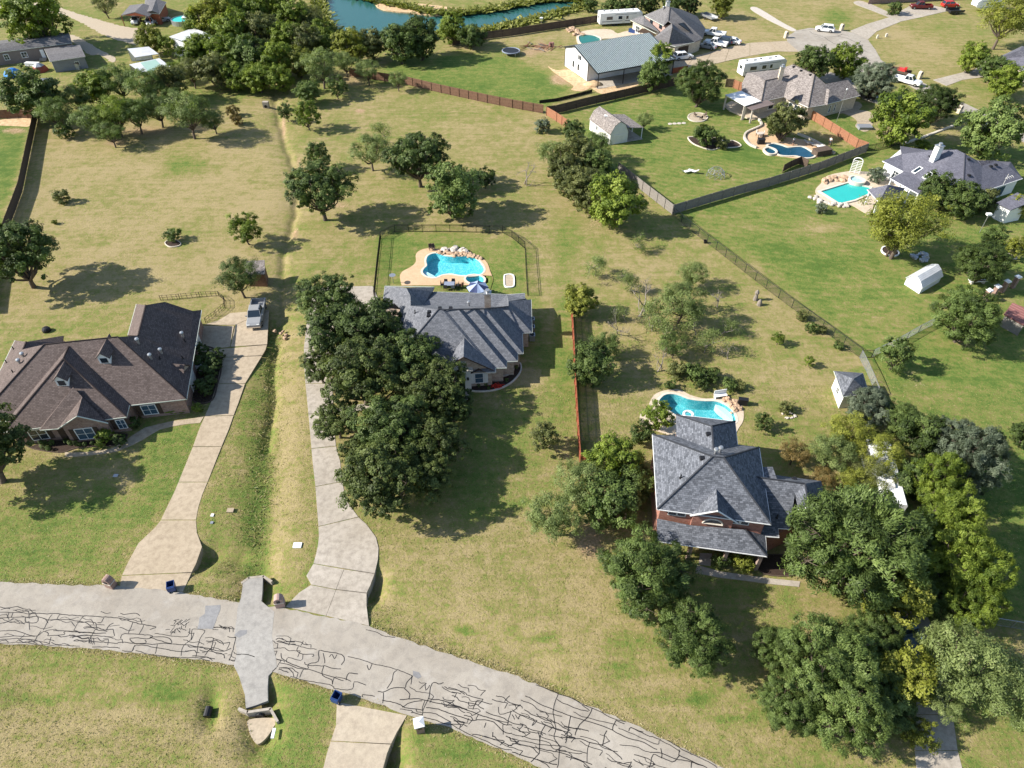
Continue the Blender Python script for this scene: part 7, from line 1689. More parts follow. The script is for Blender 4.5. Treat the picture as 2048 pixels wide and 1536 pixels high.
def car(kind, col, px, py, head, label, group=None):
    """head: direction of the bonnet in degrees, 0 = right of the picture, 90 = away"""
    key = (kind, col); p = G(px, py, .6); loc = (p.x, p.y, .05); rz = math.radians(head)
    if key in CARS:
        r = copy_tree(CARS[key]); r.location = loc; r.rotation_euler = (0, 0, rz); r['label'] = label
        if group: r['group'] = group
        return r
    L, w_, belt, top = dict(suv=(4.75, 1.9, 1.05, 1.72), sedan=(4.8, 1.84, .95, 1.44), pickup=(5.8, 2.0, 1.12, 1.9))[kind]
    root = empty(kind+'_car' if kind != 'pickup' else 'pickup_truck', loc, label, 'car' if kind != 'pickup' else 'truck', group, rz); CARS[key] = root
    def ring_(x, z0, z1, hw, rd=.1): return [(x, -hw, z0), (x, -hw, z1-rd), (x, -hw+rd, z1), (x, hw-rd, z1), (x, hw, z1-rd), (x, hw, z0)]
    h = L/2
    prof = dict(suv=[(-h, .5, .95, .80), (-h+.15, .35, belt, .9), (-.6, .3, belt+.02, .95), (.9, .3, belt, .95), (1.0, .3, belt-.02, .95), (h-.45, .33, .93, .93), (h, .42, .72, .80)],
                sedan=[(-h, .48, .85, .78), (-h+.2, .35, .96, .88), (-1.2, .28, .96, .92), (.9, .28, .94, .92), (h-.5, .32, .82, .9), (h, .4, .62, .76)],
                pickup=[(-.62, .42, belt, .96), (.9, .4, belt, .97), (1.3, .4, belt-.02, .97), (h-.35, .42, 1.05, .96), (h, .5, .85, .88)])[kind]
    b = loft([ring_(x, a, c, w_/2*q) for x, a, c, q in prof])
    if kind == 'pickup':
        for y in (-w_/2+.08, w_/2-.08): b.box((-h/2-.33, y, .82), (h-.6, .14, .62))
        b.box((-h+.05, 0, .82), (.12, w_-.06, .6)); b.box((-h/2-.33, 0, .56), (h-.6, w_-.2, .1))
    b.obj('body', MT[col], root, local=True)
    x0, x1, x2, x3 = dict(suv=(-h+.2, -h+.6, .45, 1.15), sedan=(-1.75, -1.0, .25, 1.0), pickup=(-.6, -.45, .75, 1.4))[kind]
    hw = w_/2*.9; tw = w_/2*.74
    def sec(z, xa, xb, q): return [(xa, -q, z), (xb, -q*.94, z), (xb, q*.94, z), (xa, q, z)]
    loft([sec(belt-.03, x0, x3, hw), sec(top-.06, x1, x2, tw)]).obj('windows', MT['glass'], root, local=True)
    loft([sec(top-.07, x1-.05, x2+.06, tw+.02), sec(top, x1+.08, x2-.08, tw-.08)]).obj('roof', MT[col], root, local=True)
    for s in (-1, 1):
        for xa, xb in ((x0+.03, x1+.05), ((x0*.5+x3*.5), (x1*.5+x2*.5)), (x3-.03, x2-.03)): MB().tube([(xa, s*hw*.97, belt), (xb, s*tw, top-.05)], .05, 4).obj('pillar', MT[col], root, local=True)
    wm = MB(); wm.tube([(0, -.12, 0), (0, .12, 0)], .36, 14); wme = wm.mesh('wheel', MT['tyre']); rm_ = MB(); rm_.tube([(0, -.13, 0), (0, .13, 0)], .2, 10); rme = rm_.mesh('rim', MT['rim'])
    for x in (-h+.95, h-.92):
        for s in (-1, 1): wo = link('wheel', wme, root, (x, s*(w_/2-.10), .36)); link('rim', rme, wo)
    lm, tm_ = MB(), MB(); lm.box((0, 0, 0), (.14, .36, .15)); tm_.box((0, 0, 0), (.08, .22, .28)); lme, tme = lm.mesh('headlight', MT['lampwhite']), tm_.mesh('taillight', MT['lampred'])
    for s in (-1, 1): link('headlight', lme, root, (h-.09, s*(w_/2-.36), .74 if kind != 'pickup' else .85)); link('taillight', tme, root, (-h+.02, s*(w_/2-.26), .82))
    mi = MB(); mi.box((0, 0, 0), (.14, .2, .15)); mme = mi.mesh('mirror', MT[col])
    for s in (-1, 1): link('mirror', mme, root, (x3-.25, s*(w_/2+.06), belt+.08))
    if kind == 'pickup': [MB().box((x, 0, .52), (.12, w_*.9, .2)).obj('bumper', MT['chrome'], root, local=True) for x in (h-.02, -h-.02)]
    return root
car('pickup', 'car_silver', 513, 628, -83, 'silver pickup parked at the top of the tan driveway')
car('suv', 'car_white', 1650, 58, 160, 'white car parked in the turning circle')
car('pickup', 'car_white', 1815, 162, -40, 'white pickup on the far street towing a trailer')
car('suv', 'car_white', 1366, 113, 15, 'white car on the tan driveway beside the barn tree')
PK = 'cars parked beside the charcoal roofed house'
car('pickup', 'car_white', 1428, 67, 155, 'large white pickup, rearmost of the parked cars', PK); car('sedan', 'car_silver', 1414, 92, 150, 'silver car at the front of the parked cars', PK)
car('pickup', 'car_white', 1431, 87, 152, 'white flatbed pickup between silver and dark car', PK); car('suv', 'car_navy', 1446, 82, 152, 'dark car between two white vehicles', PK); car('sedan', 'car_white', 1463, 82, 152, 'white car at the right end of the parked row', PK)
car('pickup', 'car_black', 1727, 190, -38, 'black truck in the shade beside the taupe roofed house')
car('pickup', 'car_red', 1842, 13, 175, 'dark red truck at the top right driveway'); car('suv', 'car_brightred', 1900, 10, 5, 'bright red vehicle at the top right house')
car('suv', 'car_white', 272, 41, -80, 'left white car under the red gabled carport'); car('suv', 'car_white', 300, 44, -70, 'right white car before the red gabled carport'); car('sedan', 'car_silver', 322, 40, 40, 'silver car parked right of the red gabled carport')
car('pickup', 'car_blue', 1806, 1262, 100, 'pale blue truck half hidden under the trees at lower right')
def trailer(name, label, px, py, head, L, w_, mat, boat=False):
    p = G(px, py); r = empty(name, p, label, 'trailer', None, math.radians(head)); m = MB(); m.box((0, 0, .6), (L, w_, .1)); 
    for s in (-1, 1): m.box((0, s*w_/2, .85), (L, .06, .5))
    m.box((-L/2, 0, .85), (.06, w_, .5)); m.obj('bed', MT[mat], r, local=True); t = MB(); t.tube([(L/2, -.5, .5), (L/2+1.2, 0, .5), (L/2, .5, .5)], .05, 5); t.obj('drawbar', MT['dark'], r, local=True)
    wm = MB(); wm.tube([(0, -.1, 0), (0, .1, 0)], .33, 12); me = wm.mesh('wheel', MT['tyre'])
    for s in (-1, 1): link('wheel', me, r, (-.3, s*(w_/2+.12), .33))
    return r
trailer('utility_trailer', 'pale open trailer parked above the row of cars', 1417, 38, -60, 4.5, 2.1, 'galv'); trailer('utility_trailer', 'black dump trailer on the lawn at the top right', 1908, 27, 10, 4.2, 2.2, 'car_black'); t_ = trailer('utility_trailer', 'red machine trailer behind the white pickup', 1799, 149, -40, 4.2, 2.1, 'duskwood')
m = MB(); m.box((0, 0, 1.1), (2.4, 1.3, .8), taper=.6); m.box((.9, 0, 1.5), (.5, .5, .7)); m.obj('machine', MT['car_brightred'], t_, local=True)
def camper(label, px, py, head, L, z=3.3, w_=2.5, nose=True, wheels=2, graphic='car_grey'):
    p = G(px, py, 1.6); r = empty('camper_trailer', (p.x, p.y, 0), label, 'camper', None, math.radians(head)); h = L/2; b = .55
    def rg(x, z0, z1, hw): return [(x, -hw, z0), (x, -hw, z1-.12), (x, -hw+.12, z1), (x, hw-.12, z1), (x, hw, z1-.12), (x, hw, z0)]
    hw = w_/2
    sec = [rg(-h, b, z-.05, hw), rg(h*.45, b, z, hw)]+([rg(h*.46, 1.25, z, hw), rg(h*.85, 1.25, z, hw), rg(h, 1.6, z-.55, hw*.86)] if nose else [rg(h*.93, b, z, hw), rg(h, b+.3, z-.4, hw*.95)])
    loft(sec).obj('body', MT['white'], r, local=True)
    for s in (-1, 1):
        for k, (x, wd) in enumerate(((-h*.55, 1.6), (-h*.05, 1.0), (h*.28, .6))):
            m = MB(); m.box((x, s*(hw+.015), 1.95), (wd, .04, .75)); m.obj('window', MT['glass'], r, local=True)
        m = MB(); m.box((h*.12, s*(hw+.01), 1.5), (.7, .03, 1.75)); m.obj('door', MT['offwhite'], r, local=True)
        m = MB(); m.box((-.3, s*(hw+.006), 1.15), (L*.85, .015, .22)); m.box((h*.2, s*(hw+.008), 2.7), (L*.5, .015, .12)); m.obj('side_graphic', MT[graphic], r, local=True)
    m = MB(); m.box((-h-.02, 0, 2.1), (.05, .9, .7)); m.obj('window', MT['glass'], r, local=True)
    for x in (-h*.45, h*.25): m = MB(); m.box((x, 0, z+.13), (1.0, .7, .26), taper=.85); m.obj('roof_unit', MT['offwhite'], r, local=True)
    for x in (-h*.75, -h*.1, h*.6): m = MB(); m.box((x, .3, z+.05), (.4, .4, .1)); m.obj('roof_hatch', MT['dark'], r, local=True)
    wm = MB(); wm.tube([(0, -.12, 0), (0, .12, 0)], .38, 12); me = wm.mesh('wheel', MT['tyre'])
    for x in (-.9, -.05):
        for s in (-1, 1): link('wheel', me, r, (x-L*.1, s*(hw-.16), .38))
    return r
camper('white and black fifth wheel camper behind the charcoal roofed house', 1240, 35, 10, 11.5); camper('white fifth wheel camper on a pad above the taupe roofed house', 1524, 133, 17, 11.0)
camper('white camper with dark graphics at the top right corner', 1975, 8, 195, 9.0); camper('white camper parked under the trees right of the brick house', 1764, 955, 80, 9.0, 3.0, 2.5, False)

# ---------------------------------------------------------------- outbuildings, top left and right edge
c0 = (0, 0, 4)
r_, P_, w_ = hip_box('mobile_home', 'long taupe mobile home with grey roof, top left', 'house', MT['shF'], MT['tan_siding'], c0, [(-400,470),(575,342),(548,255),(-400,375)], [(-400,395,4.0),(560,285,4.0)], 2.9, faces=[(('c0','c1','a1','a0'), None, 0), (('c2','c3','a0','a1'), None, 0), (('c1','c2','a1'), None, 0)], ins=.2)
for t, wd in ((.43, 1.1), (.58, 1.3), (.80, .8)): window(r_, w_[0], w_[1], t, 1.6, wd, 1.3, 'white', 'glass', 1)
m = MB(); a_, b_ = Vector(w_[0]), Vector(w_[1]); q = a_.lerp(b_, .73); m.box((q.x, q.y-.05, 1.2), (1.0, .12, 2.1), rz=.12); m.obj('front_door', MT['white'], r_)
m = MB(); q = a_.lerp(b_, .40); 
for k in range(3): m.box((a_.lerp(b_, .73).x, a_.lerp(b_, .73).y-.5-.3*k, .45-.15*k), (1.6, .32, .15), rz=.12)
m.obj('steps', MT['concM'], r_)
r_, P_, w_ = hip_box('garden_shed', 'taupe outbuilding with grey gable roof beside the mobile home', 'shed', MT['shF'], MT['grey_siding'], c0, [(400,492),(683,452),(636,353),(354,392)], [(377,440,3.1),(660,402,3.1)], 2.6, faces=[(('c0','c1','a1','a0'), None, 0), (('c2','c3','a0','a1'), None, 0)], ins=.25)
window(r_, w_[0], w_[1], .72, 1.3, .9, 1.0, 'offwhite', 'glass', 1); m = MB(); 
r_, P_, w_ = hip_box('carport_house', 'low house with red gabled carport in front, top left', 'house', MT['shF'], MT['redwood'], c0, [(1150,100),(1275,110),(1330,15),(1165,-30)], [(1215,85,3.6),(1250,-10,3.6)], 2.8, faces=[(('c0','c1','a0'), None, 0), (('c1','c2','a1','a0'), None, 0), (('c3','c0','a0','a1'), None, 0), (('c2','c3','a1'), None, 0)], ins=.3)
V_ = dict(a=(968,122,2.7), b=(1190,132,2.7), ap=(1078,95,3.7), c=(1268,65,2.7), d=(1038,42,2.7), bp=(1148,28,3.7)); P_ = solve_roof(c0, V_, []); rc_ = empty('carport', ctr(P_, 'abcd')*1, 'red gabled open carport before the low house', 'carport'); rc_.location.z = 0
roof(rc_, P_, [(('a','ap','bp','d'),), (('ap','b','c','bp'),)], MT['shF']); m = MB(); m.poly([P_['a'], P_['b'], P_['ap']]); m.poly([P_['ap']+Vector((0, .2, 0)), P_['b']+Vector((0, .2, 0)), P_['a']+Vector((0, .2, 0))]); m.obj('gable', MT['redwood'], rc_)
for k in 'abcd': q = P_[k]; m = MB(); m.box((q.x, q.y, 1.32), (.15, .15, 2.64)); m.obj('post', MT['redwood'], rc_)
V_ = dict(a=(1355,292,4.0), b=(1590,372,4.0), c=(1700,330,4.0), d=(1545,222,4.0), p=(1470,310,5.2), q=(1620,265,5.2)); 
r_, P_, w_ = hip_box('metal_building', 'white metal building with grey roof half hidden by the thicket', 'shed', MT['whitemetal'], MT['siding'], c0, [(1355,292),(1625,385),(1720,300),(1545,222)], [(1480,335,5.0),(1640,258,5.0)], 4.2, faces=[(('c1','c2','a1','a0'), None, 0), (('c3','c0','a0','a1'), None, 0), (('c0','c1','a0'), None, 0), (('c2','c3','a1'), None, 0)], ins=.15, trim='white')
for lb, cs, zz in (('white flat roofed carport, upper of two', [(1080,458),(1268,430),(1190,372),(1020,390)], 2.6), ('white and green flat roofed carport, lower of two', [(1165,600),(1380,545),(1275,465),(1035,515)], 2.3)):
    P_ = {k: G(x/4, y/4, zz+(.25 if k in 'cd' else 0)) for k, (x, y) in zip('abcd', cs)}; rc_ = empty('carport', (ctr(P_, 'abcd').x, ctr(P_, 'abcd').y, 0), lb, 'carport'); roof(rc_, P_, [(('a','b','c','d'),)], MT['whitemetal'], thick=.1)
    for k in 'abcd': q = P_[k]; m = MB(); m.box((q.x, q.y, q.z/2-.06), (.12, .12, q.z-.12)); m.obj('post', MT['galv'], rc_)
    m = MB(); a, b = P_['d'], P_['c']; m.poly([(a.x, a.y, 0), (b.x, b.y, 0), b-Vector((0, 0, .1)), a-Vector((0, 0, .1))]); m.poly([(b.x, b.y+.05, 0), (a.x, a.y+.05, 0), a+Vector((0, .05, -.1)), b+Vector((0, .05, -.1))]); m.obj('back_wall', MT['siding'], rc_, uv=True)
    if 'green' in lb:
        e1, e2 = P_['a'].lerp(P_['b'], .15), P_['d'].lerp(P_['c'], .35); g1, g2 = P_['a'].lerp(P_['b'], .75), P_['d'].lerp(P_['c'], .85); m = MB(); up = Vector((0, 0, .03)); m.poly([e1.lerp(e2, .1)+up, g1.lerp(g2, .1)+up, g1.lerp(g2, .95)+up, e1.lerp(e2, .95)+up]); m.obj('green_sheet', plain('green_fibreglass', (.28, .42, .36), .5, var=.1), rc_)
# low roof behind the leaning tree by the pickup
V_ = dict(a=(490,548,2.3), b=(530,548,2.3), c=(529,520,2.9), d=(487,522,2.9)); P_ = solve_roof(I, V_, []); r_ = empty('garden_shed', (ctr(P_, 'abcd').x, ctr(P_, 'abcd').y, 0), 'small brown roofed shed behind the leaning tree near the pickup', 'shed'); roof(r_, P_, [(('a','b','c','d'),)], MT['shG']); walls(r_, inset([xy(P_[k]) for k in 'abcd'], .15), -.4, 2.25, MT['brownwood'])
# chicken-house with the rusty sheet roof at the right edge
MT['rustmetal'] = stripes('rusty_red_sheet_metal', (.20, .085, .075), (.30, .15, .13), .4, .6, .1, 1)
V_ = dict(a=(2008,628,2.0), b=(2052,652,2.0), c=(2066,622,2.7), d=(2025,605,2.7)); P_ = solve_roof(I, V_, []); r_ = empty('garden_shed', (ctr(P_, 'abcd').x, ctr(P_, 'abcd').y, 0), 'weathered shed with rusty red sheet roof at the right edge', 'shed'); roof(r_, P_, [(('a','b','c','d'),)], MT['rustmetal']); walls(r_, inset([xy(P_[k]) for k in 'abcd'], .2), -.1, 1.95, MT['greywood'])
hip_box('brick_house', 'dark roof corner of a house at the right edge beyond the street', 'house', MT['shH'], MT['brickT'], I, [(1985,120),(2075,150),(2140,110),(2045,92)], [(2040,100,5.8),(2090,108,5.8)], 3.0)
hip_box('brick_house', 'brick house front cut by the top edge, at the right', 'house', MT['shF'], MT['brickA'], I, [(1740,-14),(1925,-24),(1930,-60),(1750,-52)], [(1780,-50,6),(1890,-55,6)], 3.0)

# ---------------------------------------------------------------- mailboxes, bins, lids
def mailbox(label, px, py, mat, top='arch', rz=0.0, s=1.0, group=None):
    r = empty('mailbox', G(px, py), label, 'mailbox', group, rz, (s, s, s)); m = MB()
    if top == 'arch':
        pr = [(-.42, 0), (.42, 0), (.42, 1.15)]+[(.42*math.cos(t), 1.15+.42*math.sin(t)) for t in [math.pi*k/8 for k in range(1, 8)]]+[(-.42, 1.15)]; n = len(pr)
        m.v += [(x, -.33, z) for x, z in pr]+[(x, .33, z) for x, z in pr]; m.f.append(tuple(range(n))); m.f.append(tuple(range(2*n-1, n-1, -1))); m.f += [(i, n+i, n+(i+1) % n, (i+1) % n) for i in range(n)]
        m.obj('pillar', MT[mat], r, uv=True, local=True); c = MB(); c.box((0, 0, .85), (.92, .74, .08)); c.obj('band', MT['coping'], r, local=True)
    else:
        m.box((0, 0, .72), (.66, .66, 1.44)); m.obj('pillar', MT[mat], r, uv=True, local=True); c = MB(); c.box((0, 0, 1.48), (.86, .86, .1)); c.v += []; k = len(c.v); c.v += [(-.43, -.43, 1.53), (.43, -.43, 1.53), (.43, .43, 1.53), (-.43, .43, 1.53), (0, 0, 1.72)]; c.f += [(k, k+1, k+4), (k+1, k+2, k+4), (k+2, k+3, k+4), (k+3, k, k+4)]; c.obj('cap', MT['white'], r, local=True)
    d = MB(); d.box((0, -.36, 1.12), (.3, .06, .3)); d.obj('mailbox_door', MT['dark'], r, local=True); return r
mailbox('red brick mailbox pillar at the street left of the tan driveway', 224, 1172, 'brickA', rz=-.3); mailbox('pinkish brick mailbox pillar with arched top between patch and grey driveway', 562, 1210, 'brickF', rz=.2); mailbox('brick mailbox pillar with white pyramid cap below the street', 841, 1459, 'brickA', 'cap', rz=.25)
MG = 'pale mailbox pillars along the far street'
for x, y, lb in ((1571,76,'left of the turning circle'),(1682,61,'beside the white car in the turning circle'),(1838,157,'beside the white pickup'),(1917,226,'at the lower right of the far street')): mailbox('pale stone mailbox pillar '+lb, x, y, 'brickT', 'arch', .5, 1.05, MG)
MT['binblue'] = plain('blue_plastic', (.02, .05, .16), .45, var=.15)
def bin_(label, px, py, rz):
    r = empty('wheeled_bin', G(px, py), label, 'bin', 'blue wheeled bins', rz); m = MB()
    a, b, z0, z1 = .26, .36, .08, 1.05
    ol = [(-a,-a,z0),(a,-a,z0),(a,a,z0),(-a,a,z0),(-b,-b,z1),(b,-b,z1),(b,b,z1),(-b,b,z1),(-b+.05,-b+.05,z1),(b-.05,-b+.05,z1),(b-.05,b-.05,z1),(-b+.05,b-.05,z1),(-a+.04,-a+.04,z0+.1),(a-.04,-a+.04,z0+.1),(a-.04,a-.04,z0+.1),(-a+.04,a-.04,z0+.1)]
    m.v = ol; m.f = [(3,2,1,0)]+[(i, (i+1) % 4, 4+(i+1) % 4, 4+i) for i in range(4)]+[(4+i, 4+(i+1) % 4, 8+(i+1) % 4, 8+i) for i in range(4)]+[(8+i, 8+(i+1) % 4, 12+(i+1) % 4, 12+i) for i in range(4)]+[(12,13,14,15)]
    m.obj('body', MT['binblue'], r, local=True); q = MB(); q.tube([(-b-.04, -b, z1-.03), (-b-.04, b, z1-.03)], .03, 5); q.obj('handle', MT['binblue'], r, local=True)
    l = MB(); l.box((-b-.1, 0, .72), (.05, .7, .62)); l.obj('lid', MT['binblue'], r, local=True)
    for s in (-1, 1): k = MB(); k.tube([(-.3, s*.3-.03, .12), (-.3, s*.3+.03, .12)], .12, 10); k.obj('wheel', MT['tyre'], r, local=True)
bin_('open blue wheeled bin at the foot of the tan driveway', 347, 1179, 1.9); bin_('open blue wheeled bin at the head of the bottom driveway', 677, 1400, 1.2)
def lid(label, px, py, w_, d, mat, z=.06): 
    p = G(px, py); m = MB(); m.box((p.x, p.y, z/2), (w_, d, z+.1)); m.box((p.x, p.y, z+.02), (w_*.9, d*.86, .04)); tag(m.obj('utility_box', MT[mat]), label, 'utility box')
lid('white square utility lid in the tan verge beside the grey driveway', 595, 1091, .85, .62, 'white'); lid('tan utility lid in the ditch grass right of the driveway bend', 461, 1021, .7, .5, 'concL'); lid('small white marker in the grass beside the driveway bend', 425, 1031, .3, .35, 'white'); lid('grey marker in the grass just below the white one', 424, 1046, .3, .3, 'galv'); lid('white pipe cover on the grass beside the culvert apron', 547, 1467, .25, .8, 'white'); lid('grey cover on the lawn left of the big oak shadow', 232, 952, .5, .4, 'galv'); lid('green pedestal stub on the far dry lawn', 1754, 77, .4, .4, 'coping', .8); lid('pale utility box on the far dry lawn corner', 1772, 74, .45, .4, 'coping', .8)
p = G(418, 1423, -.5); m = MB(); m.tube([(p.x, p.y-.5, -.35), (p.x, p.y+.3, -.3)], .32, 12); tag(m.obj('drain_pipe', MT['dark']), 'black drain pipe in the grassy pit at lower left', 'pipe')
p = G(94, 662); m = MB(); m.lathe([(.55, 0), (.55, .35), (.4, .55), (.15, .62)], (p.x, p.y, 0), 12); tag(m.obj('fire_bowl', MT['dark']), 'round dark covered bowl on the lawn behind the brown house', 'fire bowl')

# ---------------------------------------------------------------- garden furniture
MT['navy'] = plain('navy_canvas', (.035, .05, .12), .8, var=.15); MT['paleblue'] = plain('pale_blue_canvas', (.32, .40, .55), .8, var=.15)
p = G(955, 571, 2.4); p.z = .05; um = empty('umbrella', p, 'navy and pale striped umbrella over a bar table by the spa', 'umbrella')
for i in range(8):
    t0, t1 = 2*math.pi*i/8, 2*math.pi*(i+1)/8; m = MB(); R0 = 1.55; pk = (0, 0, 2.75); e0 = (R0*math.cos(t0), R0*math.sin(t0), 2.1); e1 = (R0*math.cos(t1), R0*math.sin(t1), 2.1); md = ((e0[0]+e1[0])/2*.97, (e0[1]+e1[1])/2*.97, 2.06)
    m.poly([pk, e0, md, e1]); m.poly([e1, md, e0, (0, 0, 2.72)]); m.poly([e0, (e0[0], e0[1], 1.95), (md[0], md[1], 1.92), md]); m.poly([md, (md[0], md[1], 1.92), (e1[0], e1[1], 1.95), e1]); m.obj('panel', MT['navy' if i % 2 else 'paleblue'], um, local=True)
m = MB(); m.tube([(0, 0, 0), (0, 0, 2.85)], .035, 8); m.lathe([(.35, 0), (.3, .1), (.06, .14)], (0, 0, .05), 12); m.obj('pole', MT['dark'], um, local=True)
CH = {}
def chair(label, px, py, rz, mat='dark', kind='chair', group=None):
    key = (kind, mat); loc = G(px, py, .05); loc.z = .06 
    if key in CH: r = copy_tree(CH[key]); r.location = loc; r.rotation_euler = (0, 0, rz); tag(r, label, None, group); return r
    r = empty(kind.replace('lounger', 'sun_lounger') if kind != 'chair' else 'patio_chair', loc, label, 'chair' if kind == 'chair' else kind, group, rz); CH[key] = r
    if kind == 'chair':
        m = MB(); m.box((0, 0, .43), (.52, .52, .07)); m.obj('seat', MT[mat], r, local=True); m = MB(); m.box((-.25, 0, .72), (.07, .5, .52)); m.obj('backrest', MT[mat], r, local=True)
        for x in (-.22, .22):
            for y in (-.22, .22): m = MB(); m.box((x, y, .2), (.05, .05, .4)); m.obj('leg', MT['dark'], r, local=True)
        for s in (-1, 1): m = MB(); m.box((0, s*.27, .62), (.5, .06, .04)); m.obj('armrest', MT['dark'], r, local=True)
    elif kind == 'lounger':
        m = MB(); m.box((.3, 0, .33), (1.3, .62, .09)); m.obj('seat', MT[mat], r, local=True); m = MB(); m.poly([(-.35, -.31, .33), (-.35, .31, .33), (-.95, .31, .75), (-.95, -.31, .75)]); m.poly([(-.99, -.31, .69), (-.99, .31, .69), (-.35, .31, .26), (-.35, -.31, .26)]); m.obj('backrest', MT[mat], r, local=True)
        for x in (-.3, .85):
            for y in (-.27, .27): m = MB(); m.box((x, y, .15), (.06, .06, .3)); m.obj('leg', MT['dark'], r, local=True)
    elif kind == 'table':
        m = MB(); m.box((0, 0, .72), (1.5, 1.0, .05)); m.obj('table_top', MT[mat], r, local=True)
        for x in (-.6, .6):
            for y in (-.4, .4): m = MB(); m.box((x, y, .35), (.06, .06, .7)); m.obj('leg', MT['dark'], r, local=True)
    elif kind == 'bar table':
        m = MB(); m.box((0, 0, 1.02), (1.6, .8, .06)); m.obj('table_top', MT[mat], r, local=True)
        for x in (-.7, .7):
            for y in (-.32, .32): m = MB(); m.box((x, y, .5), (.06, .06, 1.0)); m.obj('leg', MT['dark'], r, local=True)
    return r
MT['charcoal'] = plain('charcoal_weave', (.05, .052, .055), .8, var=.2, scale=9); MT['bluegrey'] = plain('blue_grey_cushion', (.22, .25, .32), .85, var=.15); MT['teak'] = plain('teak_slats', (.22, .11, .06), .7, var=.3)
DS = 'patio chairs behind the grey roofed house'
for i, (x, y, a, mt, lb) in enumerate([(745,122,0,'charcoal','left end chair of the patio set on the pool deck'),(778,108,-1.6,'charcoal','left rear chair of the patio set on the pool deck'),(855,103,-1.6,'charcoal','right rear chair of the patio set on the pool deck'),(775,150,1.5,'charcoal','left front chair of the patio set on the pool deck'),(850,150,1.6,'bluegrey','right front chair of the patio set on the pool deck'),(895,130,3.1,'charcoal','right end chair of the patio set on the pool deck'),(935,128,2.6,'teak','brown chair standing apart right of the patio set')]): chair(lb, 740+x/5.12, 550+y/5.12, a, mt, 'chair', DS)
chair('charcoal patio table among chairs on the pool deck', 740+815/5.12, 550+130/5.12, 0, 'bluegrey', 'table')
chair('black bar table under the striped umbrella', 955, 583, 0, 'dark', 'bar table')
for x, lb in ((1025,'left of'),(1178,'right of')): chair(f'dark chair {lb} the bar table under the umbrella', 740+x/5.12, 584, 0 if x < 1100 else 3.14, 'dark', 'chair', 'bar chairs under the umbrella')
for x, lb in ((1398,'left'),(1420,'right')): chair(f'dark wooden deck chair, {lb} of two behind the freeform pool', 512+x/4, 384+462/4, -1.2, 'duskwood', 'chair', 'deck chairs behind the freeform pool')
LGp = 'loungers beside the dark blue pool'
for x, y, a, mt, lb in ((1005,1072,-.5,'stone','left beige lounger at the dark blue pool'),(1060,1092,-.5,'stone','middle beige lounger at the dark blue pool'),(1120,1112,.3,'white','white lounger at the dark blue pool')): chair(lb, *t5([(x, y)])[0], a, mt, 'lounger', LGp)
chair('pale patio table on the terrace of the taupe house', *t5([(450,985)])[0], .3, 'stone', 'table')
for x, y, a, lb in ((425,960,0,'left'),(480,975,3.1,'right'),(455,1005,1.6,'front')): chair(f'beige chair at the {lb} of the pale terrace table, taupe house', *t5([(x, y)])[0], a, 'stone', 'chair', 'chairs round the terrace table')
for x, y, a, lb in ((1372,346,.4,'left'),(1386,345,2.6,'right')): chair(f'white garden chair, {lb} of two on the striped lawn', x, y, a, 'white', 'lounger', 'white chairs on the striped lawn')
for x, y, a in ((1465,935,.5),(1510,960,2.2),(1540,935,3.5)): chair('dark seat on the round fire pit pad, '+('left' if x < 1480 else 'front' if x < 1530 else 'right'), 1024+x/4, y/4, a, 'duskwood', 'chair', 'seats on the fire pit pad')
def boxy(name, label, cat, px, py, dims, mat, rz=0.0, z0=0.0, lid_=None):
    p = G(px, py); r = empty(name, p, label, cat, None, rz); m = MB(); m.box((0, 0, z0+dims[2]/2), dims, taper=.96); m.obj('body', MT[mat], r, local=True); m = MB(); m.box((0, 0, z0+dims[2]+.04), (dims[0]+.08, dims[1]+.08, .08)); m.obj('top', MT[lid_ or mat], r, local=True); return r
boxy('storage_box', 'long dark storage box beside the dark blue pool', 'box', *t5([(1150,1185)])[0], (3.4, 1.6, 1.0), 'duskwood', .35); boxy('grill', 'dark grill on the terrace of the taupe house', 'grill', *t5([(460,1070)])[0], (1.3, .9, 1.0), 'dark', 0); boxy('utility_shed', 'white little shed beside the camper at the pond fence', 'shed', 1207, 42, (2.6, 2.0, 2.4), 'white', .2, 0, 'galv'); boxy('storage_box', 'blue covered bin at the charcoal house patio', 'box', 1267, 66, (2.6, .9, .8), 'binblue', -.6); boxy('grill', 'black grill at the right rim of the kidney pool deck', 'grill', 1484, 809, (1.1, .5, .9), 'dark', -.2); boxy('solar_box', 'grey framed panel lying at the concrete apron', 'panel', 1728, 257, (2.6, 1.6, .5), 'car_grey', 0)
b_ = empty('swing_seat', G(1440, 795), 'white bench at the far rim of the kidney pool', 'bench', None, .2); m = MB(); m.box((0, 0, .42), (1.6, .5, .08)); m.obj('seat', MT['white'], b_, local=True); m = MB(); m.box((0, .26, .75), (1.6, .07, .6)); m.obj('backrest', MT['white'], b_, local=True); [MB().box((s*.7, 0, .2), (.08, .45, .4)).obj('leg', MT['white'], b_, local=True) for s in (-1, 1)]
p = G(1377, 829, -.02); m = MB(); m.tube([(p.x+.55*math.cos(t), p.y+.55*math.sin(t), -.0) for t in [2*math.pi*k/16 for k in range(17)]], .16, 7, caps=False); tag(m.obj('swim_ring', MT['white'], smooth=True), 'white swim ring floating in the kidney pool', 'swim ring')
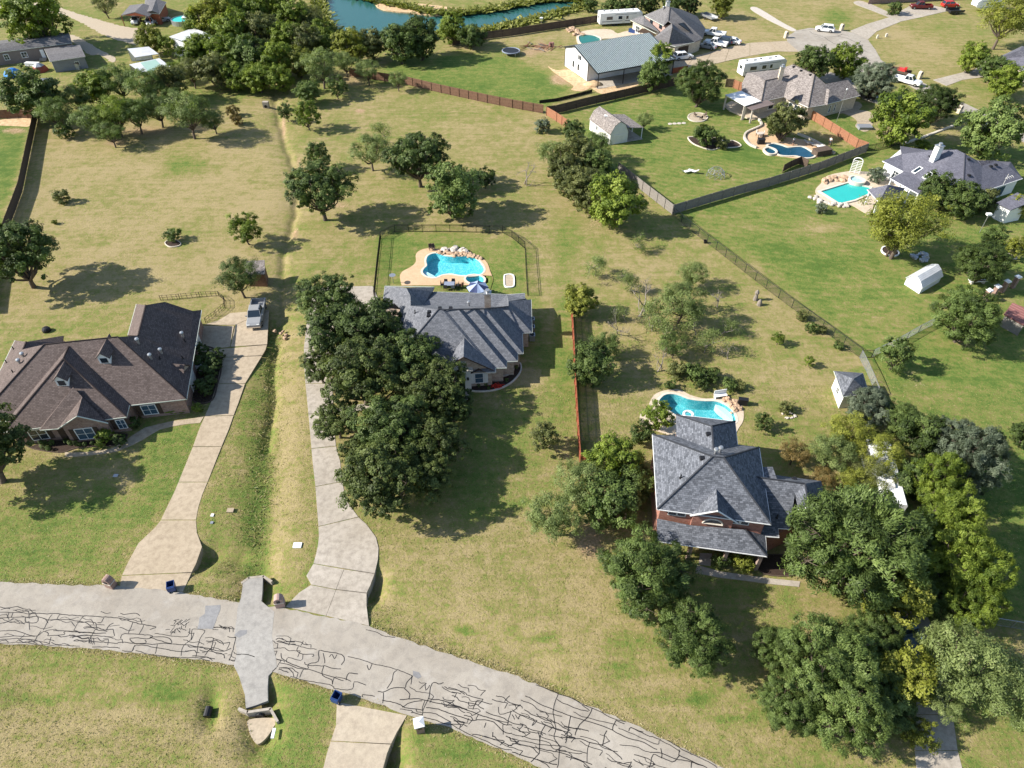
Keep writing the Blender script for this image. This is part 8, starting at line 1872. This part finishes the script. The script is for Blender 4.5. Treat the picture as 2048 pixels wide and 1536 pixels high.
# trampoline, play dome, lumber, barrels
tp = empty('trampoline', G(1022, 109), 'round black trampoline on the bare patch near the barn', 'trampoline'); m = MB(); m.lathe([(1.9, .85), (1.9, .9)], (0, 0, 0), 20); m.obj('mat', MT['dark'], tp, local=True); m = MB(); m.tube([(2.1*math.cos(t), 2.1*math.sin(t), .9) for t in [2*math.pi*k/20 for k in range(21)]], .13, 5, caps=False); m.obj('frame', MT['bluegrey'], tp, local=True)
for k in range(6): t = 2*math.pi*k/6; MB().tube([(2.05*math.cos(t), 2.05*math.sin(t), 0), (2.05*math.cos(t), 2.05*math.sin(t), .88)], .05, 5).obj('leg', MT['galv'], tp, local=True)
dm = empty('climbing_dome', G(1431, 352), 'pale metal climbing dome on the striped lawn', 'climbing frame'); m = MB(); R0 = 1.7
for lv in range(3):
    zz, ra = ((0, R0), (.85, R0*.86), (1.45, R0*.48))[lv]; m.tube([(ra*math.cos(2*math.pi*(k+lv*.5)/10), ra*math.sin(2*math.pi*(k+lv*.5)/10), zz) for k in range(11)], .035, 4, caps=False)
    if lv < 2:
        z2, r2_ = ((.85, R0*.86), (1.45, R0*.48))[lv]
        for k in range(10):
            for sg in (0, 1): m.tube([(ra*math.cos(2*math.pi*(k+lv*.5)/10), ra*math.sin(2*math.pi*(k+lv*.5)/10), zz), (r2_*math.cos(2*math.pi*(k+sg-.5+.5*lv+.5)/10), r2_*math.sin(2*math.pi*(k+sg-.5+.5*lv+.5)/10), z2)], .03, 4, caps=False)
m.obj('frame', MT['galv'], dm, local=True)
lp = empty('lumber_pile', G(1078, 96), 'loose lumber and rubble heap beside the barn', 'lumber pile'); r_ = random.Random(3)
for k in range(26): m = MB(); m.box((0, 0, 0), (r_.uniform(1.2, 3.2), .2, .1)); o = m.obj('plank', MT['teak' if k % 3 else 'palebark'], lp, local=True); o.location = (r_.gauss(0, 2.6), r_.gauss(0, 1.1), .1+.05*(k % 7)); o.rotation_euler = (r_.gauss(0, .08), r_.gauss(0, .12), r_.uniform(-1, 1.2))
for k, x in enumerate((1100, 1105)): p = G(x, 94); r3 = empty('barrel', p, f'rusty barrel beside the lumber heap, {"left" if not k else "right"} of two', 'barrel', 'barrels by the lumber heap'); MB().lathe([(.3, 0), (.32, .3), (.3, .6), (.32, .9), (.3, 1.1)], (0, 0, 0), 12).obj('body', MT['rustmetal'], r3, local=True)
# tents, dome
for lb, x, y, mt, s in (('blue dome tent on the lawn at the left edge', 28, 152, 'tentblue', 2.0), ('red and grey dome tent beside the taupe outbuilding', 82, 142, 'tentred', 1.7)):
    MT['tentblue'] = MT.get('tentblue') or plain('blue_tarpaulin', (.03, .19, .50), .6, var=.2); MT['tentred'] = MT.get('tentred') or plain('red_tent_cloth', (.22, .05, .03), .7, var=.2)
    r3 = empty('tent', G(x, y), lb, 'tent', None, .4); MB().lathe([(s, 0), (s*.95, .6), (s*.72, 1.2), (s*.35, 1.6), (.05, 1.75)], (0, 0, 0), 6).obj('canopy', MT[mt], r3, local=True); m = MB(); m.lathe([(s*.74, 1.22), (s*.36, 1.64), (.06, 1.8)], (0, 0, 0), 6); m.obj('fly', MT['galv' if 'red' in lb else mt], r3, local=True)
boxy('picnic_table', 'grey picnic table on the lawn beside the red tent', 'table', 95, 166, (2.6, 1.4, .75), 'galv', .1); boxy('picnic_table', 'white bench with clutter near the taupe outbuilding', 'table', 66, 131, (3.2, 1.0, .6), 'white', -.1); boxy('generator', 'covered grill at the wall of the taupe outbuilding', 'grill', 156, 138, (1.4, .9, 1.3), 'galv', 0, 0, 'brownwood')
# posts with lamps, brick posts with white caps
for lb, px, py, h in (('tall pole with white lamp box on the lawn by the slate house', 1959, 465, 3.2), ('tall thin flagpole on the lawn of the taupe roofed house', 1673, 244, 6.5), ('pole with white bird house at the pond fence', 1082, 62, 3.0)):
    r3 = empty('lamp_post', G(px, py), lb, 'post'); MB().tube([(0, 0, 0), (0, 0, h)], .05, 6).obj('pole', MT['galv'], r3, local=True); m = MB(); m.box((0, 0, h+.12), (.75, .55, .3) if h < 5 else (.25, .25, .25)); m.obj('lamp_head', MT['white'], r3, local=True)
for i, (x, y) in enumerate([(1967,602),(1984,594),(2003,584),(2024,575)]):
    r3 = empty('brick_post', G(x, y), ['first brick fence post from the left, white capped','second brick fence post, white capped','third brick fence post, white capped','rightmost brick fence post, white capped'][i], 'post', 'brick posts with white caps', .4); MB().box((0, 0, .95), (.55, .55, 1.9)).obj('pillar', MT['brickA'], r3, uv=True, local=True); MB().box((0, 0, 1.97), (.8, .8, .14), taper=.8).obj('cap', MT['white'], r3, local=True)
# lattice arch, fire circle, bench slab
la = empty('garden_arch', G(1708, 347), 'white lattice arch behind the turquoise pool', 'garden arch', None, -.5); m = MB()
for s in (-.8, 0, .8): m.box((s, 0, 1.2), (.09, .09, 2.4))
for z in [.3+.3*k for k in range(8)]: m.box((0, 0, z), (1.7, .05, .08))
m.tube([(.8*math.cos(t), 0, 2.4+.6*math.sin(t)) for t in [math.pi*k/8 for k in range(9)]], .08, 5); m.obj('lattice', MT['white'], la, local=True)
fc = empty('stone_bench', G(1953, 566), 'white slab bench on the lawn near the brick posts', 'bench', None, .1); MB().box((0, 0, .5), (2.6, .8, .14)).obj('seat', MT['white'], fc, local=True); [MB().box((s*.9, 0, .2), (.3, .6, .5)).obj('leg', MT['stone'], fc, local=True) for s in (-1, 1)]
rocks('stone fire circle with bench stones beside the slate house', t6([(720,345),(760,330),(800,355),(770,375),(735,365)]), 14, .45, 'stone', 14, name='fire_circle', scat=.3)
st = empty('garden_statue', G(1512, 604), 'weathered grey carved stump pair on the dry grass', 'statue'); MB().lathe([(.35, 0), (.3, .5), (.22, .9), (.32, 1.3), (.18, 1.6), (.05, 1.75)], (0, .5, 0), 8).obj('stump', MT['palebark'], st, local=True); MB().lathe([(.38, 0), (.34, .4), (.25, .7), (.1, .95)], (.25, -.7, 0), 8).obj('stump', MT['palebark'], st, local=True)
ds_ = empty('satellite_dish', G(787, 566), 'grey satellite dish on a post left of the pool deck', 'satellite dish'); MB().tube([(0, 0, 0), (0, 0, 1.3)], .05, 6).obj('post', MT['galv'], ds_, local=True); MB().lathe([(.05, 0), (.3, .05), (.48, .14)], (0, -.05, 1.3), 12).obj('dish', MT['galv'], ds_, local=True)
wp = empty('water_pump', G(533, 214), 'grey concrete outlet block at the top of the creek', 'culvert'); MB().box((0, 0, .5), (1.2, .8, 1.3)).obj('block', MT['concM'], wp, local=True); MB().tube([(0, -.5, .3), (0, .2, .3)], .3, 10).obj('pipe', MT['dark'], wp, local=True)
bk = empty('bucket', G(1410, 486), 'small dark bucket at the long mesh fence', 'bucket'); MB().lathe([(.22, 0), (.3, .5), (.27, .5), (.2, .1)], (0, 0, 0), 10).obj('body', MT['dark'], bk, local=True)
gk = empty('table_tennis', G(1350, 248), 'row of pale flat stones on the striped lawn', 'stepping stones'); [MB().lathe([(.45, 0), (.42, .08)], (k*.95-1.0, .12*k, 0), 9).obj('stone', MT['stone'], gk, local=True) for k in range(4)]; gk.name = 'stepping_stones'
ut = empty('ac_platform', G(400, 737), 'white cased air conditioner behind the clipped shrubs', 'air conditioner'); MB().box((0, 0, .4), (.9, .9, .8)).obj('casing', MT['white'], ut, local=True); MB().lathe([(.34, 0), (.3, .05)], (0, 0, .8), 12).obj('fan_grille', MT['dark'], ut, local=True); ut.name = 'air_conditioner'

# ---------------------------------------------------------------- two people by the dark blue pool
MT['skin'] = plain('skin', (.42, .25, .17), .6, var=.08); MT['shirt'] = plain('pale_shirt', (.60, .60, .58), .8, var=.1); MT['shorts'] = plain('dark_shorts', (.05, .055, .07), .8, var=.1); MT['hair'] = plain('brown_hair', (.06, .04, .03), .8, var=.2)
def chain(name, verts, edges, rad, mat, parent, root=0):
    me = bpy.data.meshes.new(name); me.from_pydata(verts, edges, []); o = link(name, me, parent); md = o.modifiers.new('skin', 'SKIN'); md.use_smooth_shade = True
    lay = me.skin_vertices[0] if me.skin_vertices else None
    if lay is None:
        bpy.context.view_layer.objects.active = o; lay = me.skin_vertices[0]
    for i, r in enumerate(rad): lay.data[i].radius = (r, r); lay.data[i].use_root = (i == root)
    sb = o.modifiers.new('sub', 'SUBSURF'); sb.levels = 1; sb.render_levels = 1; me.materials.append(MT[mat]); return o
def person(label, px, py, rz, arm):
    r = empty('person', G(px, py), label, 'person', None, rz); r.location.z = .1
    v = [(0,0,.95),(0,0,1.2),(0,.0,1.42),(0,.02,1.52),(0,.03,1.66),(-.19,0,1.40),(.19,0,1.40),(-.27,-.02,1.13),(.27,-.05,1.15),(-.25,-.15,.9),(.24,-.3*arm-.1,1.0+.15*arm),(-.1,0,.9),(.1,0,.9),(-.11,-.02,.5),(.13,-.08,.52),(-.11,.05,.07),(.14,-.02,.07),(-.11,-.12,.04),(.15,-.18,.04)]
    e = [(0,1),(1,2),(2,3),(3,4),(2,5),(2,6),(5,7),(6,8),(7,9),(8,10),(0,11),(0,12),(11,13),(12,14),(13,15),(14,16),(15,17),(16,18)]
    b = chain('body', v, e, [.14,.13,.13,.055,.105,.07,.07,.045,.045,.035,.035,.1,.1,.065,.065,.045,.045,.04,.04], 'skin', r)
    chain('shirt', v[:9], [q for q in e if max(q) < 9 and q != (2,3) and q != (3,4)]+[(2,3)], [.155,.148,.15,.07,.0001,.085,.085,.06,.06], 'shirt', r) if False else chain('shirt', [v[0],v[1],v[2],v[5],v[6],v[7],v[8]], [(0,1),(1,2),(2,3),(2,4),(3,5),(4,6)], [.155,.15,.148,.085,.085,.06,.06], 'shirt', r)
    chain('shorts', [v[0],v[11],v[12],v[13],v[14]], [(0,1),(0,2),(1,3),(2,4)], [.15,.115,.115,.085,.085], 'shorts', r)
    chain('hair', [(0,.04,1.72),(0,.07,1.66)], [(0,1)], [.105,.10], 'hair', r)
    return r
person('person in pale shirt standing on the deck of the dark blue pool', 1584.5, 292, .6, 1); person('person in pale shirt walking on the small lawn by the orange fence', 1658, 292, -.8, .4)

# ---------------------------------------------------------------- loose grass along the near edges and over the verges
def turf(seed, n, pick, h0, h1, mats, name, label):
    rs = np.random.RandomState(seed); P_ = pick(rs, n); N = len(P_); a = rs.uniform(0, 6.28, N); h = rs.uniform(h0, h1, N); wd = h*rs.uniform(.35, .7, N)
    lean = rs.normal(0, .85, (N, 2))*h[:, None]; dx, dy = np.cos(a)*wd/2, np.sin(a)*wd/2; z = P_[:, 2]-.02
    V = np.stack([np.stack([P_[:, 0]-dx, P_[:, 1]-dy, z], 1), np.stack([P_[:, 0]+dx, P_[:, 1]+dy, z], 1), np.stack([P_[:, 0]+lean[:, 0]+dx*.5, P_[:, 1]+lean[:, 1]+dy*.5, z+h*.7], 1), np.stack([P_[:, 0]+lean[:, 0]-dx*.7, P_[:, 1]+lean[:, 1]-dy*.7, z+h*.55], 1)], 1).reshape(-1, 3)
    me = np_mesh(name, V, np.arange(4*N).reshape(-1, 4), mats); at = me.attributes.new('tone', 'FLOAT', 'POINT'); at.data.foreach_set('value', np.clip(rs.normal(.5, .25, N), 0, 1).repeat(4).astype(np.float32))
    tag(link(name, me), label, 'grass', kind='stuff')
gz = lambda x, y: Z[np.clip(np.searchsorted(gy, y)-1, 0, len(gy)-1), np.clip(np.searchsorted(gx, x)-1, 0, len(gx)-1)]
MT['leaf_straw'] = leafmat('straw_grass', (.26, .21, .09), (.42, .35, .18), (.56, .48, .28), .3); MT['leaf_lawn'] = leafmat('lawn_grass', (.10, .125, .03), (.22, .21, .07), (.40, .34, .17), .3)
def edge_pick(rs, n):
    L = [W(ROADT), W(ROADB)]+[W([a for a, b in r]) for r in []]; out = []
    for poly, off in ((W(ROADT), 1), (W(ROADB), -1)):
        P2 = resample([Vector(p) for p in poly], 500); t = rs.uniform(0, 499.99, n//2); i = t.astype(int); f = t-i
        A = np.array([tuple(p) for p in P2]); q = A[i]*(1-f)[:, None]+A[i+1]*f[:, None]; d = A[i+1]-A[i]; d /= np.linalg.norm(d, axis=1, keepdims=True)
        q = q+np.stack([-d[:, 1], d[:, 0]], 1)*(off*(np.abs(rs.normal(0, .28, n//2))-.10))[:, None]; out.append(q)
    q = np.concatenate(out); q = q[~inside(W([(490,1155),(526,1150),(560,1225),(545,1420),(480,1420),(470,1200)]), q[:, 0], q[:, 1])]
    for dr in (W([(240,1190),(244,1140),(384,1140),(366,1190)]), W([(565,1225),(622,1160),(735,1180),(745,1262)]), W([(668,1412),(674,1395),(824,1425),(800,1445)])): q = q[~inside(dr, q[:, 0], q[:, 1])]
    return np.concatenate([q, np.full((len(q), 1), .01)], 1)
turf(3, 16000, edge_pick, .05, .13, MT['leaf_straw'], 'verge_grass', 'pale dry grass fringing the street edges')
def lawn_pick(rs, n):
    x = rs.uniform(-62, 72, n); y = rs.uniform(15, 64, n); zc = y*_c+CAM_H*_s; px = 1024+FOC*x/zc; py = 768+FOC*(CAM_H*_c-y*_s)/zc
    k = ~inside(roadpoly, x, y)&(px > -20)&(px < 2070)&(py < 1560)
    for o in bpy.data.objects:
        if o.name.split('.')[0] in ('slab', 'culvert_crossing') and o.type == 'MESH':
            pass
    for poly in ([(240,1180),(244,1152),(255,1128),(277,1087),(310,1056),(335,1013),(357,965),(410,833),(467,833),(415,965),(397,1014),(394,1066),(404,1094),(384,1146),(366,1186)], [(571,1216),(598,1186),(634,1110),(637,1054),(617,829),(668,826),(692,1000),(732,1048),(757,1096),(749,1148),(733,1199),(738,1254)], [(674,1402),(816,1430),(794,1464),(774,1507),(740,1630),(620,1630),(654,1507),(672,1452)], [(1828,1500),(1815,1270),(1870,1260),(1905,1430),(1924,1540),(1940,1630),(1845,1630)], [(486,1162),(527,1152),(550,1224),(537,1405),(490,1418),(468,1332)], [(490,1430),(555,1430),(515,1490)], [(110,890),(250,850),(410,830),(410,860),(230,905),(120,918)], [(1390,1100),(1605,1160),(1600,1178),(1390,1150)]): k &= ~inside(W(poly), x, y)
    x, y = x[k], y[k]; return np.stack([x, y, gz(x, y)], 1)
turf(8, 230000, lawn_pick, .05, .13, MT['leaf_lawn'], 'lawn_grass', 'short mixed green and straw grass on the near lots')

def reed_pick(rs, n):
    P2 = [Vector(p) for p in POND]+[Vector(POND[0])]; P2 = resample(P2, 600); A = np.array([tuple(p) for p in P2]); t = rs.uniform(0, 599.9, n); i = t.astype(int); q = A[i]+(A[i+1]-A[i])*(t-i)[:, None]
    d = A[i+1]-A[i]; d /= np.linalg.norm(d, axis=1, keepdims=True)+1e-9; nn = np.stack([-d[:, 1], d[:, 0]], 1); q = q+nn*(rs.normal(0, 1.0, n)[:, None]+.0)
    k = ~inside(inset(POND, .8), q[:, 0], q[:, 1]); q = q[k]; return np.concatenate([q, np.full((len(q), 1), -.15)], 1)
MT['leaf_reed'] = leafmat('yellow_reeds', (.10, .12, .02), (.24, .25, .06), (.36, .34, .11), .3)
turf(11, 16000, reed_pick, .6, 1.7, MT['leaf_reed'], 'reeds', 'yellow green reeds along the banks of the pond')
def ditch_pick(rs, n):
    A = np.array([tuple(p) for p in resample([Vector(p) for p in W([(553,650),(550,690),(546,760),(546,800),(538,860),(530,930),(526,1010),(520,1100)])], 200)]); t = rs.uniform(0, 199.9, n); i = t.astype(int); q = A[i]+rs.normal(0, 1.0, (n, 2)); return np.stack([q[:, 0], q[:, 1], gz(q[:, 0], q[:, 1])], 1)
turf(12, 3500, ditch_pick, .08, .22, MT['leaf_lawn'], 'ditch_grass', 'taller rough grass along the ditch between the driveways')
